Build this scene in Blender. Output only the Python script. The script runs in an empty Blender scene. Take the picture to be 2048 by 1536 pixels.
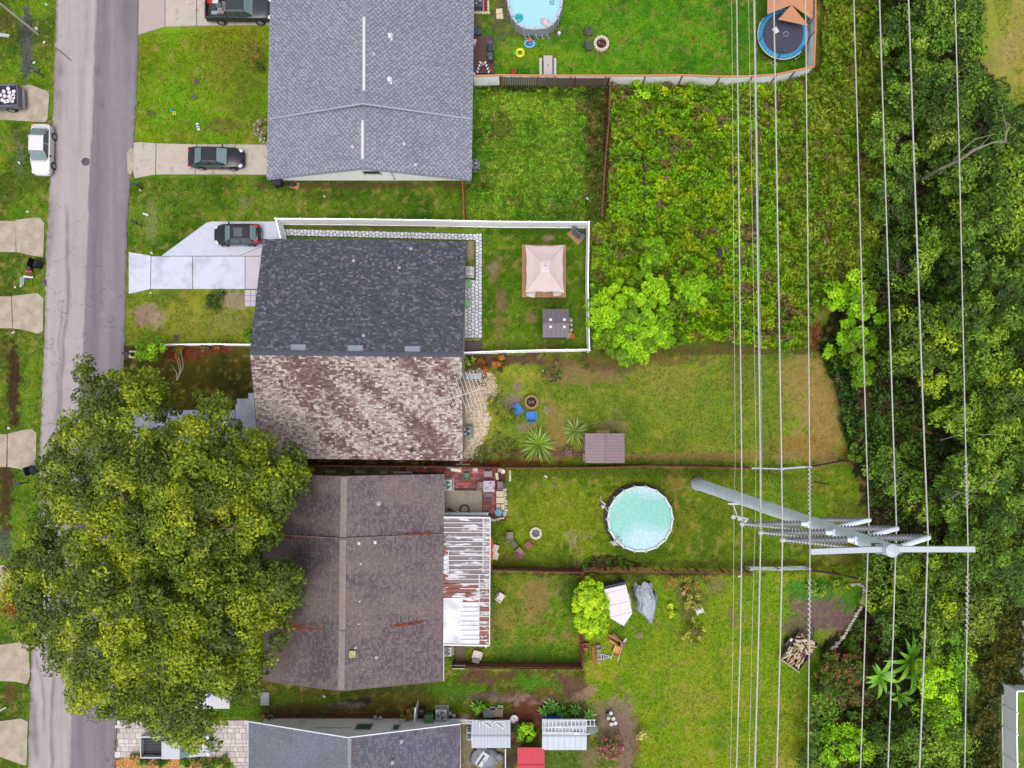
import bpy, math, random
import numpy as np
from mathutils import Vector, Matrix
random.seed(11); rng = np.random.default_rng(11)
PI = math.pi
# ------------------------------------------------------------------ camera, sky, sun
CAM_H, FPX, NX, NY = 61.0, 1403.0, 1035.0, 845.0      # height over the street (m), focal length in photo pixels, nadir pixel
sc = bpy.context.scene
COL = sc.collection
cam = bpy.data.cameras.new('camera'); cam_o = bpy.data.objects.new('camera', cam); COL.objects.link(cam_o)
cam_o.location = (0, 0, CAM_H); cam.sensor_width = 36; cam.lens = 36 * FPX / 2048
cam.shift_x = -11 / 2048; cam.shift_y = 77 / 2048; cam.clip_start = .5; cam.clip_end = 1500
sc.camera = cam_o
world = bpy.data.worlds.new('World'); sc.world = world; world.use_nodes = True
wn = world.node_tree.nodes; wl = world.node_tree.links
sky = wn.new('ShaderNodeTexSky'); sky.sky_type = 'NISHITA'; sky.sun_disc = False
SUN_EL, SUN_AZ = math.radians(74), math.radians(-178)      # azimuth from +Y (top of the picture) towards +X
sky.sun_elevation = SUN_EL; sky.sun_rotation = SUN_AZ
sky.air_density = 1.0; sky.dust_density = 5.0; sky.ozone_density = 1.0
bg = wn['Background']; bg.inputs['Strength'].default_value = .15
hs = wn.new('ShaderNodeHueSaturation'); hs.inputs['Saturation'].default_value = .38     # overcast: grey-white sky
wl.new(sky.outputs[0], hs.inputs['Color']); wl.new(hs.outputs[0], bg.inputs[0])
sun = bpy.data.lights.new('sun', 'SUN'); sun.energy = .8; sun.angle = math.radians(38); sun.color = (1, .96, .90)
sun_o = bpy.data.objects.new('sun', sun); COL.objects.link(sun_o)
sd = Vector((math.sin(SUN_AZ) * math.cos(SUN_EL), math.cos(SUN_AZ) * math.cos(SUN_EL), math.sin(SUN_EL)))
sun_o.rotation_euler = sd.to_track_quat('Z', 'Y').to_euler(); sun_o.location = (0, 0, 90)
sc.view_settings.view_transform = 'Standard'; sc.view_settings.look = 'None'
sc.view_settings.exposure = 0.62; sc.view_settings.gamma = 1
GAIN = 1.62        # how bright an open flat white surface renders; picture colours are divided by it to give base colours

# ------------------------------------------------------------------ helpers
def W(px, py, z=0.0):
    s = FPX / (CAM_H - z)
    return ((px - NX) / s, -(py - NY) / s, z)
def lin(c, g=None):
    return tuple(((x / 255 / 12.92) if x <= 10 else (((x / 255 + .055) / 1.055) ** 2.4)) / (g or GAIN) for x in c)
def lin_np(c):
    c = np.asarray(c, float) / 255
    return np.where(c <= .04, c / 12.92, ((c + .055) / 1.055) ** 2.4) / GAIN
def hashn(ix, iy, seed):
    h = (ix.astype(np.int64) * 374761393 + iy.astype(np.int64) * 668265263 + seed * 1442695041) & 0xffffffff
    h = ((h ^ (h >> 13)) * 1274126177) & 0xffffffff
    return ((h ^ (h >> 16)) & 0xffff) / 65535.0
def vnoise(x, y, seed=0):
    x = np.asarray(x, float); y = np.asarray(y, float)
    ix = np.floor(x); iy = np.floor(y); fx = x - ix; fy = y - iy
    fx = fx * fx * (3 - 2 * fx); fy = fy * fy * (3 - 2 * fy)
    a = hashn(ix, iy, seed); b = hashn(ix + 1, iy, seed); c = hashn(ix, iy + 1, seed); d = hashn(ix + 1, iy + 1, seed)
    return (a * (1 - fx) + b * fx) * (1 - fy) + (c * (1 - fx) + d * fx) * fy
def fbm(x, y, sc_=1.0, octv=4, seed=0):
    s = 0; a = 1; t = 0
    for i in range(octv):
        s = s + a * vnoise(x * sc_ + i * 17.3, y * sc_ - i * 9.1, seed + i); t += a; a *= .5; sc_ *= 2.03
    return s / t
def inpoly(px, py, poly):
    px = np.asarray(px, float); py = np.asarray(py, float)
    ins = np.zeros(px.shape, bool); n = len(poly)
    for i in range(n):
        x1, y1 = poly[i]; x2, y2 = poly[(i + 1) % n]
        if y1 == y2: continue
        c = ((y1 > py) != (y2 > py)) & (px < (x2 - x1) * (py - y1) / (y2 - y1) + x1)
        ins ^= c
    return ins
def polydist(px, py, poly):
    d = np.full(np.shape(px), 1e9); n = len(poly)
    for i in range(n):
        x1, y1 = poly[i]; x2, y2 = poly[(i + 1) % n]
        dx, dy = x2 - x1, y2 - y1; L = dx * dx + dy * dy + 1e-9
        t = np.clip(((px - x1) * dx + (py - y1) * dy) / L, 0, 1)
        d = np.minimum(d, np.hypot(px - x1 - t * dx, py - y1 - t * dy))
    return d

def tag(o, label=None, cat=None, group=None, kind=None):
    if label: o['label'] = label
    if cat: o['category'] = cat
    if group: o['group'] = group
    if kind: o['kind'] = kind
    return o
def thing(name, label, cat, loc=(0, 0, 0), rz=0.0, group=None):
    o = bpy.data.objects.new(name, None); COL.objects.link(o); o.empty_display_size = .3
    o.location = (loc[0], loc[1], loc[2] if len(loc) > 2 else 0); o.rotation_euler = (0, 0, rz)
    return tag(o, label, cat, group)
def copy_tree(o, parent=None):
    c = o.copy(); COL.objects.link(c); c.parent = parent
    for ch in o.children: copy_tree(ch, c)
    return c
def again(o, label, loc, rz=0.0):
    c = copy_tree(o); c['label'] = label; c.location = (loc[0], loc[1], loc[2] if len(loc) > 2 else 0); c.rotation_euler = (0, 0, rz)
    return c

MATS = {}
def mat(name, col, rough=.7, metal=0., var=.12, scale=2.5, bump=0., bscale=25., attr=False, var2=0., scale2=30., coat=0., spec=.4, transl=0., dirt=None, alpha=1.):
    if name in MATS: return MATS[name]
    m = bpy.data.materials.new(name); m.use_nodes = True; MATS[name] = m
    nt = m.node_tree; N = nt.nodes; L = nt.links; b = N['Principled BSDF']
    b.inputs['Roughness'].default_value = rough; b.inputs['Metallic'].default_value = metal
    b.inputs['Specular IOR Level'].default_value = spec; b.inputs['Coat Weight'].default_value = coat
    tc = N.new('ShaderNodeTexCoord')
    if attr:
        a = N.new('ShaderNodeAttribute'); a.attribute_name = 'Col'; src = a.outputs['Color']
    else:
        r = N.new('ShaderNodeRGB'); r.outputs[0].default_value = (*col, 1); src = r.outputs[0]
    def noisemul(src, sc_, v, det=5):
        n = N.new('ShaderNodeTexNoise'); n.inputs['Scale'].default_value = sc_; n.inputs['Detail'].default_value = det; n.inputs['Roughness'].default_value = .65
        L.new(tc.outputs['Object'], n.inputs['Vector'])
        mr = N.new('ShaderNodeMapRange'); mr.inputs['From Min'].default_value = .25; mr.inputs['From Max'].default_value = .75
        mr.inputs['To Min'].default_value = 1 - v; mr.inputs['To Max'].default_value = 1 + v; mr.clamp = False
        L.new(n.outputs['Fac'], mr.inputs['Value'])
        vm = N.new('ShaderNodeVectorMath'); vm.operation = 'SCALE'; L.new(src, vm.inputs[0]); L.new(mr.outputs[0], vm.inputs['Scale'])
        return vm.outputs[0]
    if var: src = noisemul(src, scale, var)
    if var2: src = noisemul(src, scale2, var2, 3)
    if dirt:      # (colour, noise scale, threshold, softness)
        dc, ds, th, so = dirt
        n = N.new('ShaderNodeTexNoise'); n.inputs['Scale'].default_value = ds; n.inputs['Detail'].default_value = 7; n.inputs['Roughness'].default_value = .62
        L.new(tc.outputs['Object'], n.inputs['Vector'])
        mr = N.new('ShaderNodeMapRange'); mr.inputs['From Min'].default_value = th - so; mr.inputs['From Max'].default_value = th + so
        L.new(n.outputs['Fac'], mr.inputs['Value'])
        mx = N.new('ShaderNodeMix'); mx.data_type = 'RGBA'; L.new(mr.outputs[0], mx.inputs['Factor']); L.new(src, mx.inputs['A']); mx.inputs['B'].default_value = (*dc, 1)
        src = mx.outputs['Result']
    L.new(src, b.inputs['Base Color'])
    if bump:
        n = N.new('ShaderNodeTexNoise'); n.inputs['Scale'].default_value = bscale; n.inputs['Detail'].default_value = 4
        L.new(tc.outputs['Object'], n.inputs['Vector'])
        bp = N.new('ShaderNodeBump'); bp.inputs['Strength'].default_value = bump; bp.inputs['Distance'].default_value = .05
        L.new(n.outputs['Fac'], bp.inputs['Height']); L.new(bp.outputs[0], b.inputs['Normal'])
    if alpha < 1: b.inputs['Alpha'].default_value = alpha
    if transl:
        t = N.new('ShaderNodeBsdfTranslucent'); L.new(src, t.inputs['Color'])
        ms = N.new('ShaderNodeMixShader'); ms.inputs[0].default_value = transl
        L.new(b.outputs[0], ms.inputs[1]); L.new(t.outputs[0], ms.inputs[2]); L.new(ms.outputs[0], N['Material Output'].inputs['Surface'])
    return m
def cm(key, rgb, **k):       # plain coloured material, colour as seen in the picture
    return mat(key, lin(rgb), **k)

def fast_mesh(name, V, Fc, mtl, parent=None, cols=None, smooth=False):
    V = np.asarray(V, np.float32); Fc = np.asarray(Fc, np.int32); k = Fc.shape[1]
    me = bpy.data.meshes.new(name)
    me.vertices.add(len(V)); me.vertices.foreach_set('co', V.ravel())
    me.loops.add(Fc.size); me.loops.foreach_set('vertex_index', Fc.ravel())
    me.polygons.add(len(Fc)); me.polygons.foreach_set('loop_start', np.arange(0, Fc.size, k, dtype=np.int32))
    me.polygons.foreach_set('loop_total', np.full(len(Fc), k, np.int32))
    if smooth: me.polygons.foreach_set('use_smooth', np.ones(len(Fc), bool))
    if cols is not None:
        a = me.attributes.new('Col', 'FLOAT_COLOR', 'POINT')
        c4 = np.ones((len(V), 4), np.float32); c4[:, :3] = cols; a.data.foreach_set('color', c4.ravel())
    me.update(calc_edges=True); me.validate()
    me.materials.append(mtl)
    o = bpy.data.objects.new(name, me); COL.objects.link(o); o.parent = parent
    return o

class MB:
    """collects shapes and links them as ONE mesh object"""
    def __init__(s): s.v = []; s.f = []
    def add(s, vs, fs, M=None):
        n = len(s.v)
        for p in vs: s.v.append(tuple(M @ Vector(p)) if M else tuple(p))
        for f in fs: s.f.append(tuple(i + n for i in f))
        return s
    def box(s, c, d, rz=0., M=None, rx=0., ry=0.):
        x, y, z = d[0] / 2, d[1] / 2, d[2] / 2
        vs = [(-x, -y, -z), (x, -y, -z), (x, y, -z), (-x, y, -z), (-x, -y, z), (x, -y, z), (x, y, z), (-x, y, z)]
        R = Matrix.Translation(c) @ Matrix.Rotation(rz, 4, 'Z') @ Matrix.Rotation(ry, 4, 'Y') @ Matrix.Rotation(rx, 4, 'X')
        if M: R = M @ R
        return s.add(vs, [(3, 2, 1, 0), (4, 5, 6, 7), (0, 1, 5, 4), (1, 2, 6, 5), (2, 3, 7, 6), (3, 0, 4, 7)], R)
    def cbox(s, c, d, ch=.1, rz=0.):       # box with a chamfered top
        x, y, z = d[0] / 2, d[1] / 2, d[2] / 2; a, b = x - ch, y - ch
        vs = [(-x, -y, -z), (x, -y, -z), (x, y, -z), (-x, y, -z), (-x, -y, z - ch), (x, -y, z - ch), (x, y, z - ch), (-x, y, z - ch), (-a, -b, z), (a, -b, z), (a, b, z), (-a, b, z)]
        fs = [(3, 2, 1, 0), (8, 9, 10, 11)] + [(i, (i + 1) % 4, 4 + (i + 1) % 4, 4 + i) for i in range(4)] + [(4 + i, 4 + (i + 1) % 4, 8 + (i + 1) % 4, 8 + i) for i in range(4)]
        return s.add(vs, fs, Matrix.Translation(c) @ Matrix.Rotation(rz, 4, 'Z'))
    def cyl(s, p0, p1, r0, r1=None, n=12, caps=True):
        r1 = r0 if r1 is None else r1
        a = Vector(p0); b = Vector(p1); d = (b - a)
        if d.length < 1e-6: return s
        q = d.to_track_quat('Z', 'Y'); vs = []
        for c, r in ((a, r0), (b, r1)):
            for i in range(n):
                t = 2 * PI * i / n; vs.append(c + q @ Vector((r * math.cos(t), r * math.sin(t), 0)))
        fs = [(i, (i + 1) % n, n + (i + 1) % n, n + i) for i in range(n)]
        if caps: fs += [tuple(range(n - 1, -1, -1)), tuple(range(n, 2 * n))]
        return s.add(vs, fs)
    def tube(s, pts, r, n=6):
        for i in range(len(pts) - 1):
            ra = r[i] if isinstance(r, (list, tuple)) else r; rb = r[i + 1] if isinstance(r, (list, tuple)) else r
            s.cyl(pts[i], pts[i + 1], ra, rb, n)
        return s
    def lathe(s, prof, c=(0, 0, 0), n=24, close=True):
        vs = []; m = len(prof)
        for i in range(n):
            t = 2 * PI * i / n
            for r, z in prof: vs.append((c[0] + r * math.cos(t), c[1] + r * math.sin(t), c[2] + z))
        fs = []
        for i in range(n):
            j = (i + 1) % n
            for k in range(m - 1): fs.append((i * m + k, j * m + k, j * m + k + 1, i * m + k + 1))
        if close:
            if prof[-1][0] > 1e-4: fs.append(tuple(i * m + m - 1 for i in range(n)))
            if prof[0][0] > 1e-4: fs.append(tuple(i * m for i in range(n - 1, -1, -1)))
        return s.add(vs, fs)
    def torus(s, c, R, r, n=24, m=8, sy=1., M=None):
        vs = []; fs = []
        for i in range(n):
            t = 2 * PI * i / n
            for j in range(m):
                u = 2 * PI * j / m; vs.append((c[0] + (R + r * math.cos(u)) * math.cos(t), c[1] + (R + r * math.cos(u)) * math.sin(t) * sy, c[2] + r * math.sin(u)))
                fs.append((i * m + j, ((i + 1) % n) * m + j, ((i + 1) % n) * m + (j + 1) % m, i * m + (j + 1) % m))
        return s.add(vs, fs, M)
    def prism(s, pts, z0, z1):
        n = len(pts)
        ar = sum(pts[i][0] * pts[(i + 1) % n][1] - pts[(i + 1) % n][0] * pts[i][1] for i in range(n))
        if ar < 0: pts = pts[::-1]
        vs = [(p[0], p[1], z0) for p in pts] + [(p[0], p[1], z1) for p in pts]
        return s.add(vs, [tuple(range(n - 1, -1, -1)), tuple(range(n, 2 * n))] + [(i, (i + 1) % n, n + (i + 1) % n, n + i) for i in range(n)])
    def ell(s, c, r, n=12, m=8, M=None, jit=0.):
        vs = []; fs = []
        for i in range(m + 1):
            a = PI * i / m - PI / 2
            for j in range(n):
                t = 2 * PI * j / n; k = 1 + jit * (random.random() - .5) * 2
                vs.append((c[0] + r[0] * math.cos(a) * math.cos(t) * k, c[1] + r[1] * math.cos(a) * math.sin(t) * k, c[2] + r[2] * math.sin(a) * k))
        for i in range(m):
            for j in range(n): fs.append((i * n + j, i * n + (j + 1) % n, (i + 1) * n + (j + 1) % n, (i + 1) * n + j))
        return s.add(vs, fs, M)
    def solid(s, top, thick):        # a plate from its top outline (3D points), extruded straight down
        n = len(top); vs = list(top) + [(p[0], p[1], p[2] - thick) for p in top]
        return s.add(vs, [tuple(range(n)), tuple(range(2 * n - 1, n - 1, -1))] + [(i + n, (i + 1) % n + n, (i + 1) % n, i) for i in range(n)])
    def build(s, name, m, parent=None, world=False, smooth=False, kind=None, label=None):
        me = bpy.data.meshes.new(name); v = s.v
        if world and parent is not None:
            l = parent.location; v = [(p[0] - l[0], p[1] - l[1], p[2] - l[2]) for p in v]
        me.from_pydata(v, [], s.f); me.materials.append(m)
        if smooth:
            for p in me.polygons: p.use_smooth = True
            try: me.set_sharp_from_angle(angle=math.radians(42))
            except Exception: pass
        me.update()
        o = bpy.data.objects.new(name, me); COL.objects.link(o); o.parent = parent
        if kind: o['kind'] = kind
        if label: o['label'] = label
        return o
def B(c, d, rz=0., **k): return MB().box(c, d, rz, **k)

# ------------------------------------------------------------------ ground colours (place by place, with the shade along the top fence painted in)
def E(px, py, rx, ry, col, st=1., rot=0., rag=.35): return (px, py, rx, ry, col, st, rot, rag)
G_BR, G_MD, G_DK, G_YE = (116, 152, 26), (97, 128, 26), (64, 92, 22), (140, 156, 36)
TAN, DIRT, DDIRT, MUD, RED = (158, 132, 92), (138, 116, 100), (98, 76, 62), (84, 68, 70), (96, 46, 38)
REG = [  # lots: polygon, colour, alternative colour mixed in by noise
 ([(-400,-400),(112,-400),(105,300),(92,600),(80,900),(60,1400),(50,2000),(-400,2000)], (102,138,30), (78,104,34)),
 ([(262,40),(560,40),(560,300),(262,300)], (106,150,24), (112,128,26)),
 ([(240,350),(930,350),(935,450),(240,520)], (98,128,34), (62,100,18)),
 ([(930,-300),(1625,-300),(1625,160),(930,160)], (92,146,26), (64,118,22)),
 ([(930,160),(1222,160),(1212,445),(930,445)], (124,164,44), (84,130,30)),
 ([(250,575),(520,575),(520,690),(250,690)], (128,140,44), (96,120,38)),
 ([(240,692),(520,692),(520,930),(240,930)], (92,84,32), (64,66,26)),
 ([(930,450),(1175,450),(1175,700),(930,700)], (98,132,26), (72,110,20)),
 ([(930,700),(1740,700),(1740,930),(930,930)], (132,150,50), (104,128,40)),
 ([(980,930),(1745,930),(1745,1150),(980,1150)], (108,134,26), (84,112,24)),
 ([(930,1145),(1170,1145),(1170,1340),(930,1340)], (100,134,34), (120,124,50)),
 ([(500,1340),(1200,1340),(1200,1460),(500,1460)], (84,118,26), (92,86,38)),
 ([(1170,1145),(1740,1145),(1640,1300),(1625,2000),(1170,2000)], (112,148,26), (132,152,36)),
 ([(1170,160),(1770,160),(1700,700),(1170,720)], (88,112,34), (74,84,36)),
 ([(1625,-300),(1760,-300),(1760,700),(1625,700)], (104,128,40), (98,92,44)),
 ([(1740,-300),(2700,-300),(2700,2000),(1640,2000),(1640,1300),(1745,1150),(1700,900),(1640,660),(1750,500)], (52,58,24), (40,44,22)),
 ([(1940,-300),(2700,-300),(2700,230),(2020,210),(1965,120)], (134,146,52), (150,140,78)),
 ([(1930,1190),(2700,1190),(2700,2000),(1960,2000)], (104,122,44), (110,100,60)),
 ([(920,742),(965,736),(990,752),(992,785),(980,805),(970,812),(978,838),(972,866),(956,892),(950,915),(926,928),(915,928)], (224,204,180), (196,172,146)),
 ([(490,912),(950,914),(1000,922),(1000,932),(490,930)], (84,56,44), (60,42,36)),
 ([(600,932),(888,935),(888,950),(600,950)], (118,106,84), (84,66,52)),
 ([(2000,1375),(2700,1375),(2700,2000),(2000,2000)], (104,140,34), (90,124,30)),
 ([(930,1430),(1280,1430),(1280,2000),(930,2000)], (100,120,44), (104,92,62)),
]
PAT = [
 # west verge
 E(52,85,13,75,(92,92,96),.9), E(50,60,16,20,(70,70,62),.7), E(37,310,10,40,(110,122,90),.6), E(10,370,30,30,(70,84,24),.6),
 E(28,760,14,95,(66,46,34),.95), E(8,700,14,30,(84,70,40),.6), E(10,1000,15,75,(72,52,36),.9), E(8,1090,12,40,(86,88,92),.7), E(60,800,14,80,(112,146,34),.5), E(60,1080,14,70,(104,150,30),.6),
 E(22,1385,16,22,(98,70,46),.7), E(85,172,40,6,(80,110,24),.6), E(8,40,24,20,(92,84,46),.6),
 # lot one front
 E(480,140,60,60,(118,124,40),.7), E(450,250,40,18,(110,92,52),.6), E(330,200,60,60,(110,158,24),.5), E(500,200,35,70,(92,124,26),.6), E(303,225,9,8,(100,110,70),.7),
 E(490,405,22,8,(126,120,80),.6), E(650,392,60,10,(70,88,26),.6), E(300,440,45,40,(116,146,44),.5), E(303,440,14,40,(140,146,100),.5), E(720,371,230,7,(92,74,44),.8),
 # yard one back
 E(1070,65,58,13,(104,88,66),.95,0,.15), E(1003,40,18,50,(108,92,76),.8), E(1202,98,22,14,(128,108,56),.6), E(1244,78,9,8,(150,116,70),.8), E(1388,77,6,8,(120,80,40),.8), E(955,40,9,30,(120,100,74),.8),
 E(1575,110,60,14,(52,84,22),.6), E(1200,60,200,60,(86,144,30),.3), E(1060,110,90,24,(126,158,34),.5), E(940,15,40,30,(120,42,40),.0),
 E(1000,250,26,30,(110,106,54),.6), E(1165,215,14,14,(118,100,60),.7), E(1180,285,14,10,(128,104,60),.6), E(1150,190,60,12,(58,92,26),.6), E(1040,176,100,7,(40,44,20),.8), E(1060,330,90,70,(132,170,46),.5), E(1215,300,8,130,(96,58,32),.8),  # dark strips below the orange-capped fence paint its shade into the turf
 # front of house two
 E(298,628,28,27,(152,130,110),.98,0,.25), E(318,640,14,18,(176,148,124),.6), E(470,602,34,22,(160,144,122),.85), E(430,600,22,24,(70,92,34),.8), E(470,645,50,20,(130,130,80),.6), E(400,640,90,30,(146,150,60),.35), E(430,690,90,4,(110,80,50),.8),
 E(262,700,16,8,(60,56,26),.8),
 E(400,905,90,30,(120,60,46),.3),
 # house two back lawn
 E(992,540,12,26,(128,112,70),.8), E(1002,600,12,28,(122,100,74),.8), E(998,660,9,50,(128,112,70),.7), E(985,535,12,10,(140,124,98),.8), E(1096,476,12,8,(142,124,104),.9), E(1060,634,12,14,(134,110,78),.7), E(1112,690,40,6,(104,84,48),.7), E(1092,600,50,12,(84,90,36),.5),
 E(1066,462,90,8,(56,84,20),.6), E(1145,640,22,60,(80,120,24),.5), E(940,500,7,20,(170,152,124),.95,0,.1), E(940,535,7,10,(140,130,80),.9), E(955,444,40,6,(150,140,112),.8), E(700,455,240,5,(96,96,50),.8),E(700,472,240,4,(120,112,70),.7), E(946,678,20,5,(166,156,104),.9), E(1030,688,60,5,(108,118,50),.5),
 # house two south garden
 E(1010,718,110,14,(92,72,60),.95), E(960,740,30,30,(88,66,58),.8), E(1150,730,60,14,(128,98,68),.7), E(1215,744,16,12,(140,110,98),.95), E(1180,752,80,18,(140,116,76),.7), E(1240,735,60,12,(96,80,50),.6), E(1035,772,11,14,(140,118,110),.9), E(1025,805,22,16,(146,128,120),.9), E(1095,820,10,9,(160,144,128),.8), E(1052,854,20,9,(150,132,112),.8),
 E(1110,850,20,50,(150,116,76),.7), E(1085,905,90,10,(104,72,58),.85), E(1020,925,110,7,(126,62,40),.85), E(1120,905,60,14,(120,92,76),.7), E(1225,852,30,14,(134,122,88),.7), E(1640,815,45,115,(160,128,80),.8,-.15,.4), E(1580,760,26,60,(148,128,72),.7), E(1600,890,80,24,(150,116,62),.8), E(1480,912,260,8,(150,122,76),.8),
 E(1400,800,110,80,(112,142,44),.45), E(1340,760,60,40,(150,150,66),.6), E(1480,760,26,60,(110,118,44),.6), E(1250,720,200,12,(112,90,50),.7), E(1540,830,24,100,(106,132,40),.6), E(1620,660,14,22,(150,96,62),.9), E(1520,640,22,13,(132,76,64),.9), E(1440,655,8,6,(140,100,70),.8),
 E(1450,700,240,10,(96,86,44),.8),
 E(1000,800,12,50,(130,140,60),.5), E(960,905,26,22,(96,104,62),.6),
 # yard three
 E(1020,1115,28,10,(104,74,56),.8), E(1145,1078,16,18,(150,138,116),.9), E(1170,1072,18,6,(146,134,110),.7), E(1110,972,26,6,(140,122,86),.7), E(1125,1002,16,8,(146,134,80),.7), E(1200,945,200,12,(84,104,32),.6), E(1130,1030,120,60,(140,156,36),.55), E(1050,1090,60,40,(118,140,34),.4),
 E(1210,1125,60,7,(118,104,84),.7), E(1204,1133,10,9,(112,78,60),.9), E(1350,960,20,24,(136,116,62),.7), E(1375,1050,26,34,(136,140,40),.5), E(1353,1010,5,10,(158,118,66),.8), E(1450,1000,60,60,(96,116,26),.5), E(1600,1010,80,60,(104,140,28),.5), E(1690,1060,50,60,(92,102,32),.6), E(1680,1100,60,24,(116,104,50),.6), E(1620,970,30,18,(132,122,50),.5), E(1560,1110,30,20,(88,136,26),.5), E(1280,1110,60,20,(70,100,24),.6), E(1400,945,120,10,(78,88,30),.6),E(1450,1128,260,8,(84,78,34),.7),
 # yard three b
 E(1075,1195,24,50,(146,116,78),.6), E(1010,1230,30,30,(142,126,60),.6), E(1100,1275,10,8,(150,112,76),.8), E(1125,1180,14,20,(120,110,74),.6), E(1130,1270,14,10,(140,110,70),.6), E(1080,1310,80,18,(62,118,26),.6), E(1140,1180,26,50,(50,98,22),.6),
 # strip between houses three and four
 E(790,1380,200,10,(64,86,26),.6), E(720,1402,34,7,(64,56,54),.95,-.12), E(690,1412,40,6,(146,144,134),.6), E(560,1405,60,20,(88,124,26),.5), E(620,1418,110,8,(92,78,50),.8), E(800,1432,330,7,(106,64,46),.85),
 E(960,1355,40,16,(104,70,60),.85), E(975,1392,70,9,(108,88,84),.95), E(1060,1402,80,9,(150,122,112),.9,.05), E(1140,1375,36,26,(108,76,66),.9), E(1165,1392,30,9,(156,128,108),.8,-.5), E(1070,1365,44,16,(86,136,38),.9), E(905,1380,40,14,(84,130,30),.8),E(1015,1350,20,6,(100,66,56),.8),
 E(1070,1425,44,28,(106,60,50),.92), E(1050,1460,26,34,(112,62,52),.8), E(1015,1510,18,40,(84,62,64),.9), E(1225,1440,36,44,(140,118,104),.8), E(1250,1480,20,80,(134,112,100),.8), E(1200,1420,30,20,(120,110,80),.6), E(1120,1520,50,30,(90,130,36),.7), E(1180,1515,24,20,(130,116,84),.6), E(1090,1495,70,16,(96,132,40),.5),E(1160,1440,20,40,(90,70,56),.6),
 E(930,1490,20,60,(150,136,108),.95,0,.1), E(985,1510,26,30,(150,136,108),.95,0,.1),
 # south lawn
 E(1640,1215,70,40,(122,98,94),.97,.25,.2), E(1610,1250,40,26,(116,92,88),.8), E(1680,1235,30,24,(118,92,90),.8), E(1432,1170,18,20,(136,104,84),.85), E(1466,1235,10,28,(126,96,84),.85), E(1382,1190,30,26,(110,92,66),.7), E(1375,1225,16,16,(110,84,68),.8), E(1280,1273,9,7,(146,122,96),.9), E(1390,1400,60,40,(150,156,52),.5), E(1240,1230,24,40,(84,132,30),.5), E(1270,1155,60,9,(70,72,34),.7),
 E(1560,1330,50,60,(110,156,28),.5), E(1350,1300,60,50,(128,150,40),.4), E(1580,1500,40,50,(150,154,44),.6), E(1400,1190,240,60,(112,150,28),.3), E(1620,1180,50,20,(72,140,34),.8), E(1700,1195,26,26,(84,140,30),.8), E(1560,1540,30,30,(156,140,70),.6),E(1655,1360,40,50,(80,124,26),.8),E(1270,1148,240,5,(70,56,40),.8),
 # right of the frame
 E(1800,1420,40,46,(78,108,32),.8), E(1980,1480,26,30,(124,104,82),.8), E(1965,1340,20,30,(116,112,50),.7), E(2010,110,22,50,(160,150,90),.5), E(1990,40,30,50,(142,158,50),.6), E(1690,990,12,60,(60,50,40),.0),
 E(1730,800,10,40,(120,88,60),.6), E(1700,920,10,8,(120,70,50),.8),
 # under the oak
 E(330,1040,110,70,(96,52,42),.8), E(250,1010,60,40,(92,60,44),.7), E(430,1030,90,40,(120,56,44),.9), E(300,1200,120,80,(70,58,40),.8), E(420,1150,90,80,(84,70,44),.7), E(400,1350,110,40,(80,96,34),.7), E(470,1420,50,20,(86,124,30),.8), E(470,930,50,40,(74,60,36),.8),
]
def ground_color(px, py):
    px = np.asarray(px, float); py = np.asarray(py, float)
    wx = px + (fbm(px, py, 1 / 22., 3, 5) - .5) * 16; wy = py + (fbm(px, py, 1 / 22., 3, 9) - .5) * 16
    c = np.empty(px.shape + (3,)); c[...] = lin_np((96, 128, 30))
    n1 = fbm(px, py, 1 / 70., 4, 21); n2 = fbm(px, py, 1 / 14., 3, 33)
    for poly, ca, cb in REG:
        mk = inpoly(wx, wy, poly)
        if not mk.any(): continue
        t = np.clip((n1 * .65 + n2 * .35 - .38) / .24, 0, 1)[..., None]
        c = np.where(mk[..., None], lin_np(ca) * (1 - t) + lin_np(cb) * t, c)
    GRV = inpoly(wx, wy, [(920,742),(965,736),(990,752),(992,785),(980,805),(970,812),(978,838),(972,866),(956,892),(950,915),(926,928),(915,928)])[..., None]; cg = c.copy()
    # scattered yellow and bare spots in all lawns
    n3 = fbm(px, py, 1 / 26., 4, 71); t = np.clip((n3 - .60) / .08, 0, 1)[..., None] * .55
    c = c * (1 - t) + (c * np.array([1.35, 1.02, 1.2]) + lin_np((60, 40, 20)) * .3) * t
    n5 = np.clip((fbm(px, py, 1 / 9., 3, 57) - .62) / .07, 0, 1)[..., None] * .5; c = c * (1 - n5) + lin_np((150, 132, 84)) * n5
    n4 = fbm(px, py, 1 / 40., 4, 77); t = np.clip((n4 - .58) / .08, 0, 1)[..., None] * .6
    c = c * (1 - t) + c * np.array([.62, .82, .8]) * t
    c = c * np.array([1.15, 1.10, .95])
    c = np.where(GRV, cg, c)
    for (x, y, rx, ry, col, st, rot, rag) in PAT:
        if st <= 0: continue
        mk = (np.abs(px - x) < max(rx, ry) * 1.8 + 12) & (np.abs(py - y) < max(rx, ry) * 1.8 + 12)
        if not mk.any(): continue
        qx = px[mk] - x; qy = py[mk] - y; cr, sr = math.cos(rot), math.sin(rot)
        d = np.hypot((qx * cr + qy * sr) / rx, (-qx * sr + qy * cr) / ry)
        nn = fbm(px[mk], py[mk], 1 / 11., 4, int(x) % 97)
        d = d + (nn - .5) * 2 * rag * 2.2
        t = np.clip((1.12 - d) / .3, 0, 1)[:, None] * st
        cc = lin_np(col) * (.82 + .36 * fbm(px[mk], py[mk], 1 / 5., 2, 3))[:, None]
        c[mk] = c[mk] * (1 - t) + cc * t
    return c
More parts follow.
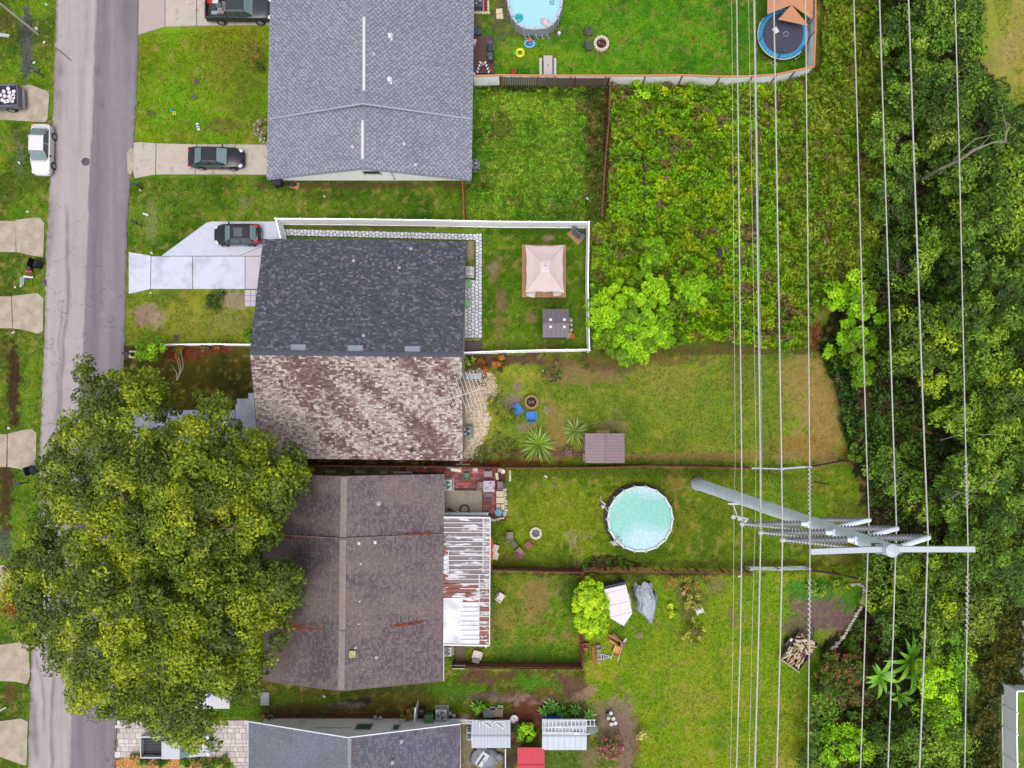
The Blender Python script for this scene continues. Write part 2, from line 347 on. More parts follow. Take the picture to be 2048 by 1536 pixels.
# fine grid where the picture looks, coarse skirt out to the horizon
STEP = .2
gx = np.arange(-52, 54, STEP); gy = np.arange(-38, 46, STEP)
gx = np.concatenate([[-900, -400, -200, -110, -75], gx, [62, 80, 120, 200, 400, 900]]); gy = np.concatenate([[-900, -400, -200, -110, -60], gy, [54, 70, 110, 200, 400, 900]])
GX, GY = np.meshgrid(gx, gy)
PXg = GX * 23 + NX; PYg = NY - GY * 23
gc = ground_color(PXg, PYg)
gz = -.05 + .07 * (fbm(GX, GY, .5, 3, 2) - .5) + .03 * (vnoise(GX * 3, GY * 3, 4) - .5)
V = np.stack([GX, GY, gz], -1).reshape(-1, 3); nxg = len(gx); nyg = len(gy)
ii = np.arange(nyg - 1)[:, None] * nxg + np.arange(nxg - 1)[None, :]
Fq = np.stack([ii, ii + 1, ii + nxg + 1, ii + nxg], -1).reshape(-1, 4)
M_GROUND = mat('turf_and_soil', (0, 0, 0), rough=.95, attr=True, var=.18, scale=2.2, var2=.24, scale2=16., bump=.6, bscale=14., spec=.1)
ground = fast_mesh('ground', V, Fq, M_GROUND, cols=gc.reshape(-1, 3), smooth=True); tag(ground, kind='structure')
# ------------------------------------------------------------------ road
def interp(tab, y):
    ys = [t[0] for t in tab]; xs = [t[1] for t in tab]; return np.interp(y, ys, xs)
RL = [(-500,124),(0,113),(170,108),(300,103),(400,98),(520,92),(650,90),(850,83),(930,78),(1040,78),(1180,72),(1300,63),(1536,56),(2100,36)]
RR = [(-500,290),(0,280),(150,275),(280,269),(330,264),(440,255),(600,251),(720,248),(900,244),(1200,238),(1440,233),(1536,230),(2100,214)]
SEAM = [(-500,208),(0,193),(200,186),(290,182),(330,181),(400,178),(700,166),(800,161),(1200,149),(1400,144),(1536,140),(2100,124)]
def road_sheet():
    ys = np.arange(-460, 2060, 2.2); nx_ = 90
    rag = (fbm(ys, ys * 0, 1 / 9., 3, 41) - .5) * 5; rag2 = (fbm(ys, ys * 0 + 50, 1 / 9., 3, 43) - .5) * 5
    L_ = interp(RL, ys) + rag; R_ = interp(RR, ys) + rag2; S_ = interp(SEAM, ys)
    t = np.linspace(0, 1, nx_); PX = L_[:, None] * (1 - t) + R_[:, None] * t; PY = np.repeat(ys[:, None], nx_, 1)
    light = lin_np((180, 170, 172)); dark = lin_np((138, 130, 138)); mid = lin_np((158, 148, 156))
    seam = np.clip((PX - S_[:, None] - (fbm(PX, PY, 1 / 30., 3, 3) - .5) * 6 * (PY < 420)) / 1.6, 0, 1)[..., None]
    c = light * (1 - seam) + dark * seam
    st = fbm(PX * 1.0, PY * .04, 1 / 7., 3, 8)[..., None]                     # long streaks along the lane
    c = c * (.86 + .28 * st)
    def streak(x0t, w, y0, y1, k, soft=30):
        nonlocal c
        x0 = interp(x0t, PY) if isinstance(x0t, list) else x0t
        a = np.exp(-((PX - x0 - (vnoise(PY / 40, PY * 0, 5) - .5) * 6) / w) ** 2) * np.clip((PY - y0) / soft, 0, 1) * np.clip((y1 - PY) / soft, 0, 1)
        a = (a * (.5 + fbm(PX, PY * .2, 1 / 5., 3, int(w * 7)) ))[..., None]
        c = c * (1 - a * (1 - k)) if k < 1 else c * (1 + a * (k - 1))
    streak([(400,134),(560,138),(800,120)], 4, 405, 860, .62); streak([(560,126),(860,112)], 3, 590, 900, .7)
    streak([(0,178),(400,152)], 7, -200, 330, .88); streak(118, 9, 90, 260, .75); streak([(400,105),(520,100)], 9, 380, 540, .72)
    streak([(0,228),(400,222),(1536,190)], 10, -400, 2000, 1.14); streak([(0,255),(300,258)], 12, -300, 100, .86); streak([(0,206),(1536,160)], 10, -400, 1800, .86); streak([(0,262),(300,250),(420,240)], 14, 150, 420, 1.12)
    streak([(1300,107),(1536,104)], 4, 1280, 2000, .58); streak([(1380,68),(1536,74)], 8, 1380, 1536, .66); streak([(1440,200),(1536,200)], 14, 1410, 2000, .86); streak([(1300,70),(1400,90)], 3, 1290, 1480, .7)
    ck = np.abs(fbm(PX, PY, 1 / 46., 3, 66) - .5) / .006; ck = np.clip(1.3 - ck, 0, 1) * (fbm(PX, PY, 1 / 120., 2, 8) > .5); ck2 = np.clip(1.4 - np.abs(PX - S_[:, None] + 1) / 1.0, 0, 1) * (vnoise(PY / 18, PY * 0, 3) > .35) * .5; ck = np.clip(ck + ck2, 0, 1)[..., None]; c = c * (1 - ck * .42)
    edge = np.clip(1 - np.minimum(PX - L_[:, None], R_[:, None] - PX) / 7., 0, 1)[..., None] * fbm(PX, PY, 1 / 8., 3, 15)[..., None] * 1.5
    edge = np.clip(edge, 0, 1); c = c * (1 - edge * .6) + lin_np((96, 78, 70)) * edge * .6
    for bx, by, br, k in [(122,142,9,.68),(117,190,8,.72),(196,140,7,.7),(205,210,7,.8),(213,280,8,1.15),(250,25,13,.86),(200,165,6,1.15),(225,590,5,1.2),(205,630,4,1.25),(152,1270,8,.8),(70,1470,9,.7)]:
        a = np.exp(-(((PX - bx) / br) ** 2 + ((PY - by) / (br * 1.3)) ** 2))[..., None] * .8; c = c * (1 - a) + c * k * a
    X = (PX - NX) / 23; Y = -(PY - NY) / 23; Z = .014 + .03 * np.sin(np.linspace(0, PI, nx_))[None, :] + 0 * X
    V = np.stack([X, Y, Z], -1).reshape(-1, 3); n = nx_; k = len(ys)
    ii = np.arange(k - 1)[:, None] * n + np.arange(n - 1)[None, :]
    Fq = np.stack([ii, ii + n, ii + n + 1, ii + 1], -1).reshape(-1, 4)
    m = mat('asphalt', (0, 0, 0), rough=.9, attr=True, var=.07, scale=1.2, var2=.13, scale2=22., bump=.25, bscale=60., spec=.2)
    o = fast_mesh('road', V, Fq, m, cols=c.reshape(-1, 3), smooth=True); tag(o, kind='structure')
road_sheet()
MH = thing('manhole_cover', 'round dark iron manhole cover set in the asphalt beside the pale parked sedan', 'manhole cover', W(172, 324))
m_iron = cm('cast_iron', (98, 90, 102), rough=.6, metal=.3, var=.2, scale=20)
b = MB(); b.lathe([(.33, 0), (.33, .052), (.30, .062)], n=28); b.build('cover', m_iron, MH, smooth=True)
MB().torus((0, 0, .05), .35, .02, 28, 6).build('rim', cm('iron_rim', (120, 112, 118), rough=.7), MH)

# ------------------------------------------------------------------ slabs and drives
M_CONC = cm('concrete', (196, 184, 172), rough=.85, var=.10, scale=.9, var2=.11, scale2=14, bump=.15, bscale=40, dirt=(lin((150,138,126)), 1.7, .64, .07))
M_CONC_OLD = cm('old_concrete', (192, 178, 160), rough=.9, var=.08, scale=1.3, var2=.12, scale2=11, bump=.2, bscale=30, dirt=(lin((150,136,116)), .9, .60, .2))
M_WHITECONC = cm('painted_concrete', (214, 218, 238), rough=.7, var=.05, scale=.8, var2=.03, scale2=12, dirt=(lin((180,182,200)), .5, .6, .1))
M_PINKCONC = cm('pale_slab', (208, 200, 216), rough=.75, var=.06, scale=.8, var2=.03, scale2=12)
def inset(pts, d):
    cx = sum(p[0] for p in pts) / len(pts); cy = sum(p[1] for p in pts) / len(pts)
    out = []
    for p in pts:
        L = math.hypot(p[0] - cx, p[1] - cy); out.append((p[0] - (p[0] - cx) / L * d, p[1] - (p[1] - cy) / L * d))
    return out
def slabs(name, polys, m, z=.04, label=None, gap=.012, joint=(110, 96, 84)):
    cx, cy, _ = W(*polys[0][0])
    t = bpy.data.objects.new(name, None); COL.objects.link(t); t.location = (cx, cy, 0); tag(t, label, None, None, 'structure')
    for i, p in enumerate(polys):
        q = [W(*a)[:2] for a in p]
        mm = m[i] if isinstance(m, list) else m
        MB().prism(inset(q, gap), -.08, z + random.uniform(-.004, .004)).build('slab', mm, t, world=True)
    return t
slabs('driveway', [[(268,286),(279,284),(312,287),(311,349),(270,357),(266,340)], [(313,287),(393,289),(390,349),(312,349)], [(394,289),(470,289),(468,349),(391,349)], [(471,289),(560,290),(560,350),(469,349)]], M_CONC)
slabs('driveway', [[(279,-30),(330,-30),(330,54),(277,70)], [(331,-30),(393,-30),(393,52),(331,54)], [(394,-30),(470,-30),(470,51),(394,52)], [(471,-30),(550,-30),(550,50),(471,51)]], [cm('drive_apron', (186,172,168), rough=.85, var=.06, scale=1, var2=.08, scale2=14), M_CONC, M_CONC, M_CONC])
slabs('kerb_patch', [[(262,296),(268,300),(267,340),(262,350),(256,346),(254,305)]], M_CONC_OLD, z=.05)
slabs('driveway', [[(258,504),(300,511),(302,513),(301,578),(258,588)], [(303,513),(385,513),(385,578),(302,578)], [(386,513),(490,513),(490,578),(386,578)], [(491,513),(540,513),(540,578),(491,578)], ], [M_WHITECONC, M_WHITECONC, M_WHITECONC, M_PINKCONC])
M_STAINW = cm('stained_painted_concrete', (206, 210, 228), rough=.7, var=.07, scale=1, var2=.05, scale2=9, dirt=(lin((120,118,128)), 1.4, .66, .04))
slabs('parking_pad', [[(323,512),(412,446),(424,443),(562,443),(562,476),(478,512)], [(479,512),(562,477),(562,512)]], [M_STAINW, M_PINKCONC], z=.032)
# gridded pavers beside the white drive
t = bpy.data.objects.new('paved_strip', None); COL.objects.link(t); t.location = W(500, 596); tag(t, kind='structure')
M_PAV = cm('lilac_paver', (206, 196, 212), rough=.8, var=.08, scale=2, var2=.05, scale2=15)
for i in range(4):
    for j in range(3): MB().prism([W(x, y)[:2] for x, y in ((490.4+i*11, 580.4+j*11), (500.6+i*11, 580.4+j*11), (500.6+i*11, 590.6+j*11), (490.4+i*11, 590.6+j*11))], -.05, .03).build('paver', M_PAV, t, world=True)
# concrete aprons on the west side of the road, each cracked into slabs
def jag(p): return [(a + random.uniform(-1.2, 1.2), b_ + random.uniform(-1.2, 1.2)) for a, b_ in p]
APR = [[[(-60,172),(40,172),(60,170),(96,182),(100,190),(96,240),(90,245),(60,243),(-60,236)]],
       [[(-80,441),(31,441),(31,504),(-80,503)], [(32,441),(70,435),(80,436),(88,446),(88,516),(60,511),(32,504)]],
       [[(-80,594),(24,593),(24,656),(-80,657)], [(25,593),(60,588),(76,586),(88,596),(87,662),(76,668),(50,661),(25,656)]],
       [[(-80,869),(14,868),(14,933),(-80,933)], [(15,868),(50,860),(66,858),(74,866),(72,936),(50,940),(15,933)]],
       [[(-80,1132),(30,1130),(46,1140),(46,1192),(30,1198),(-80,1196)]],
       [[(-80,1292),(0,1290),(40,1284),(58,1288),(60,1352),(56,1368),(30,1363),(-80,1358)]],
       [[(-80,1446),(0,1443),(44,1437),(56,1444),(54,1526),(50,1531),(0,1514),(-80,1506)]]]
for a in APR: slabs('apron', [jag(p) for p in a], M_CONC_OLD, z=.03)
# oak-side white concrete drive with a stepped corner
slabs('driveway', [[(245,826),(330,822),(330,886),(245,890)], [(331,820),(470,820),(470,888),(331,886)], [(471,808),(474,808),(474,797),(497,797),(497,786),(530,786),(530,888),(471,888)]], M_WHITECONC)
# gravel bed behind the brown roof
def scatter_mesh(name, poly, dens, size, cols, z, parent=None, mtl=None, kind='stuff', label=None, cat=None, keep=1., seed=5, hgt=.5):
    """many little stones inside a ground polygon, one mesh"""
    xs = [p[0] for p in poly]; ys = [p[1] for p in poly]
    A = (max(xs) - min(xs)) * (max(ys) - min(ys)) / 529.; n = int(A * dens)
    r = np.random.default_rng(seed); px = r.uniform(min(xs), max(xs), n); py = r.uniform(min(ys), max(ys), n)
    k = inpoly(px, py, poly) & (polydist(px, py, poly) > (fbm(px, py, .2, 2, 4) - .35) * 10); px = px[k]; py = py[k]; n = len(px)
    X = (px - NX) / 23; Y = -(py - NY) / 23; s = size * r.uniform(.5, 1.4, n); a = r.uniform(0, 6.28, n)
    V = np.zeros((n, 5, 3))
    for i in range(4):
        t = a + i * PI / 2 + r.uniform(-.3, .3, n); rr = s * r.uniform(.7, 1.2, n)
        V[:, i, 0] = X + np.cos(t) * rr; V[:, i, 1] = Y + np.sin(t) * rr; V[:, i, 2] = z
    V[:, 4, 0] = X; V[:, 4, 1] = Y; V[:, 4, 2] = z + s * hgt
    b_ = np.arange(n)[:, None] * 5; Ft = np.concatenate([b_ + np.array([[0, 1, 4]]), b_ + np.array([[1, 2, 4]]), b_ + np.array([[2, 3, 4]]), b_ + np.array([[3, 0, 4]])])
    cc = lin_np(cols)[r.integers(0, len(cols), n)] * r.uniform(.8, 1.2, n)[:, None]
    o = fast_mesh(name, V.reshape(-1, 3), Ft, mtl or M_STONES, parent, cols=np.repeat(cc, 5, 0))
    return tag(o, label, cat, None, kind)
M_STONES = mat('loose_stones', (0, 0, 0), rough=.85, attr=True, var=.12, scale=30)
GRAV = [(920,742),(965,734),(992,750),(996,785),(984,805),(974,812),(982,838),(976,868),(962,896),(954,918),(920,928)]
scatter_mesh('gravel', GRAV, 120, .055, [(230,214,192),(218,196,170),(196,170,142),(240,230,212),(160,132,108)], -.02, label='pale tan gravel spread behind the brown shingled roof', seed=8)
scatter_mesh('gravel', [(930,484),(948,484),(948,524),(930,524)], 130, .03, [(180,164,140),(160,140,114),(196,182,160)], -.01, label='sandy gravel beside the dark roof', seed=9)
scatter_mesh('gravel', [(860,446),(965,446),(965,456),(860,458)], 130, .04, [(190,176,160),(170,156,140)], -.01, seed=10, label='grit along the foot of the white fence')
# flagstone walk: irregular stones as separate pieces
def clip(poly, p, q):
    """keep the part of poly nearer to p than to q"""
    mx, my = (p[0] + q[0]) / 2, (p[1] + q[1]) / 2; nx_, ny_ = q[0] - p[0], q[1] - p[1]; out = []
    for i in range(len(poly)):
        a, b_ = poly[i], poly[(i + 1) % len(poly)]; da = (a[0] - mx) * nx_ + (a[1] - my) * ny_; db = (b_[0] - mx) * nx_ + (b_[1] - my) * ny_
        if da <= 0: out.append(a)
        if da * db < 0: t = da / (da - db); out.append((a[0] + (b_[0] - a[0]) * t, a[1] + (b_[1] - a[1]) * t))
    return out
def relax_cells(x0, y0, x1, y1, step, seed):
    r = random.Random(seed); P = []
    nx_ = max(1, round((x1 - x0) / step)); ny_ = max(1, round((y1 - y0) / step)); sx = (x1 - x0) / nx_; sy = (y1 - y0) / ny_
    for i in range(nx_):
        for j in range(ny_):
            P.append((x0 + (i + .5 + r.uniform(-.27, .27)) * sx, y0 + (j + .5 + (.22 if i % 2 else -.22) + r.uniform(-.22, .22)) * sy))
    out = []
    for p in P:
        c = [(x0, y0), (x1, y0), (x1, y1), (x0, y1)]
        for q in P:
            if q is not p and abs(q[0] - p[0]) < 2.6 * step and abs(q[1] - p[1]) < 2.6 * step: c = clip(c, p, q)
        if len(c) < 3: continue
        cx = sum(a[0] for a in c) / len(c); cy = sum(a[1] for a in c) / len(c); o = []
        for k in range(len(c)):
            a, b_, e = c[k - 1], c[k], c[(k + 1) % len(c)]
            o += [(b_[0] + (a[0] - b_[0]) * .2, b_[1] + (a[1] - b_[1]) * .2), (b_[0] + (e[0] - b_[0]) * .2, b_[1] + (e[1] - b_[1]) * .2)]
        out.append([(cx + (a[0] - cx) * .86, cy + (a[1] - cy) * .86) for a in o])
    return out
FW = bpy.data.objects.new('flagstone_walk', None); COL.objects.link(FW); FW.location = W(945, 600); tag(FW, kind='structure')
MB().prism([W(*p)[:2] for p in ((565,458),(965,467),(963,676),(927,676),(927,558),(950,558),(950,481),(565,472))], -.06, .006).build('joint_bed', cm('joint_soil', (74, 74, 70), rough=.95, var=.2, scale=6), FW, world=True)
cells = []
for c in relax_cells(565, 458, 952, 471, 7.2, 1):
    k = lambda x: (x - 565) / 400 * 10
    cells.append([(x, y + k(x)) for x, y in c])
cells += relax_cells(951, 467, 964, 560, 6.6, 2) + relax_cells(928, 560, 964, 676, 7.1, 3)
ws = [cm('white_flagstone', (222, 224, 232), rough=.8, var=.08, scale=5), cm('white_flagstone_b', (206, 208, 218), rough=.8, var=.1, scale=5), cm('white_flagstone_c', (230, 232, 240), rough=.8, var=.06, scale=5)]
cells.sort(key=lambda c: -(max(a[0] for a in c) - min(a[0] for a in c)) * (max(a[1] for a in c) - min(a[1] for a in c)))
for c in cells[:299]: MB().prism([W(*p)[:2] for p in c], -.03, .03 + random.uniform(-.005, .008)).build('stone', random.choice(ws), FW, world=True)
rest = MB()
for c in cells[299:]: rest.prism([W(*p)[:2] for p in c], -.03, .03 + random.uniform(-.005, .008))
if rest.v: rest.build('small_stone', ws[1], FW, world=True, kind='stuff')
# step pavers behind the brown roof
SP = bpy.data.objects.new('stepping_slabs', None); COL.objects.link(SP); SP.location = W(945, 752); tag(SP, kind='structure')
for i in range(5): MB().prism([W(x, y)[:2] for x, y in ((925.5 + i * 7.4, 747), (932.3 + i * 7.4, 746.5), (932.3 + i * 7.4, 758), (925.5 + i * 7.4, 758))], -.03, .05).build('paver', cm('cool_paver', (196, 204, 216), rough=.8, var=.08, scale=4), SP, world=True)
# patio of red bricks, a concrete pad and pale slabs behind the lower house
PT = bpy.data.objects.new('patio', None); COL.objects.link(PT); PT.location = W(930, 970); tag(PT, kind='structure')
MB().prism([W(*p)[:2] for p in ((800,930),(1010,936),(1012,1042),(880,1042),(880,948),(800,948))], -.06, .006).build('joint_bed', cm('brick_joint', (92, 52, 48), rough=.95, var=.25, scale=6), PT, world=True)
bk = [cm('brick_a', (160, 84, 78), rough=.85, var=.16, scale=6, var2=.08, scale2=30), cm('brick_b', (134, 74, 72), rough=.85, var=.16, scale=6), cm('brick_c', (176, 98, 88), rough=.85, var=.14, scale=6), cm('brick_d', (120, 80, 76), rough=.85, var=.2, scale=6), cm('brick_e', (150, 104, 98), rough=.85, var=.2, scale=6)]
def brickfield(x0, y0, x1, y1, w, h):
    r = 0; y = y0
    while y + h <= y1 + .1:
        x = x0 - (w / 2 if r % 2 else 0)
        while x < x1 - 1:
            a = max(x, x0); b_ = min(x + w, x1)
            if b_ - a > 2.5: MB().prism([W(p, q)[:2] for p, q in ((a + .25, y + .25), (b_ - .25, y + .25), (b_ - .25, y + h - .25), (a + .25, y + h - .25))], -.03, .032 + random.uniform(-.006, .006)).build('brick', random.choice(bk), PT, world=True)
            x += w
        y += h; r += 1
brickfield(888, 937, 992, 980, 9.5, 5.6); brickfield(966, 980, 991, 1031, 8.5, 5.8); brickfield(812, 933, 886, 944, 12, 5.5)
MB().prism([W(*p)[:2] for p in ((888,981),(964.5,981),(964.5,1033),(888,1033))], -.04, .05).build('concrete_pad', cm('patio_concrete', (166, 154, 138), rough=.85, var=.12, scale=.8, var2=.06, scale2=15, dirt=(lin((124,118,96)), .8, .58, .12)), PT, world=True)
for y0 in (982, 995, 1008.5): 
    for x0, x1 in (((992.5, 1009.5),) if y0 < 1000 else ((992.5, 1000.5), (1001.5, 1009.5))): MB().prism([W(p, q)[:2] for p, q in ((x0, y0), (x1, y0), (x1, y0 + 11.5), (x0, y0 + 11.5))], -.04, .05).build('pale_slab', cm('cream_slab', (214, 196, 170), rough=.85, var=.12, scale=3), PT, world=True)
M_CHALK = cm('rough_white_stone', (206, 198, 186), rough=.9, var=.2, scale=8, bump=.4, bscale=12)
def rock(px, py, r=.16, z=0, m=None, parent=None, lab=None):
    o = MB().ell((0, 0, r * .4), (r, r * random.uniform(.7, 1), r * .7), 8, 5, jit=.18).build('stone', m or M_CHALK, None)
    o.location = W(px, py, z); o.rotation_euler.z = random.uniform(0, 3); return o
EDG = bpy.data.objects.new('patio_stone_edging', None); COL.objects.link(EDG); EDG.location = W(1008, 1040); tag(EDG, 'rough white stones edging the red brick patio', 'edging stones')
def rowrocks(parent, pts, n, r):
    pts = [Vector(p).to_2d() if False else p for p in pts]
    seg = [math.dist(pts[i], pts[i + 1]) for i in range(len(pts) - 1)]; T = sum(seg)
    for k in range(n):
        d = T * (k + .5) / n; i = 0
        while i < len(seg) - 1 and d > seg[i]: d -= seg[i]; i += 1
        f = d / seg[i]; px = pts[i][0] * (1 - f) + pts[i + 1][0] * f + random.uniform(-1, 1); py = pts[i][1] * (1 - f) + pts[i + 1][1] * f + random.uniform(-1, 1)
        x, y, _ = W(px, py); q = r * random.uniform(.7, 1.25)
        MB().ell((x, y, q * .3), (q * random.uniform(.8, 1.3), q * random.uniform(.7, 1), q * .7), 8, 5, jit=.2).build('stone', M_CHALK, parent, world=True)
rowrocks(EDG, [(1010,975),(1012,1020),(1007,1036),(990,1040),(975,1038)], 16, .16)
SW = bpy.data.objects.new('stone_border', None); COL.objects.link(SW); SW.location = W(1700, 1220); tag(SW, 'curving row of pale limestone blocks edging the bare patch by the woods', 'stone border')
rowrocks(SW, [(1690,1173),(1712,1167),(1728,1172),(1727,1190),(1722,1212),(1706,1240),(1688,1272),(1668,1294),(1660,1300)], 34, .17)

# ------------------------------------------------------------------ houses
M_SHING = mat('shingles', (0, 0, 0), rough=.9, attr=True, var=.05, scale=.7, var2=.08, scale2=26, spec=.2)
M_UND = cm('roofing_felt', (60, 58, 64), rough=.95)
M_WHITEWALL = mat('pale_stucco', (.92, .91, .88), rough=.85, var=.05, scale=2, bump=.1, bscale=30)
M_TRIM = cm('white_trim', (236, 238, 244), rough=.5, var=.04)
M_GLASS = mat('window_glass', lin((60, 74, 80)), rough=.08, var=.05, spec=.8)
def roof_plane(parent, E0, E1, R0, R1, rows, tabw, colfn, name='shingles', lift=.02):
    """shingle tabs as real overlapping pieces on a roof plane: eave E0-E1, ridge R0-R1 (all 3D); colfn(px,py,n)->linear colours"""
    E0, E1, R0, R1 = map(np.array, (E0, E1, R0, R1)); r = rng
    nr = np.cross(E1 - E0, R0 - E0); nr = nr / np.linalg.norm(nr)
    if nr[2] < 0: nr = -nr
    Q = []; TT = []; UU = []
    for j in range(rows):
        t0 = j / rows; t1 = (j + 1.25) / rows; t1 = min(t1, 1)
        L = np.linalg.norm((E1 + (R1 - E1) * t0) - (E0 + (R0 - E0) * t0)); n = max(2, int(L / tabw))
        e = np.linspace(0, 1, n + 1) + np.concatenate([[0], r.uniform(-.32, .32, n - 1), [0]]) / n
        a = E0 + (R0 - E0) * t0; b_ = E1 + (R1 - E1) * t0; a2 = E0 + (R0 - E0) * t1; b2 = E1 + (R1 - E1) * t1
        u0 = (e[:-1] + .03 / n)[:, None]; u1 = (e[1:] - .03 / n)[:, None]
        lf = (lift * r.uniform(.5, 1.3, n))[:, None]
        p0 = a * (1 - u0) + b_ * u0 + nr * (lf + .008); p1 = a * (1 - u1) + b_ * u1 + nr * (lf + .008)
        p2 = a2 * (1 - u1) + b2 * u1 + nr * .006; p3 = a2 * (1 - u0) + b2 * u0 + nr * .006
        q0 = p0 - nr * (lf + .012); q1 = p1 - nr * (lf + .012)
        Q.append(np.stack([p0, p1, p2, p3, q0, q1], 1)); TT.append(np.full(n, t0)); UU.append((e[:-1] + e[1:]) / 2)
    Q = np.concatenate(Q); N = len(Q); TT = np.concatenate(TT); UU = np.concatenate(UU)
    cen = Q[:, :4].mean(1); s = FPX / (CAM_H - cen[:, 2]); px = cen[:, 0] * s + NX; py = NY - cen[:, 1] * s
    c = colfn(px, py, N)
    # keep quads facing up
    d = np.cross(Q[0, 1] - Q[0, 0], Q[0, 3] - Q[0, 0])[2]
    b_ = np.arange(N)[:, None] * 6
    f1 = b_ + np.array([[0, 1, 2, 3]]); f2 = b_ + np.array([[4, 5, 1, 0]])
    if d < 0: f1 = f1[:, ::-1]; f2 = f2[:, ::-1]
    V = Q.reshape(-1, 3) - np.array(parent.location)
    o = fast_mesh(name, V, np.concatenate([f1, f2]), M_SHING, parent, cols=(c[:, None, :] * np.array([1.06, 1.06, .58, .58, .6, .6])[None, :, None]).reshape(-1, 3)); tag(o, kind='stuff')      # tab tops and butts darkened to paint in the shade between courses
    return o
def gable_roof(parent, E00, E01, E10, E11, R0, R1, th=.12):
    """two slope plates under the shingles. E00-E01 one eave, E10-E11 the other, R0-R1 ridge"""
    MB().solid([E00, E01, R1, R0], th).solid([E11, E10, R0, R1], th).build('roof_deck', M_UND, parent, world=True)
def ridge_cap(parent, R0, R1, col, w=.16, n=40, name='ridge_cap'):
    a = Vector(R0); d = Vector(R1) - a; L = d.length; dn = d.normalized(); sd_ = Vector((-dn.y, dn.x, 0)); b = MB()
    for i in range(n):
        p = a + d * (i / n); q = a + d * ((i + 1.1) / n)
        up = Vector((0, 0, .05)); dp = Vector((0, 0, -.02))
        b.add([p - sd_ * w + dp + up * .6, p + up * 1.2, p + sd_ * w + dp + up * .6, q + sd_ * w + dp + up * .2, q + up * .8, q - sd_ * w + dp + up * .2], [(0, 1, 4, 5), (1, 2, 3, 4)])
    return b.build(name, cm('cap_%d_%d_%d' % col, col, rough=.9, var=.18, scale=3), parent, world=True)
def vary(base, amp, N): return np.asarray(base)[None, :] * (1 + amp * rng.uniform(-1, 1, N))[:, None]
def vent_pipe(parent, px, py, z, r=.06, h=.3, m=None, name='vent_pipe'):
    x, y, _ = W(px, py, z); MB().cyl((x, y, z - .15), (x, y, z + h), r, r, 10).lathe([(r * 3, .0), (r * 1.3, .12)], (x, y, z - .02), 10).build(name, m or M_TRIM, parent, world=True, smooth=True)
def vent_box(parent, px, py, z, s=.3, m=None):
    x, y, _ = W(px, py, z); MB().cbox((x, y, z + .1), (s, s * 1.2, .26), .05).box((x - s * .2, y - .04, z), (s * 1.7, s * 1.9, .03)).build('roof_vent', m or M_TRIM, parent, world=True)
def window(parent, c, d, axis='y', m=None, panes=2):
    """framed window on a wall; c centre, d=(width,height); axis = outward direction ('y+','y-','x+','x-')"""
    sg = 1 if '+' in axis else -1; w, h = d
    if axis[0] == 'y': bx = lambda cx, cz, sx, sz, dep, off: ((c[0] + cx, c[1] + sg * off, c[2] + cz), (sx, dep, sz))
    else: bx = lambda cx, cz, sx, sz, dep, off: ((c[0] + sg * off, c[1] + cx, c[2] + cz), (dep, sx, sz))
    f = MB()
    for cx, cz, sx, sz in ((0, h / 2, w + .12, .1), (0, -h / 2, w + .12, .1), (-w / 2, 0, .1, h - .1), (w / 2, 0, .1, h - .1)): f.box(*bx(cx, cz, sx, sz, .1, .03))
    W_ = f.build('window', M_TRIM, parent, world=True)
    p = MB()
    for k in range(panes):
        z0 = -h / 2 + h * (k + .5) / panes; g = B(*bx(0, z0, w - .1, h / panes - .05, .04, .012)).build('pane', m or M_GLASS, None); g.parent = W_; g.location = (-parent.location[0], -parent.location[1], -parent.location[2])
    return W_

# --- house one: grey shingles, ridge north-south
H1 = thing('house', 'large house with light grey shingles, white ridge vents and white gable wall', 'house', W(738, 361))
zE, zR = 2.45, 4.8
SWc = W(534, 357, zE); SEc = W(942, 359, zE); SR = W(727, 336, zR)
yN = W(0, -160, zE)[1]; sy = W(0, 236, zE)[1]
NWc = (W(545, -160, zE)[0], yN, zE); NEc = (W(949, -160, zE)[0], yN, zE); NR = (W(734, -160, 5.25)[0], yN, 5.25)
def on(a, b_, y): t = (y - a[1]) / (b_[1] - a[1]); return tuple(a[i] + (b_[i] - a[i]) * t for i in range(3))
stW = on(SWc, NWc, sy); stE = on(SEc, NEc, sy); stR = (W(728, 225, zR)[0], sy, zR); stR2 = (stR[0], sy, 5.25)
def col1(px, py, N):
    c = np.where((np.arange(N) % 2 == 0)[:, None], lin_np((150, 152, 171)), lin_np((188, 190, 207)))
    return c * (1 + .07 * rng.uniform(-1, 1, N) + .10 * (fbm(px, py, 1 / 60., 3, 5) - .5))[:, None]
off = lambda p, dy: (p[0], p[1] + dy, p[2])
gable_roof(H1, SWc, stW, SEc, stE, SR, stR); gable_roof(H1, off(stW, -.12), NWc, off(stE, -.12), NEc, off(stR2, -.12), NR)
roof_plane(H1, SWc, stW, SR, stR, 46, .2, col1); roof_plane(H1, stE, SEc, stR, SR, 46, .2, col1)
roof_plane(H1, off(stW, -.12), NWc, off(stR2, -.12), NR, 46, .2, col1); roof_plane(H1, NEc, off(stE, -.12), NR, off(stR2, -.12), 46, .2, col1)
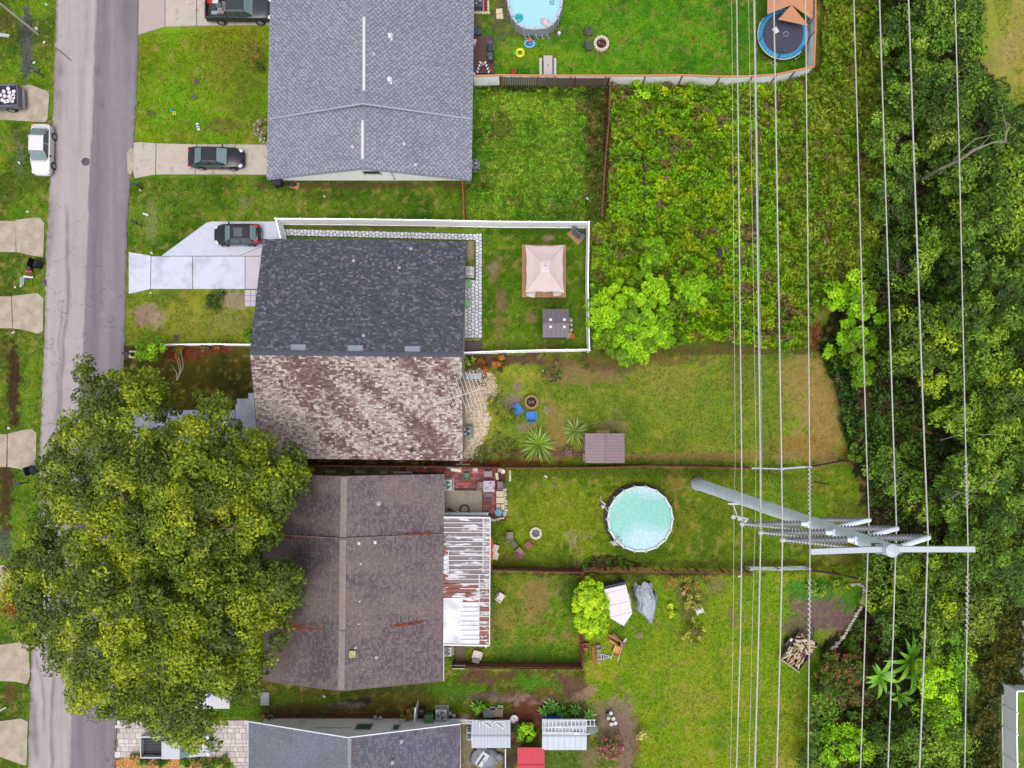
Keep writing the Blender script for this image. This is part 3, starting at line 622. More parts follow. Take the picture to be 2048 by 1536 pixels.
# flashing along the stepped gable edge
fl = MB()
for a in (stW, stE):
    p, q = Vector(off(a, -.14)), Vector(off(stR2, -.14)); fl.add([p + Vector((0, 0, .05)), q + Vector((0, 0, .05)), q + Vector((0, .09, .07)), p + Vector((0, .09, .07)), p + Vector((0, -.005, -.1)), q + Vector((0, -.005, -.1))], [(0, 1, 2, 3), (0, 1, 5, 4)])
fl.build('rake_flashing', cm('pale_metal_trim', (172, 178, 192), rough=.5), H1, world=True)
ridge_cap(H1, SR, stR, (146, 144, 162), .17, 26); ridge_cap(H1, off(stR2, -.1), NR, (146, 144, 162), .17, 80)
M_VENT = cm('white_ridge_vent', (226, 224, 230), rough=.5, var=.04)
for (xa, ya, xb, yb, zz) in ((724.5, 318, 725.5, 240, zR + .07), (727, 181, 729, 33, 5.33)):
    p = Vector(W(xa, ya, zz)); q = Vector(W(xb, yb, zz)); c = (p + q) / 2; L = (q - p).length
    MB().cbox((c.x, c.y, zz), (.24, L, .12), .05).build('ridge_vent', M_VENT, H1, world=True)
for p in ((780, 73, 4.6), (779, 160, 4.6)): vent_box(H1, *p, .3)
for p in ((747, 108, 5.0), (705, 293, 4.6), (808, 287, 4.1), (831, 329, 4.0), (914, 11, 2.8)): vent_pipe(H1, *p, r=.05, h=.22, m=M_VENT)
wx0, wx1 = SWc[0] + .55, SEc[0] - .5; wy = W(0, 361)[1]
wall = MB(); mx = stR[0]
wall.add([(wx0, wy, 0), (wx1, wy, 0), (wx1, wy, 2.45), (mx, wy, 4.62), (wx0, wy, 2.45), (wx0, yN - .3, 0), (wx1, yN - .3, 0), (wx1, yN - .3, 2.45), (mx, yN - .3, 4.62), (wx0, yN - .3, 2.45)],
         [(0, 1, 2, 3, 4), (9, 8, 7, 6, 5), (5, 0, 4, 9), (1, 6, 7, 2)])
wall.build('wall', M_WHITEWALL, H1, world=True)
window(H1, (W(754, 0, 0)[0] - .02, wy, 2.05), (1.45, .9), 'y-', panes=2); window(H1, (W(817, 0)[0] + .2, wy, 2.1), (.5, .6), 'y-', panes=2)
MB().tube([(W(791, 0)[0], wy - .06, 0.0), (W(791, 0)[0], wy - .06, 2.9)], .05).build('drain_pipe', M_TRIM, H1, world=True)
MB().solid([off(SWc, -.02), off(SWc, -.07), off(SR, -.07), off(SR, -.02)], .2).solid([off(SR, -.02), off(SR, -.07), off(SEc, -.07), off(SEc, -.02)], .2).build('rake_trim', cm('grey_rake', (158, 162, 182), rough=.6), H1, world=True)
for s_, a, b_ in ((-1, SWc, NWc), (1, SEc, NEc)):
    c = ((a[0] + b_[0]) / 2, (a[1] + b_[1]) / 2, zE - .06); MB().box(c, (.09, abs(a[1] - b_[1]), .12), rz=-math.atan2(b_[0] - a[0], b_[1] - a[1])).build('gutter', cm('grey_rake', (158,162,182)), H1, world=True)

# --- house two: ridge east-west, dark grey north slope and old brown south slope
H2 = thing('house', 'semi-detached house with a dark charcoal north slope and a mottled brown south slope', 'house', W(720, 918))
A_ = W(527, 478, 2.5); B_ = W(933, 483, 2.5); R0 = W(500, 706, 4.7); R1 = W(924, 710, 4.7); C_ = W(519, 916, 2.5); D_ = W(926, 921, 2.5)
gable_roof(H2, A_, B_, C_, D_, R0, R1)
def col2(px, py, N):
    base = np.where((rng.random(N) < .5)[:, None], lin_np((96, 98, 112)), lin_np((112, 112, 128)))
    base = np.where((rng.random(N) < .14)[:, None], lin_np((144, 142, 156)), base)
    return base * (1 + .16 * rng.uniform(-1, 1, N) + .14 * (fbm(px, py, 1 / 50., 3, 6) - .5))[:, None]
PAL = np.array([lin_np(c) for c in ((222,208,202),(190,172,166),(160,134,130),(138,108,104),(118,96,100),(202,188,180))])
def col2b(px, py, N):
    # rain streaks run diagonally across the brown slope
    f = fbm((px * .8 + py * .6) * .22, (py * .8 - px * .6) * 1.0, 1 / 30., 3, 12) + .16 * (fbm(px, py, 1 / 9., 2, 19) - .5)
    k = np.clip((f - .44) / .34 + rng.normal(0, .32, N), 0, .999)
    c = np.where((k > .5)[:, None], PAL[rng.integers(2, 5, N)], PAL[rng.choice([0, 1, 5, 2], N)])
    return c * (1 + .18 * rng.uniform(-1, 1, N))[:, None]
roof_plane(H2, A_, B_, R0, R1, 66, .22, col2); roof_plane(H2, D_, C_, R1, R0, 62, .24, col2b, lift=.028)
ridge_cap(H2, (R0[0], R0[1] + .02, R0[2] + .02), (R1[0], R1[1] + .02, R1[2] + .02), (84, 86, 102), .2, 60)
M_RV = cm('grey_roof_vent', (126, 136, 156), rough=.5, var=.08, scale=4)
for px in (597, 711, 825):
    x, y, _ = W(px, 694 + (px - 597) * .015, 4.62); MB().cbox((x, y, 4.62), (1.25, .46, .16), .04).box((x, y - .24, 4.62), (1.2, .04, .1)).build('ridge_vent', M_RV, H2, world=True)
for p in ((707, 521, 3.0), (798, 535, 3.2), (822, 497, 2.8), (727, 671, 4.4)): vent_pipe(H2, *p, r=.05, h=.18, m=cm('pipe_grey', (190, 190, 196)))
for p in ((702, 868, 3.0), (823, 900, 2.75)): vent_pipe(H2, *p, r=.07, h=.15, m=cm('dark_pipe', (66, 60, 64)))
wl0, wl1, wn_, ws_ = A_[0] + .55, B_[0] - .3, A_[1] - .5, C_[1] + .5
MB().add([(wl0, ws_, 0), (wl1, ws_, 0), (wl1, ws_, 2.4), (wl0, ws_, 2.4), (wl0, wn_, 0), (wl1, wn_, 0), (wl1, wn_, 2.4), (wl0, wn_, 2.4), (wl0, R0[1], 4.5), (wl1, R0[1], 4.5)],
         [(0, 1, 2, 3), (5, 4, 7, 6), (4, 0, 3, 8, 7), (1, 5, 6, 9, 2)]).build('wall', cm('tan_stucco', (190, 176, 156), rough=.85, var=.08), H2, world=True)
for a, b_ in ((A_, R0), (R0, C_), (B_, R1), (R1, D_)):
    MB().cyl((a[0], a[1], a[2] + .0), (b_[0], b_[1], b_[2]), .035, n=6).build('drip_edge', cm('dark_drip', (74, 70, 82)), H2, world=True)

# --- house three: brown-grey shingles, ridge north-south, three stepped sections
H3 = thing('house', 'long house with weathered brown-grey shingles in three stepped sections under the big oak', 'house', W(700, 1372))
def col3(px, py, N):
    base = np.where((rng.random(N) < .5)[:, None], lin_np((126, 113, 120)), lin_np((148, 134, 138)))
    band = np.exp(-((px - interp([(940,620),(1100,600),(1250,590),(1380,540)], py)) / 22.) ** 2) + np.exp(-((px - interp([(940,655),(1400,640)], py)) / 26.) ** 2) * .5
    base = base * (1 - .45 * np.clip(band * fbm(px, py, 1 / 40., 3, 3) * 2, 0, 1))[:, None]
    tan_ = np.clip((fbm(px * .5, py, 1 / 45., 4, 25) - .45) / .2, 0, 1)[:, None] * .55
    tan_ = np.maximum(tan_, (np.clip((600 - px) / 50, 0, 1) * .7)[:, None])
    base = base * (1 - tan_) + (lin_np((166, 146, 142)) * tan_)
    return base * (1 + .13 * rng.uniform(-1, 1, N))[:, None]
secs = [(945, 1076, 2.5, 4.7, (600, 888), 690), (1071, 1257, 2.62, 4.85, (540, 887), 686), (1252, 1379, 2.5, 4.7, (527, 885.5), 682)]
for k, (y0, y1, ze, zr, (xw, xe), xr) in enumerate(secs):
    yn = W(0, (948, 1069, 1244)[k], ze)[1]; ys = W(0, (1069, 1244, 1361)[k], ze)[1]
    if k == 1: yn += .05; ys -= .05
    xw_ = W(527, 1300, 2.5)[0]; xe_n = W(888.5 if k == 0 else 887, (948, 1069, 1244)[k], ze)[0]; xe_s = W((887, 886.5, 885)[k], 0, ze)[0]; xr_ = W((688, 686, 684)[k], 0, zr)[0]
    e00, e01, e10, e11 = (xw_, yn, ze), (xw_, ys, ze), (xe_n, yn, ze), (xe_s, ys, ze); r0, r1 = (xr_, yn, zr), (xr_ - .06, ys, zr)
    gable_roof(H3, e00, e01, e10, e11, r0, r1)
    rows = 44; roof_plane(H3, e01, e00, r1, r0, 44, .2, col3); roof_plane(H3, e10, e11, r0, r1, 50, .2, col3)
    ridge_cap(H3, (r0[0], r0[1] - .1, zr + .01), (r1[0], r1[1] + .1, zr + .01), (150, 136, 132), .26, int(abs(yn - ys) / .22))
    # pale rake edges
    for (a, b_) in ((e00, r0), (e10, r0)) if k == 1 else (((e01, r1), (e11, r1)) if k == 2 else ()):
        MB().cyl((a[0], a[1], a[2] + .03), (b_[0], b_[1], b_[2] + .03), .04, n=6).build('rake_trim', cm('worn_rake', (132, 120, 116), rough=.8), H3, world=True)
    if k == 0: MB().cyl((e11[0], e11[1], e11[2] + .05), (r1[0], r1[1], r1[2] + .08), .035, n=6).cyl((e01[0], e01[1], e01[2] + .05), (r1[0], r1[1], r1[2] + .08), .035, n=6).build('valley_flashing', cm('pale_flashing', (176, 164, 150), rough=.6), H3, world=True)
yn, ys = W(0, 948, 2.5)[1], W(0, 1361, 2.5)[1]; xw_, xe_ = W(527, 0, 2.5)[0], W(886, 0, 2.5)[0]
MB().box(((xw_ + xe_) / 2, (yn + ys) / 2, 1.2), (xe_ - xw_ - 1.0, yn - ys - .9, 2.38)).build('wall', cm('buff_stucco', (190, 170, 150), rough=.85, var=.1), H3, world=True)
xm = W(684, 0, 4.7)[0]
MB().add([(xw_ + .5, ys + .45, 2.39), (xe_ - .5, ys + .45, 2.39), (xm, ys + .45, 4.5)], [(0, 1, 2)]).build('gable_wall', cm('buff_stucco', (190, 170, 150)), H3, world=True)
MB().add([(xw_ + .5, yn - .45, 2.39), (xe_ - .5, yn - .45, 2.39), (xm, yn - .45, 4.5)], [(1, 0, 2)]).build('gable_wall', cm('buff_stucco', (190, 170, 150)), H3, world=True)
MB().box((xe_ + .05, (W(0, 1292, 2.5)[1] + ys) / 2, 2.42), (.1, 3.0, .12)).build('gutter', cm('pinkish_gutter', (196, 180, 178), rough=.6), H3, world=True); MB().box((xe_ + .05, (yn + W(0, 1034, 2.5)[1]) / 2, 2.42), (.1, 3.6, .12)).build('gutter', cm('pinkish_gutter', (196, 180, 178), rough=.6), H3, world=True)
def leaves_on_roof(poly, n, z0fn, name='fallen_leaves'):
    xs = [p[0] for p in poly]; ys_ = [p[1] for p in poly]; V = []; Fk = []
    px = rng.uniform(min(xs), max(xs), n * 3); py = rng.uniform(min(ys_), max(ys_), n * 3); k = inpoly(px, py, poly); px = px[k][:n]; py = py[k][:n]; n = len(px)
    z = z0fn(px, py) + .07 + rng.uniform(0, .06, n); s = FPX / (CAM_H - z); X = (px - NX) / s; Y = -(py - NY) / s; a = rng.uniform(0, 6.3, n); q = rng.uniform(.04, .09, n)
    V = np.zeros((n, 4, 3))
    for i in range(4): V[:, i, 0] = X + np.cos(a + i * PI / 2) * q * (1 if i % 2 else .5); V[:, i, 1] = Y + np.sin(a + i * PI / 2) * q * (1 if i % 2 else .5); V[:, i, 2] = z + rng.uniform(-.02, .02, n)
    c = lin_np([(150,64,38),(124,52,36),(170,84,52),(96,44,34)])[rng.integers(0, 4, n)]
    o = fast_mesh(name, V.reshape(-1, 3) - np.array(H3.location), np.arange(n * 4).reshape(n, 4), M_STONES, H3, cols=np.repeat(c, 4, 0)); tag(o, kind='stuff')
z3 = lambda px, py: 2.62 + np.clip(1 - np.abs(px - 686) / np.where(px < 686, 160, 202), 0, 1) * 2.1
leaves_on_roof([(550,1240),(600,1247),(650,1255),(645,1260),(600,1258),(572,1266)], 1100, z3)
leaves_on_roof([(775,1252),(848,1242),(842,1247),(800,1253)], 260, z3); leaves_on_roof([(800,1068),(860,1065),(862,1070),(820,1072)], 160, z3)
leaves_on_roof([(560,1070),(640,1076),(640,1079),(560,1076)], 160, z3)
vent_pipe(H3, 757, 1007, 4.0, .07, .15, cm('pipe_grey', (190,190,196)))
for p in ((719, 1086, 4.4), (751, 1084, 4.1)): vent_box(H3, *p, .22, cm('white_metal', (220, 226, 232), rough=.4))
for p in ((722, 1127, 4.4), (720, 1202, 4.4), (718, 1247, 4.4), (711, 1295, 4.4), (753, 1315, 4.1)): vent_pipe(H3, *p, r=.05, h=.25, m=M_VENT)
x, y, _ = W(706, 1307, 4.6); b = MB()
for q in ((-.2, 0), (.2, 0)): b.box((x + q[0], y, 4.72), (.08, .52, .2))
for q in ((0, -.22), (0, .22)): b.box((x + q[0], y + q[1], 4.72), (.34, .08, .2))
sk = b.build('skylight', cm('yellow_frame', (206, 196, 110), rough=.6), H3, world=True); g = MB().box((x - H3.location.x, y - H3.location.y, 4.73), (.3, .34, .04)).build('pane', cm('skylight_pane', (120, 122, 120), rough=.2), sk)

# --- patio cover with peeling white paint, long pans running east-west
PC = thing('patio_cover', 'flat patio cover of metal pans with white paint peeling to grey and rust', 'patio cover', W(930, 1290))
def peel(name, base, dc, ds, th, so=.02, stretch=(1, 1, 1)):
    m = bpy.data.materials.new(name); m.use_nodes = True; N = m.node_tree.nodes; L = m.node_tree.links; b = N['Principled BSDF']; b.inputs['Roughness'].default_value = .6
    tc = N.new('ShaderNodeTexCoord'); mp = N.new('ShaderNodeMapping'); mp.inputs['Scale'].default_value = stretch; L.new(tc.outputs['Object'], mp.inputs['Vector'])
    n = N.new('ShaderNodeTexNoise'); n.inputs['Scale'].default_value = ds; n.inputs['Detail'].default_value = 8; n.inputs['Roughness'].default_value = .6; L.new(mp.outputs[0], n.inputs['Vector'])
    mr = N.new('ShaderNodeMapRange'); mr.inputs['From Min'].default_value = th - so; mr.inputs['From Max'].default_value = th + so; L.new(n.outputs['Fac'], mr.inputs['Value'])
    mx = N.new('ShaderNodeMix'); mx.data_type = 'RGBA'; mx.inputs['A'].default_value = (*lin(base), 1); mx.inputs['B'].default_value = (*lin(dc), 1); L.new(mr.outputs[0], mx.inputs['Factor']); L.new(mx.outputs['Result'], b.inputs['Base Color'])
    return m
P_GREY = peel('peeling_white_over_grey', (226, 222, 228), (118, 108, 112), 1.6, .43, .02, (.35, 2.2, 1)); P_RED = peel('peeling_white_over_rust', (226, 222, 228), (132, 62, 52), 1.1, .47, .015, (.5, 1.8, 1)); P_WHITE = peel('white_roof_coating', (232, 232, 238), (190, 190, 204), .8, .6, .1)
P_LG = peel('grey_worn_pan', (214, 210, 214), (140, 130, 132), 2.2, .47, .03, (.6, 2., 1)); P_RED2 = peel('rusty_pan', (214, 210, 214), (136, 66, 56), 1.8, .42, .015, (1, 2, 1))
zc = 2.62; npan = 27; ty, by_ = 1036, 1289
for k in range(npan):
    y0 = ty + (by_ - ty) * k / npan; y1 = ty + (by_ - ty) * (k + 1) / npan
    xl = 887.5 - 1.2 * k / npan
    cuts = [xl, 896 if k > 5 else xl, 967, 980.5] if k < 14 else [xl, 925 if k > 16 else 935, 959, 980]
    if k == 17: MB().add([W(887, 1200, zc + .003), W(886.5, 1288, zc + .003), W(926, 1288, zc + .003), W(926, 1200, zc + .003)], [(0, 1, 2, 3)]).build('coated_sheet', P_WHITE, PC, world=True)
    for q in range(3):
        if cuts[q + 1] - cuts[q] < 1: continue
        a = W(cuts[q], y1, zc); c = W(cuts[q + 1], y0, zc); drop = .01 * q
        if k < 14: mm = (P_RED if 5 < k < 8 or k > 11 else P_WHITE, P_GREY, P_LG)[q]
        else: mm = (P_RED if k < 17 else P_WHITE, P_RED if k < 18 else P_WHITE, P_RED2 if k % 2 or k > 22 else P_LG)[q]
        MB().box(((a[0] + c[0]) / 2, (a[1] + c[1]) / 2, zc - drop - .02), (c[0] - a[0] - .02, abs(c[1] - a[1]) - .05, .04)).build('roof_pan', mm, PC, world=True)
    a = W(xl + (5 if 3 < k < 14 else 0), y0, zc); c = W(980.3, y0, zc)
    if k < 14 or k % 3 != 1:
        L = c[0] - a[0]; x0 = a[0] if k < 14 else W(920, 0, zc)[0]
        MB().box(((x0 + c[0]) / 2, a[1], zc + .03), (c[0] - x0, .055, .1)).build('standing_seam', cm('chalky_white', (236, 234, 240), rough=.6, var=.05), PC, world=True)
for (xa, ya, xb, yb, w) in ((966.5, 1036, 966, 1146, .06), (980.5, 1036, 979, 1291, .08), (958.5, 1150, 958, 1262, .06), (887.5, 1034, 980.5, 1035, .09), (886.5, 1289.5, 979, 1291, .12), (897, 1100, 897, 1146, .05)):
    a, c = Vector(W(xa, ya, zc + .06)), Vector(W(xb, yb, zc + .06)); d = c - a
    MB().box(((a + c) / 2), (d.length, w, .12), rz=math.atan2(d.y, d.x)).build('edge_trim', cm('chalky_white', (236,234,240)), PC, world=True)
for px, py in ((975, 1042), (974, 1160), (973, 1284)):
    x, y, _ = W(px, py, 1.3); MB().box((x, y, 1.3), (.1, .1, 2.58)).build('post', M_TRIM, PC, world=True)
MB().box((W(934, 0)[0], W(0, 1036, 1)[1] + .35, .6), (3.8, .06, 1.1)).build('knee_wall', mat('grey_siding', (.8, .8, .8)), PC, world=True); MB().box((W(934, 0)[0], W(0, 1036, 1)[1] + .36, 1.18), (3.8, .22, .05)).build('sill', M_TRIM, PC, world=True)

# --- house four (bottom): grey gable wall facing north with windows, ridge north-south
H4 = thing('house', 'grey-roofed house at the bottom edge with a pale grey gable wall and two windows', 'house', W(700, 1437))
ze, zr = 2.4, 5.1
NW4 = W(497, 1443, ze); NE4 = W(921, 1448, ze); NR4 = W(696, 1475, zr); yS = W(0, 1700, ze)[1]
SW4 = (NW4[0], yS, ze); SE4 = (NE4[0] - .1, yS, ze); SR4 = (NR4[0] - .1, yS, zr)
gable_roof(H4, NW4, SW4, NE4, SE4, NR4, SR4)
def col4(px, py, N):
    base = lin_np((146, 150, 166))[None, :] * (1 + .10 * rng.uniform(-1, 1, N) + .3 * (fbm(px, py, 1 / 30., 3, 61) - .5))[:, None]
    e = np.where(px > 700, 1, 0)[:, None]
    b2 = np.where((rng.random(N) < .5)[:, None], lin_np((120, 120, 140)), lin_np((142, 138, 154))); pur = np.clip((fbm(px, py, 1 / 50., 3, 64) - .5) / .1, 0, 1)[:, None] * .5
    b2 = b2 * (1 - pur) + lin_np((128, 112, 124)) * pur
    return base * (1 - e) + b2 * e
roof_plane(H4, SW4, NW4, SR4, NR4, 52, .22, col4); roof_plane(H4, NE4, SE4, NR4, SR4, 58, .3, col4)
ridge_cap(H4, (NR4[0] + .12, NR4[1] - .05, zr), (SR4[0] + .12, SR4[1], zr), (152, 154, 166), .15, 40)
for a in (NW4, NE4): MB().solid([(a[0], a[1] + .06, a[2] + .05), (a[0], a[1] - .03, a[2] + .05), (NR4[0], NR4[1] - .03, zr + .06), (NR4[0], NR4[1] + .06, zr + .06)], .18).build('rake_trim', M_TRIM, H4, world=True)
for a, b_ in ((NW4, SW4), (NE4, SE4)): MB().box(((a[0] + b_[0]) / 2, (a[1] + b_[1]) / 2, ze - .05), (.12, abs(a[1] - b_[1]), .12)).build('gutter', M_TRIM, H4, world=True)
gy4 = W(0, 1437)[1]; gx0 = W(530, 0)[0]; gx1 = W(918, 0, 1)[0]
m_gw = mat('grey_stucco', (.80, .82, .84), rough=.8, var=.07, scale=1.5, bump=.12, bscale=25, dirt=((.6, .61, .63), .7, .62, .1))
MB().add([(gx0, gy4, 0), (gx1, gy4, 0), (gx1, gy4, 2.3), (NR4[0], gy4, 4.9), (gx0, gy4, 2.3), (gx0, yS, 0), (gx1, yS, 0), (gx1, yS, 2.3), (gx0, yS, 2.3)], [(4, 3, 2, 1, 0), (5, 0, 4, 8)[::-1], (1, 6, 7, 2)[::-1]]).build('wall', m_gw, H4, world=True)
m_gg = mat('green_glass', lin((84, 132, 104)), rough=.1, var=.1, scale=3, spec=.8)
x2 = W(727, 0, 1.6)[0]; window(H4, (W(728, 0, 1.7)[0], gy4, 1.75), (1.4, 1.3), 'y+', m_gg, 2); window(H4, (W(793, 0, 1.7)[0], gy4, 1.85), (.6, 1.1), 'y+', m_gg, 2)
vent_pipe(H4, 803, 1483, 4.3, .05, .3, M_VENT); vent_pipe(H4, 785, 1525, 4.4, .05, .3, M_VENT)
MB().box((W(665, 0, 2)[0], gy4 + .04, 1.95), (3.0, .07, .08)).build('wall_cable_cover', cm('light_strip', (206, 208, 210)), H4, world=True)
# ------------------------------------------------------------------ foliage
M_LEAF = mat('leaves', (0, 0, 0), rough=.55, attr=True, var=.0, spec=.3, transl=.28)
M_BLADE = mat('grass_blades', (0, 0, 0), rough=.8, attr=True, var=.0, spec=.1, transl=.2)
M_BARK = cm('bark', (112, 98, 84), rough=.95, var=.3, scale=3, bump=.5, bscale=12)
M_BARKP = cm('pale_bark', (148, 140, 126), rough=.95, var=.2, scale=3)
def leaf_cloud(name, P, Nr, size, col, parent=None, elong=1.7, mtl=None, r=rng, fold=.18, tang=None):
    n = len(P); Nr = Nr / (np.linalg.norm(Nr, axis=1, keepdims=True) + 1e-9)
    a = r.normal(size=(n, 3)) if tang is None else tang
    T = a - (a * Nr).sum(1, keepdims=True) * Nr; T /= np.linalg.norm(T, axis=1, keepdims=True) + 1e-9
    Bn = np.cross(Nr, T); s = np.asarray(size)[:, None]
    V = np.empty((n, 4, 3)); V[:, 0] = P - T * s * .5 * elong; V[:, 2] = P + T * s * .5 * elong
    V[:, 1] = P + Bn * s * .45 + Nr * s * fold; V[:, 3] = P - Bn * s * .45 + Nr * s * fold
    if parent is not None: V = V - np.array(parent.location)
    return fast_mesh(name, V.reshape(-1, 3), np.arange(n * 4).reshape(n, 4), mtl or M_LEAF, parent, cols=np.repeat(col, 4, 0))
def pal_pick(pal, t, r):
    """pal: list of (rgb, weight); t in 0..1 sorted spatial noise -> colour along the palette with jitter"""
    cs = lin_np([p[0] for p in pal]); w = np.cumsum([p[1] for p in pal], dtype=float); w /= w[-1]
    return cs[np.searchsorted(w, np.clip(t, 0, .999))]
def clump_points(poly, dens, z0, z1, edge, seed, layers=1, amp=.6, nscale=1 / 40., lobes=None):
    """clump centres for a crown whose outline (picture pixels at mid height) is poly; dens per m2"""
    r = np.random.default_rng(seed); xs = [p[0] for p in poly]; ys = [p[1] for p in poly]
    s = FPX / (CAM_H - (z0 + z1) / 2); A = (max(xs) - min(xs)) * (max(ys) - min(ys)) / s / s; n = int(A * dens)
    # jittered grid gives even cover
    g = max(1, int(math.sqrt(n * (max(xs) - min(xs)) / max(1, (max(ys) - min(ys)))))); h = max(1, int(round(n / g)))
    px, py = np.meshgrid((np.arange(g) + .5) / g, (np.arange(h) + .5) / h); px = px.ravel() + r.uniform(-.6, .6, px.size) / g; py = py.ravel() + r.uniform(-.6, .6, py.size) / h
    px = min(xs) + px * (max(xs) - min(xs)); py = min(ys) + py * (max(ys) - min(ys))
    k = inpoly(px, py, poly)
    if k.sum() < 4: px = r.uniform(-.3, .3, 5) * (max(xs) - min(xs)) + (max(xs) + min(xs)) / 2; py = r.uniform(-.3, .3, 5) * (max(ys) - min(ys)) + (max(ys) + min(ys)) / 2; k = np.ones(5, bool)
    px = px[k]; py = py[k]; d = polydist(px, py, poly) / s
    q = 1 - np.clip(d / edge, 0, 1); z = z0 + (z1 - z0) * np.sqrt(np.clip(1 - q * q, 0, 1)) + (fbm(px, py, nscale, 3, seed) - .5) * 2 * amp
    if lobes:          # boughs: raised rounded masses with hollows between them
        v = 1 - np.abs(fbm(px, py, 1 / lobes[0], 2, seed + 60) - .5) * 4.2; z = z - lobes[1] * np.clip(v, 0, 1) ** 2; k = v < 1 - lobes[2] * r.random(len(v)); px, py, d, z = px[k], py[k], d[k], z[k]
    s2 = FPX / (CAM_H - z); return np.stack([(px - NX) / s2, -(py - NY) / s2, z], 1), px, py, d, r
def crown_leaves(C, px, py, r, cr, per, leaf, pal, flat=.65, seed=1, bright=.22, cvar=.5, elong=1.7, updir=.8):
    n = len(C); per = np.maximum(3, (per * r.uniform(.7, 1.3, n)).astype(int)); idx = np.repeat(np.arange(n), per); N = len(idx)
    rad = cr * r.uniform(.7, 1.3, n)
    d = r.normal(size=(N, 3)); d[:, 2] = np.abs(d[:, 2]) * 1.1 - .25; d /= np.linalg.norm(d, axis=1, keepdims=True)
    rr = rad[idx] * r.uniform(.45, 1.08, N) ** .6
    P = C[idx] + d * rr[:, None] * np.array([1, 1, flat])
    Nr = d + r.normal(size=(N, 3)) * .55 + np.array([0, 0, updir])
    t = np.clip((fbm(px, py, 1 / 45., 3, seed + 3) - .5) * 2.6 + .5 + r.normal(0, .27, n), 0, .999)
    c = pal_pick(pal, t, r)[idx] * (1 + bright * r.normal(size=N)).clip(.45, 1.7)[:, None]
    c = c * np.array([1.34, 1.33, .92]) * (1 + cvar * (r.random((N, 1)) - .5) * np.array([.5, .1, .4]))
    return P, Nr, leaf * r.uniform(.5, 1.55, N), c
def tree(name, label, cat, poly, z0, z1, edge, dens, cr, per, leaf, pal, trunk=None, group=None, amp=.6, seed=1, flat=.65, layers=1, limbs=6, tr=.18, bark=None, gap=0., flowers=None, cvar=.5, bright=.22, trunkvis=True, nscale=1/40., elong=1.7, updir=.8, under=None, holes=None, lobes=None):
    C, px, py, d, r = clump_points(poly, dens, z0, z1, edge, seed, amp=amp, nscale=nscale, lobes=lobes)
    for hx_, hy_, hrx, hry in holes or ():
        k = np.hypot((px - hx_) / hrx, (py - hy_) / hry) + (fbm(px, py, 1 / 10., 2, 9) - .5) > 1; C, px, py = C[k], px[k], py[k]
    if gap:
        g_ = fbm(px, py, 1 / 32., 3, seed + 40); k = g_ >= np.quantile(g_, max(0, gap - .2) * 1.1); C, px, py = C[k], px[k], py[k]
    if under:           # a second, lower storey of clumps with its own palette
        C2, px2, py2, d2, _ = clump_points(poly, dens * .6, z0 * .6, z1 * .62, edge, seed + 7, amp=amp)
    cx = sum(p[0] for p in poly) / len(poly); cy = sum(p[1] for p in poly) / len(poly)
    if trunk is None: trunk = (NX + (cx - NX) * (CAM_H - z1 * .6) / CAM_H, NY + (cy - NY) * (CAM_H - z1 * .6) / CAM_H)
    bx, by, _ = W(*trunk); t = thing(name, label, cat, (bx, by, 0), 0, group)
    P, Nr, S, c = crown_leaves(C, px, py, r, cr, per, leaf, pal, flat, seed, bright, cvar, elong, updir)
    if under:
        P2, N2, S2, c2 = crown_leaves(C2, px2, py2, r, cr * 1.2, per, leaf, under, flat, seed, bright, cvar, elong)
        P = np.concatenate([P, P2]); Nr = np.concatenate([Nr, N2]); S = np.concatenate([S, S2]); c = np.concatenate([c, c2])
    leaf_cloud('crown', P, Nr, S, c, t, elong=elong)
    b = MB(); top = Vector((bx + r.uniform(-.3, .3), by + r.uniform(-.3, .3), z0 * .75 + .2)); b.cyl((bx, by, -.1), top, tr * 1.25, tr * .8, 10)
    if len(C):
        for i in r.choice(len(C), min(limbs, len(C)), replace=False):
            e = Vector(C[i]) - Vector((0, 0, cr * .25)); m_ = top.lerp(e, .5) + Vector((r.uniform(-.3, .3), r.uniform(-.3, .3), (e.z - top.z) * .15 + .1))
            b.tube([top, m_, e], [tr * .6, tr * .35, tr * .12], 6)
    b.build('trunk', bark or M_BARK, t, world=True, smooth=True)
    if flowers:
        fc, nf, fs = flowers; i = r.integers(0, len(P), nf); q = P[i] + np.array([0, 0, leaf * .5]) + r.normal(size=(nf, 3)) * .04
        cc = lin_np(fc)[r.integers(0, len(fc), nf)] * r.uniform(.8, 1.2, nf)[:, None]
        m = 4; q = np.repeat(q, m, 0) + r.normal(size=(nf * m, 3)) * fs * .5
        leaf_cloud('blossoms', q, r.normal(size=(nf * m, 3)) * .5 + np.array([0, 0, 1]), np.full(nf * m, fs), np.repeat(cc, m, 0), t, elong=1.1)['kind'] = 'stuff'
    return t
def blob(cx, cy, rx, ry=None, n=16, seed=0, k=.16):
    ry = ry or rx; r = random.Random(seed * 7 + int(cx)); ph = [r.uniform(0, 6.3) for _ in range(3)]
    out = []
    for i in range(n):
        a = 2 * PI * i / n; f = 1 + k * (math.sin(2 * a + ph[0]) * .4 + math.sin(3 * a + ph[1]) * .5 + math.sin(5 * a + ph[2]) * .4)
        out.append((cx + rx * f * math.cos(a), cy + ry * f * math.sin(a)))
    return out
OAKP = [((82, 100, 36), 2.2), ((98, 118, 36), 2.6), ((115, 137, 34), 2.8), ((132, 154, 34), 2.2), ((154, 168, 38), .8)]
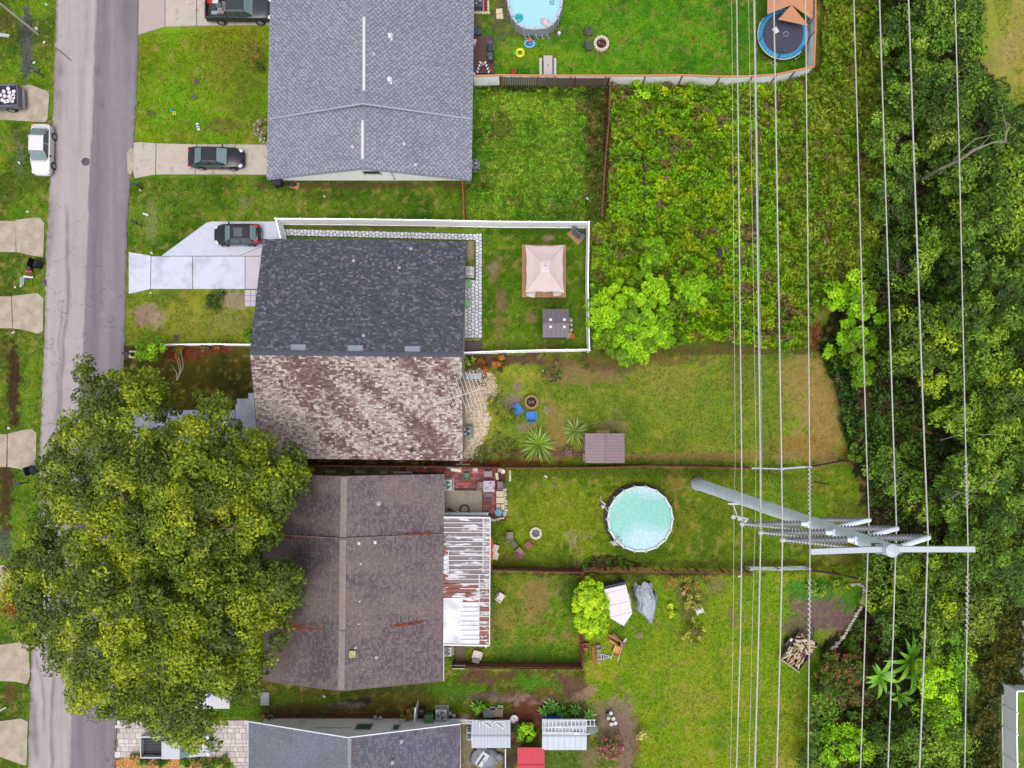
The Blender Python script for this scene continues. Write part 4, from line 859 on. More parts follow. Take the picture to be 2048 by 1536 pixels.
OAK = [(135,735),(165,720),(190,745),(232,722),(262,748),(300,740),(330,760),(352,790),(345,820),(385,800),(410,782),(455,792),(468,815),(440,820),(480,850),(520,868),(560,880),(598,905),(615,935),(612,990),(590,1025),(558,1040),(575,1060),(545,1085),(500,1100),(520,1130),(575,1125),(605,1150),(598,1200),(560,1235),(575,1265),(560,1300),(525,1345),(520,1385),(470,1400),(450,1420),(446,1470),(424,1492),(385,1500),(340,1484),(290,1440),(262,1440),(200,1425),(165,1420),(140,1405),(140,1360),(105,1340),(90,1300),(50,1290),(18,1245),(8,1190),(16,1140),(50,1105),(62,1060),(84,1030),(84,985),(74,910),(110,880),(122,845),(135,810),(150,775)]
tree('oak_tree', 'huge spreading oak tree overhanging the street and the brown-grey house', 'tree', OAK, 5.4, 11.5, 6.0, 3.0, .68, 100, .145, OAKP, trunk=(385, 1105), amp=2.1, seed=3, limbs=46, tr=.42, gap=.27, flat=.6, nscale=1 / 55., bright=.34, lobes=(52., 1.9, .12), holes=[(300, 845, 24, 18), (345, 830, 12, 10), (440, 846, 30, 10), (474, 838, 14, 12), (372, 1258, 16, 9), (430, 1275, 22, 10), (205, 1142, 14, 10), (188, 1235, 10, 10), (425, 1400, 20, 16), (385, 1040, 34, 9), (160, 1050, 12, 16)])
# an orange dead bough on the oak's street side belongs to the oak
oak = [o for o in COL.objects if o.name == 'oak_tree'][0]
rr_ = np.random.default_rng(9); n = 900; q = np.array(W(42, 1205, 8.6)) + rr_.normal(size=(n, 3)) * np.array([.55, .45, .3])
leaf_cloud('dead_bough', q, rr_.normal(size=(n, 3)) + np.array([0, 0, 1]), np.full(n, .14), lin_np([(206, 124, 50), (170, 96, 44)])[rr_.integers(0, 2, n)], oak)['label'] = 'dead bough of orange-brown leaves at the street side'
# bare twigs showing through the oak
b = MB()
for px, py, L in ((350,760,2.6),(330,830,3.4),(310,1105,2.2),(240,1340,1.6),(270,1350,1.8),(460,1180,2.),(320,1430,1.6),(390,1125,1.8),(150,1085,1.4),(95,1215,2.),(205,1155,1.8),(360,1230,1.6),(440,1050,1.4),(250,980,1.4),(130,1000,1.2)):
    z = 8.5 + random.uniform(-1, 1.6); x, y, _ = W(px, py, z); a = random.uniform(0, 6.3)
    for k in range(4):
        aa = a + random.uniform(-.7, .7); l = L * random.uniform(.4, 1); b.tube([(x, y, z - .3), (x + math.cos(aa) * l * .5, y + math.sin(aa) * l * .5, z), (x + math.cos(aa + .3) * l, y + math.sin(aa + .3) * l, z + .3)], [.045, .03, .012], 4)
b.build('bare_twigs', cm('grey_twig', (150, 140, 128), rough=.9), oak, world=True, kind='stuff')

# --- woods on the right: each tree its own crown
DKG = [((68, 94, 32), 2), ((84, 112, 36), 2.4), ((102, 130, 40), 2), ((122, 148, 44), 1)]
MDG = [((88, 114, 34), 1.6), ((106, 134, 38), 2.2), ((126, 154, 42), 2), ((148, 168, 48), 1.2)]
YLG = [((92, 112, 32), 2), ((112, 130, 34), 2.4), ((134, 150, 36), 2), ((170, 180, 34), .8)]
OLV = [((84, 98, 36), 1.8), ((104, 118, 40), 2.2), ((124, 136, 46), 2), ((144, 152, 54), .8)]
BRG = [((106, 148, 10), 1.8), ((128, 182, 8), 2.5), ((150, 208, 10), 2.3), ((170, 218, 26), .9)]
LIM = [((120, 164, 12), 1.5), ((150, 196, 12), 2.5), ((176, 220, 16), 2.2), ((196, 232, 40), 1)]
DKG, MDG, OLV, YLG = [[((int(c[0] * .95), int(c[1] * 1.04), int(c[2] * 1.08)), w_) for c, w_ in p_] for p_ in (DKG, MDG, OLV, YLG)]
woods = [ # px,py,rx,ry,z1,palette,label
 (1800,60,44,50,5,DKG,'dark tree at the top edge of the woods beside the tall grass'), (1900,30,60,60,6,DKG,'dark-toned tree at the top edge beside the pale field'), (1858,75,34,46,6.5,MDG,'small light green tree standing up from the dark thicket near the top'),
 (1945,70,26,60,5,MDG,'narrow bright tree bordering the pale field at the top right'), (1830,170,60,60,6.5,DKG,'dark tree left of the forked wires in the upper woods'), (1925,180,60,60,7,DKG,'dark tree below the pale field edge'), (2010,235,52,50,7,DKG,'dark tree at the right edge just below the pale field'),
 (1800,280,56,64,5.5,MDG,'mid green tree at the left rim of the upper woods'), (1890,250,50,50,7,OLV,'olive tree above the bare fallen branches'), (1960,330,78,64,7.5,DKG,'dark tree with bare grey branches lying across it'), (2035,340,40,70,8,MDG,'mid green tree cut by the right edge beside the bare branches'),
 (1790,390,44,54,5,DKG,'low dark tree below the bare branches on the woods rim'), (1985,440,76,64,9,MDG,'broad light-tipped tree by the right edge below the bare branches'), (1880,490,56,50,6.5,MDG,'mid green tree right of the dark hollow'), (1960,540,70,54,8,DKG,'dark tree under the broad light-tipped one'), (2030,600,44,70,9,DKG,'dark tree at the right edge in the middle of the woods'),
 (1810,530,44,50,4.5,DKG,'small dark tree between two thick wires beside the bright sapling'), (1850,680,78,66,7.5,YLG,'wide yellow-flecked tree in the middle of the woods'), (1945,640,60,56,8.5,MDG,'fresh green crown crossed by the rightmost wire'), (1975,720,66,60,8,MDG,'mid green crown at the right edge beneath the fresh green one'),
 (1890,740,60,44,7,YLG,'yellow-tipped tree below the widest yellow-flecked crown'), (2020,790,44,60,9,YLG,'yellow-tinted crown at the right edge'), (1930,830,56,44,6.5,MDG,'mid green tree over the dark hollow beside the insulator wire'), (2000,890,60,56,8,MDG,'round mid green crown by the right edge above the pole'), (1960,960,56,50,9,MDG,'bushy green crown right of the rightmost wire above the crossarm'), (2020,1000,48,60,9,DKG,'dark crown at the right edge level with the pole top'),
 (1900,1000,36,50,7,DKG,'narrow dark tree left of the rightmost wire above the crossarm'), (1790,940,44,50,4.5,MDG,'fresh green small tree above the steel pole'), (1840,1010,30,40,4.5,MDG,'fresh green sapling beside the right-hand insulators'),
 (1790,1150,70,54,5,YLG,'yellow-speckled thicket tree just below the pole top'), (1870,1130,60,48,6,YLG,'yellow-speckled tree right of the pole top'), (1850,1210,70,54,5.5,YLG,'broad yellow-green tree above the banana plants'), (1960,1110,66,60,8,MDG,'green crown below the right end of the crossarm'), (2030,1150,40,60,8,DKG,'dark crown at the right edge below the crossarm'),
 (1950,1210,50,50,5,OLV,'olive brushy tree on the spiral marker of the rightmost wire'), (1770,1250,26,36,3.2,DKG,'bluish dark shrub-tree left of the banana plants'), (1880,1280,46,44,5,MDG,'green tree right of the banana plants'), (1880,1380,56,80,5.5,BRG,'bright green dense tree right of the banana plants near the bottom'), (1870,1480,60,60,5,MDG,'bright green dense tree at the bottom between the wires'), (1920,1330,34,60,4.5,DKG,'dark narrow tree along the rightmost wire near the bottom'),
 (1690,1490,48,40,3,BRG,'light green bush at the bottom left of the woods'), (1640,1440,30,50,2.8,DKG,'dark bush at the lawn edge near the bottom'), (1640,1520,28,40,2.6,DKG,'dark bush at the bottom edge by the lawn'), (1770,1500,40,50,3,DKG,'dark bush at the bottom edge between two thick wires'),
 (2110,500,70,80,9,MDG,'tree beyond the right edge'), (2110,700,70,80,9,DKG,'tree beyond the right edge lower down'), (2110,950,70,90,9,MDG,'tree beyond the right edge level with the pole'), (1850,-60,90,60,6,DKG,'tree beyond the top edge'), (1840,1590,90,50,5,MDG,'tree beyond the bottom edge'),
]
for i, (x, y, rx, ry, z1, pal, lab) in enumerate(woods):
    rx *= 1.08; ry *= 1.08; hi = z1 > 5.8
    tree('woodland_tree', lab, 'tree', blob(x, y, rx, ry, 18, i, .3), z1 * .42, z1, max(rx, ry) / 26 * .9, .95 * 1.9, 0.62, 82 if pal is not BRG else 110, .15 if hi else .13, pal, seed=100 + i, amp=1.3 if hi else .8, limbs=9, tr=.16, group='trees of the woods behind the yards', flat=.6, nscale=1 / 22., bright=.3, bark=M_BARK if i % 3 else M_BARKP, gap=.22, lobes=(34., 1.0, .1))
# --- bright broad-leaf trees in the overgrown lot
def bright(lab, polys, z0, z1, seed, pal=BRG, leaf=.135, dens=3.9, cr=.4, per=72, **k):
    return tree('bright_leafed_tree', lab, 'tree', polys, z0, z1, 2.2, dens, cr, per, leaf, pal, seed=seed, amp=.55, limbs=14, tr=.13, flat=.75, nscale=1 / 16., bright=.16, gap=.26, group='vivid green saplings in the overgrown lot', updir=1.1, **k)
bright('largest vivid green tree growing against the white vinyl fence', [(1245,560),(1290,540),(1325,555),(1345,600),(1340,650),(1345,690),(1310,700),(1285,725),(1240,730),(1215,705),(1185,690),(1175,650),(1178,610),(1205,585)], 1.6, 4.6, 1)
bright('vivid green round sapling above the largest one', blob(1302, 503, 30, 28, 14, 3), 1.4, 3.2, 2)
bright('vivid green round sapling right of the largest one', blob(1383, 580, 36, 38, 14, 4), 1.6, 3.6, 3)
bright('vivid green two-lobed sapling at the woods edge, upper one', [(1690,545),(1722,538),(1728,570),(1752,590),(1768,620),(1766,648),(1740,640),(1700,630),(1690,600)], 1.4, 3.6, 4)
bright('small vivid green sapling left of the two-lobed one', blob(1671, 594, 28, 26, 14, 6), 1.2, 2.8, 5)
bright('tall vivid green sapling just below the two-lobed one', [(1690,640),(1730,650),(1752,680),(1748,730),(1735,775),(1712,770),(1695,720),(1672,680)], 1.4, 4.0, 6)
bright('small vivid green bush at the tan grass corner', blob(1666, 708, 18, 14, 12, 8), .8, 2.0, 7)
bright('vivid bush hugging the top of the overgrown lot near the orange-topped fence', blob(1285, 178, 16, 22, 12, 9), .6, 2.0, 8, leaf=.14)
tree('lime_tree', 'dense lime-green oval tree beside the white trailer', 'tree', [(1180,1158),(1200,1162),(1213,1195),(1218,1230),(1210,1262),(1190,1280),(1168,1268),(1150,1240),(1147,1205),(1158,1172)], 1.0, 3.0, 1.3, 6.5, .32, 80, .13, LIM, seed=31, amp=.2, gap=.2, limbs=8, tr=.1, flat=.8, bright=.16, nscale=1 / 10., updir=1.1)
tree('young_tree', 'round bright green young tree at the end of the red mulch bed', 'tree', blob(300, 697, 29, 28, 14, 11), 1.2, 2.9, 1.2, 3.0, .34, 60, .16, BRG, seed=32, amp=.3, limbs=8, tr=.08, flat=.8, bright=.14, nscale=1 / 10.)
def shrub(lab, poly, z1, pal, seed, name='shrub', cat='shrub', leaf=.11, dens=4.5, cr=.26, per=36, flowers=None, gap=.22, group=None, cvar=.5, elong=1.8):
    return tree(name, lab, cat, poly, .25, z1, .9, dens, cr, per, leaf, pal, seed=seed, amp=.18, limbs=5, tr=.035, flat=.8, nscale=1 / 8., flowers=flowers, gap=gap, group=group, cvar=cvar, elong=elong, bright=.26)
shrub('big shrub dotted with pink and red flowers left of the banana plants', [(1650,1305),(1690,1300),(1730,1320),(1738,1360),(1735,1400),(1700,1420),(1650,1412),(1632,1380),(1628,1340)], 2.0, [((58,80,30),2),((80,102,34),2),((112,100,50),1.3),((96,122,40),1)], 40, flowers=([(220,60,70),(226,70,110),(196,80,60)], 70, .13), dens=3.2, cr=.34, per=60, leaf=.12)
shrub('pink-flowering shrub by the drums near the bottom', blob(1222, 1495, 28, 26, 14, 2), 1.2, [((70,92,34),2),((94,118,40),1)], 41, flowers=([(232,120,138),(240,150,160),(222,100,120)], 130, .12))
shrub('pale cream variegated shrub on the lawn by the bottom', blob(1285, 1467, 12, 13, 12, 3), .8, [((176,180,96),2),((214,212,140),2)], 42, leaf=.09)
shrub('orange-tipped crape myrtle by the house corner', blob(503, 108, 24, 26, 12, 4), 1.8, [((78,106,32),2),((120,124,50),1)], 43, flowers=([(214,92,66),(222,128,90)], 24, .11), gap=.5, per=20)
shrub('white and pink flowering hedge bush beside the house with grey shingles', blob(524, 262, 11, 30, 14, 5), 1.2, [((84,104,56),2),((120,132,84),2)], 44, flowers=([(232,214,214),(206,120,120),(236,236,220)], 70, .1))
shrub('low dark bush above that flowering hedge bush', blob(520, 130, 10, 12, 10, 6), .9, [((50,76,28),1),((74,96,34),1)], 45)
shrub('spindly shrub with small leaves beside the tan gravel', [(975,800),(990,795),(1010,805),(1030,822),(1028,845),(1000,850),(975,845),(970,825)], 1.6, [((92,116,30),2),((118,140,40),2),((140,140,50),1)], 46, gap=.46)
shrub('sparse leafy shrub with pink blossoms behind the fire ring', blob(1108, 742, 26, 22, 12, 7), 1.2, [((64,88,32),2),((120,110,70),1)], 47, flowers=([(226,140,130),(220,180,150)], 14, .12), gap=.52)
shrub('low sparse shrub at the foot of the white fence corner', blob(1168, 722, 20, 16, 12, 8), 1.0, [((64,90,34),2),((90,112,40),1)], 48, gap=.46)
shrub('leafy bright green bush at the corner of the dark roof', blob(938, 722, 13, 18, 12, 9), 1.1, [((110,160,24),2),((140,190,30),2)], 49, gap=.1)
shrub('orange and green croton next to the bright corner bush', blob(963, 730, 12, 14, 12, 10), .9, [((120,72,34),2),((84,66,30),2),((170,100,30),1)], 50, elong=3, gap=.3, name='croton', cat='croton')
shrub('orange and dark green croton further from the house corner', blob(1003, 728, 15, 15, 12, 11), .9, [((170,96,30),2),((72,70,34),2),((196,124,40),1)], 51, elong=3, gap=.3, name='croton', cat='croton')
shrub('pink flowering twiggy bush left of the brown shed', blob(1140, 905, 12, 22, 12, 12), .9, [((96,104,56),2),((120,118,70),1)], 52, flowers=([(214,130,170),(222,160,170)], 30, .1), gap=.45)
shrub('mottled yellow shrub along the rail fence', [(1325,1152),(1370,1148),(1415,1152),(1418,1172),(1380,1176),(1350,1190),(1322,1180)], .9, [((150,150,60),2),((120,130,50),2),((160,136,64),1)], 53, gap=.36)
shrub('mottled cream shrub above the white plastic chair', blob(1385, 1203, 26, 20, 12, 13), .8, [((170,170,90),2),((110,120,50),2)], 54, gap=.4)
shrub('mottled yellow shrub around the rusty barrel', blob(1387, 1262, 26, 27, 14, 14), .8, [((176,174,84),2),((120,130,50),2),((90,110,40),1)], 55, gap=.3)
shrub('small bright yellow-leaved plant on the lawn right of the grey tarp', blob(1340, 1222, 13, 12, 10, 15), .6, [((190,206,40),2),((120,150,40),1)], 56, gap=.4, leaf=.15)
shrub('lime green leafy bush between the two metal sheds', blob(1053, 1467, 18, 20, 12, 16), 1.4, [((120,176,20),2),((150,206,30),3)], 57, leaf=.2, gap=.15)
shrub('dark dried clump beside the round white tub', blob(1030, 1455, 8, 11, 10, 17), .6, [((96,100,70),1),((70,80,50),1)], 58)
shrub('potted shrub by the metal shed with leafy whorls', blob(952, 1421, 15, 14, 10, 18), .9, [((96,160,30),2),((130,190,50),1)], 59, leaf=.15, elong=3, gap=.3)
shrub('orange and gold flower bed bush against the grey gable wall', [(790,1436),(806,1424),(830,1410),(832,1440),(826,1444),(795,1442)], .8, [((176,120,60),2),((120,140,40),1),((200,150,80),1)], 60)
shrub('bright weeds at the north yard corner by the fence post', blob(970, 260, 9, 20, 10, 20), .6, [((80,140,24),2),((110,160,40),1)], 61, gap=.4)
shrub('bushy shrub in front of the dark roof house', blob(498, 665, 15, 24, 12, 21), .9, [((96,140,26),2),((130,166,40),2)], 62, gap=.35)
shrub('weedy clump on the bare gravel in the front lot', blob(432, 602, 20, 20, 12, 22), .4, [((70,96,36),2),((96,116,44),1)], 63, gap=.45)
shrub('leafy clump on the inner side of the woods fence', blob(1720, 900, 22, 30, 12, 23), 1.4, DKG, 64, gap=.3)
shrub('mixed leafy bed at the end of the rail fence', [(1610,1152),(1650,1158),(1690,1162),(1700,1172),(1655,1176),(1640,1195),(1622,1180)], .8, [((80,130,30),2),((150,170,40),1),((180,90,60),.6)], 65, gap=.4)
for k, (x, y, rx, ry, lab) in enumerate(((1210,300,40,60,'leafy mound in the overgrown lot beside the rusty rail'),(1245,330,40,60,'leafy mound in the overgrown lot, upper left'),)): pass
# --- trumpet vine orange flowers in the mulch bed
shrub('orange-flowered vine in the red mulch by the street side', blob(358, 706, 16, 16, 12, 31), .6, [((96,130,40),2),((130,160,60),1)], 66, flowers=([(240,90,40),(250,120,60)], 16, .13), gap=.45)
shrub('orange-flowered vine climbing the low white fence', blob(440, 690, 12, 12, 12, 32), .6, [((80,110,40),2),((110,140,60),1)], 67, flowers=([(240,90,60),(250,120,60)], 8, .14), gap=.45)
shrub('thin vine on the middle of the low white fence', blob(400, 700, 18, 12, 12, 33), .5, [((84,110,50),2),((120,140,80),1)], 68, gap=.55, flowers=([(230,190,190)], 6, .1))
# rosette plants: arching strap leaves round a centre
def rosette(lab, px, py, R, n, cols, name='strap_leaf_plant', cat='plant', w=.07, z=.0, h=.6, group=None, seg=4, part='leaf', droop=.9):
    bx, by, _ = W(px, py, 0); t = thing(name, lab, cat, (bx, by, z), random.uniform(0, 6), group); mm = [cm('leaf_%d_%d_%d' % c, c, rough=.5, var=.15, scale=4) for c in cols]; shared = []
    for v in range(3):
        b = MB(); vs = []; L = R
        for i in range(seg + 1):
            u = i / seg; x = L * u; zz = h * math.sin(u * PI * .62) - droop * h * u * u * .6; ww = w * math.sin(PI * min(.98, u * .9 + .09)) * (1 if v != 2 else 1.2)
            vs += [(x, -ww, zz + ww * .25), (x, 0, zz), (x, ww, zz + ww * .25)]
        b.add(vs, [(3 * i + a, 3 * i + a + 1, 3 * i + a + 4, 3 * i + a + 3) for i in range(seg) for a in (0, 1)][:]); shared.append(b)
    protos = []
    for i in range(n):
        v = i % 3
        if len(protos) <= v: o = shared[v].build(part, mm[v % len(mm)], t, smooth=True); protos.append(o)
        else: o = bpy.data.objects.new(part, protos[v].data); COL.objects.link(o); o.parent = t
        o.rotation_euler = (0, random.uniform(-.35, .15), 2 * PI * i / n + random.uniform(-.25, .25)); k = random.uniform(.65, 1.1); o.scale = (k, 1, k)
    return t
def banana(lab, px, py, R, n, z):
    bx, by, _ = W(px, py, 0)
    t = rosette(lab, px, py, R, n, [(112,178,30),(96,160,32),(140,196,44)], 'banana_plant', 'banana plant', w=.17, z=0, h=.8, seg=6, part='frond', group='banana plants among the woods')
    for c in t.children: c.location.z = z
    MB().cyl((0, 0, 0), (0, 0, z + .1), .13, .08, 10).build('stem', cm('banana_stem', (130, 140, 70)), t, smooth=True); return t
banana('biggest banana plant with long ragged fronds', 1796, 1305, 2.6, 13, 1.9); banana('banana plant left of the biggest one', 1740, 1338, 1.9, 11, 1.5); banana('smallest banana plant, nearest the bottom', 1782, 1380, 1.2, 7, 1.0); banana('banana plant tucked behind the biggest one', 1812, 1338, 1.8, 7, 1.3)
rosette('big yellow-green strap-leaved lily clump left of the brown shed', 1076, 888, 1.9, 44, [(130,168,40),(160,190,64),(104,146,34)], w=.045, h=.8)
rosette('narrow grassy clump right beside the brown shed', 1150, 862, 1.5, 34, [(130,150,60),(110,138,44),(160,168,84)], w=.045, h=.7)
for k, (x, y) in enumerate(((1090,1420),(1110,1414),(1125,1423),(1150,1418),(1178,1428),(1102,1408))):
    rosette('broad-leaved rosette plant behind the blue-edged shed, %s' % ('leftmost', 'second from left', 'third, in the front row', 'under the shed ladder end', 'rightmost', 'in the back row')[k], x, y, .75, 12, [(96,170,40),(120,190,50),(80,140,40)], w=.08, h=.4, group='rosette plants behind the shed')
for k, (x, y, l) in enumerate(((955,1412,'tall-leaved rosette beside the grey paving slab'),(1620,1170,'striped broad-leaf plant at the rail fence end'),(1638,1180,'second striped broad-leaf plant under the spiral-marked wire'),(1000,1040,'small weed rosette'),)[:3]):
    rosette(l, x, y, .8, 10, [(110,160,50),(150,180,80)], w=.1, h=.4)
rosette('pale stringy weed clump on the fence line between the two middle yards', 1172, 1148, .9, 18, [(150,170,80),(120,150,60)], w=.035, h=.6)
for k, (x, y, l) in enumerate(((1660,1420,'big elephant-ear leaf plant near the bottom of the flowering shrub'),(1700,1428,'elephant-ear plant right of the first one'),(1752,1450,'elephant-ear plant in the clearing below the banana plants'),(1768,1428,'elephant-ear plant beside the third wire'),)):
    rosette(l, x, y, .55, 5, [(126,176,60),(100,160,50)], w=.18, h=.25, name='elephant_ear_plant')
# garden bed by the bottom left drive
tag(MB().prism([W(*p)[:2] for p in ((232,1520),(262,1510),(455,1518),(460,1600),(232,1600))], -.05, .03).build('mulch_bed', cm('gold_mulch_base', (170,120,60), rough=.95, var=.25, scale=8)), kind='structure')
scatter_mesh('mulch', [(232,1520),(262,1508),(458,1516),(462,1560),(232,1570)], 150, .06, [(214,156,84),(190,132,66),(226,176,104),(160,104,54)], .03, label='golden wood-chip mulch round the bottom left bed', seed=21)
scatter_mesh('mulch', [(328,691),(470,691),(462,706),(400,712),(395,722),(340,722),(326,706)], 160, .06, [(150,44,40),(120,36,36),(170,60,52)], -.01, label='dark red mulch under the orange-flowered vines', seed=22)
shrub('low dark green edging shrub along the paver drive, left stretch', [(262,1510),(330,1512),(345,1530),(330,1540),(300,1528),(265,1524)], .5, [((50,84,26),2),((70,108,30),2)], 70, gap=.1)
shrub('low dark green edging shrub along the paver drive, right stretch', [(350,1512),(460,1513),(462,1536),(430,1545),(360,1530)], .5, [((56,90,28),2),((80,120,34),2)], 71, gap=.1)
for k, (x, y, l) in enumerate(((285,1525,'first'),(330,1524,'second'),(372,1526,'third'),(430,1530,'largest'))):
    rosette('%s arching bright plant in the golden mulch bed, counted from the street' % l, x, y, .55 if k < 3 else .9, 14, [(120,160,30),(150,180,40)], w=.05, h=.4, group='arching plants in the mulch bed')
# fallen grey branches over the woods
BR = thing('dead_branch', 'long bare grey branch forking across the dark trees at the right', 'branch', W(1850, 350))
b = MB()
def twig(pts, r0, r1):
    P = [Vector(W(x, y, z)) for x, y, z in pts]; n = len(P); b.tube(P, [r0 + (r1 - r0) * i / (n - 1) for i in range(n)], 6)
twig([(1845,358,4),(1880,338,6.5),(1920,320,8),(1950,300,8.6),(1985,285,9),(2014,282,9.2)], .13, .04); twig([(1920,320,8),(1945,300,8.8),(1970,290,8.8)], .08, .04); twig([(2010,282,9),(2014,262,9.2),(2020,250,9.3),(2005,240,9)], .07, .02); twig([(1950,300,8.6),(1985,285,9),(2022,286,9)], .05, .02); twig([(1930,310,8),(1960,292,8.6),(1985,268,8.8)], .05, .015); twig([(1900,330,7),(1925,300,8.4),(1950,278,8.6),(1990,268,9)], .06, .02)
twig([(1858,352,4),(1872,344,5),(1930,345,8)], .05, .02); twig([(2014,262,9.2),(2004,220,9),(2010,200,9)], .03, .01)
b.build('limb', M_BARKP, BR, world=True, smooth=True)
B2 = thing('dead_branch', 'pale twiggy dead boughs showing in the woods above the crossarm', 'branch', W(1960, 960)); b = MB()
for k in range(12):
    a = random.uniform(-.5, .9) + (PI if k % 2 else 0); x, y = (1978, 962) if k < 7 else (1920, 985); l = random.uniform(15, 40)
    twig([(x, y, 8.8), (x + math.cos(a) * l * .5, y - math.sin(a) * l * .5, 9.4), (x + math.cos(a + .2) * l, y - math.sin(a + .2) * l, 9.6)], .035, .012)
for pts in (((1905,840,7.5),(1930,830,8.8),(1950,820,9.2)), ((1880,880,7),(1900,875,8),(1925,866,8.6)), ((1960,870,8.6),(1990,868,9),(2010,872,9))): twig(pts, .04, .015)
b.build('limbs', M_BARKP, B2, world=True, kind='stuff')
tag(MB().cyl(W(1820,852,.2), W(1862,866,.4), .2, .16, 10).build('fallen_log', cm('red_log', (150,96,80), rough=.95, var=.3, scale=3)), 'reddish fallen log lying in the dark gap of the woods', 'log')

# ------------------------------------------------------------------ weeds, tall grass and lawn blades (nobody could count them)
def weeds(name, label, poly, n, zr, size, colfn, seed, elong=1.8, hz=.5, up=.9, nsc=1 / 14., mtl=None, edge=14):
    r = np.random.default_rng(seed); xs = [p[0] for p in poly]; ys = [p[1] for p in poly]; px = r.uniform(min(xs), max(xs), n * 2); py = r.uniform(min(ys), max(ys), n * 2)
    k = inpoly(px, py, poly); k &= polydist(px, py, poly) > r.uniform(-1, 1, len(px)) * 0 + (fbm(px, py, 1 / 15., 2, seed) - .3) * edge
    px = px[k][:n]; py = py[k][:n]; n = len(px)
    hh = fbm(px, py, nsc, 3, seed + 5); z = (zr[0] + (zr[1] - zr[0]) * np.clip((hh - .3) / .4, 0, 1.2)) * (1 - hz * r.random(n) ** 2)
    s = FPX / (CAM_H - z); P = np.stack([(px - NX) / s, -(py - NY) / s, z], 1)
    g = 3.0; hx = fbm(px + g, py, nsc, 3, seed + 5) - hh; hy = fbm(px, py + g, nsc, 3, seed + 5) - hh
    Nr = np.stack([-hx * 14, hy * 14, np.full(n, up)], 1) + r.normal(size=(n, 3)) * .45
    c = colfn(px, py, n, r, hh) * (1 + .24 * r.normal(size=n)).clip(.4, 1.8)[:, None]
    return tag(leaf_cloud(name, P, Nr, size * r.uniform(.5, 1.4, n), c, None, elong=elong, r=r, mtl=mtl), label, None, None, 'stuff')
WFLD = [(1222,172),(1300,160),(1470,165),(1560,158),(1640,140),(1650,-60),(1790,-60),(1775,300),(1760,500),(1745,560),(1660,560),(1632,640),(1622,700),(1560,702),(1480,690),(1400,680),(1345,700),(1180,690),(1180,445),(1212,440)]
def wcol(px, py, n, r, hh):
    f = fbm(px, py, 1 / 60., 4, 91) + r.normal(0, .07, n); g = fbm(px, py, 1 / 26., 3, 92) + r.normal(0, .075, n)
    br = lin_np((158, 226, 10)); mg = lin_np((138, 200, 20)); ye = lin_np((190, 220, 26)); dk = lin_np((124, 166, 30)); bn = lin_np((160, 146, 84)); ol = lin_np((170, 184, 62))
    c = np.where((f > .53)[:, None], br, mg); c = np.where((g > .62)[:, None], ye, c); c = np.where((g < .36)[:, None], dk, c)
    east = np.clip((px - 1560 + (f - .5) * 240) / 60, 0, 1)[:, None] * .7; c = c * (1 - east) + np.where((g > .5)[:, None], ol, dk * 1.3) * east
    k = (fbm(px, py, 1 / 24., 3, 97) > .68) | (r.random(n) < .03); return np.where(k[:, None], bn, c)
weeds('undergrowth', 'dense knee-high weeds filling the overgrown lot under the wires', WFLD, 160000, (.1, 1.35), .12, wcol, 201, nsc=1 / 15.)
def gcol(px, py, n, r, hh):
    g = fbm(px, py, 1 / 30., 3, 98)[:, None]; return lin_np((178, 192, 64)) * g * 1.4 + lin_np((120, 150, 40)) * (1 - g)
weeds('tall_grass', 'long tufted grass mixed into the overgrown lot', [(1470,170),(1640,150),(1650,-60),(1790,-60),(1760,520),(1640,600),(1560,400),(1480,300)], 26000, (.3, 1.0), .1, gcol, 202, elong=5.5, up=.5)
weeds('tall_grass', 'long rank grass round the edges of the overgrown lot', [(1225,170),(1300,200),(1290,240),(1240,300),(1235,440),(1330,470),(1440,520),(1420,540),(1240,500),(1180,470),(1190,445),(1215,430)], 9000, (.3, .9), .09, gcol, 203, elong=5, up=.5)
weeds('tall_grass', 'uncut grass in the fenced lot below the grey roof', [(932,172),(1222,172),(1210,440),(932,440)], 26000, (.06, .34), .075, lambda px, py, n, r, hh: ground_color(px, py) * 1.75, 204, elong=4.2, up=.6, edge=4)
def ucol(px, py, n, r, hh):
    g = fbm(px, py, 1 / 40., 3, 99); return np.where((g > .55)[:, None], lin_np((112, 150, 46)), np.where((g < .40)[:, None], lin_np((98, 90, 54)), lin_np((84, 120, 40))))
weeds('undergrowth', 'dark leafy undergrowth on the floor of the woods', [(1750,-80),(1960,-80),(1965,120),(2030,230),(2200,240),(2200,1190),(2030,1200),(1940,1300),(1950,1620),(1640,1620),(1630,1430),(1720,1420),(1745,1330),(1760,1240),(1735,1150),(1735,950),(1700,900),(1650,700),(1690,600),(1760,520)], 90000, (.1, 1.6), .16, ucol, 205, nsc=1 / 18.)
weeds('undergrowth', 'green vines spilling out of the woods onto the tan grass', [(1630,680),(1680,680),(1720,800),(1745,900),(1740,950),(1700,905),(1678,860),(1680,800),(1650,740)], 9000, (.1, .7), .13, lambda px, py, n, r, hh: np.where((fbm(px, py, 1 / 20., 2, 5) > .5)[:, None], lin_np((62, 118, 34)), lin_np((50, 92, 34))), 206)
weeds('undergrowth', 'brushy brownish growth beside the white fence at the right edge', [(1930,1180),(2060,1170),(2060,1380),(2000,1390),(2005,1560),(1930,1560),(1950,1330)], 18000, (.1, .8), .12, lambda px, py, n, r, hh: np.where((fbm(px, py, 1 / 20., 3, 7) > .52)[:, None], lin_np((124, 124, 50)), lin_np((88, 104, 38))), 207)
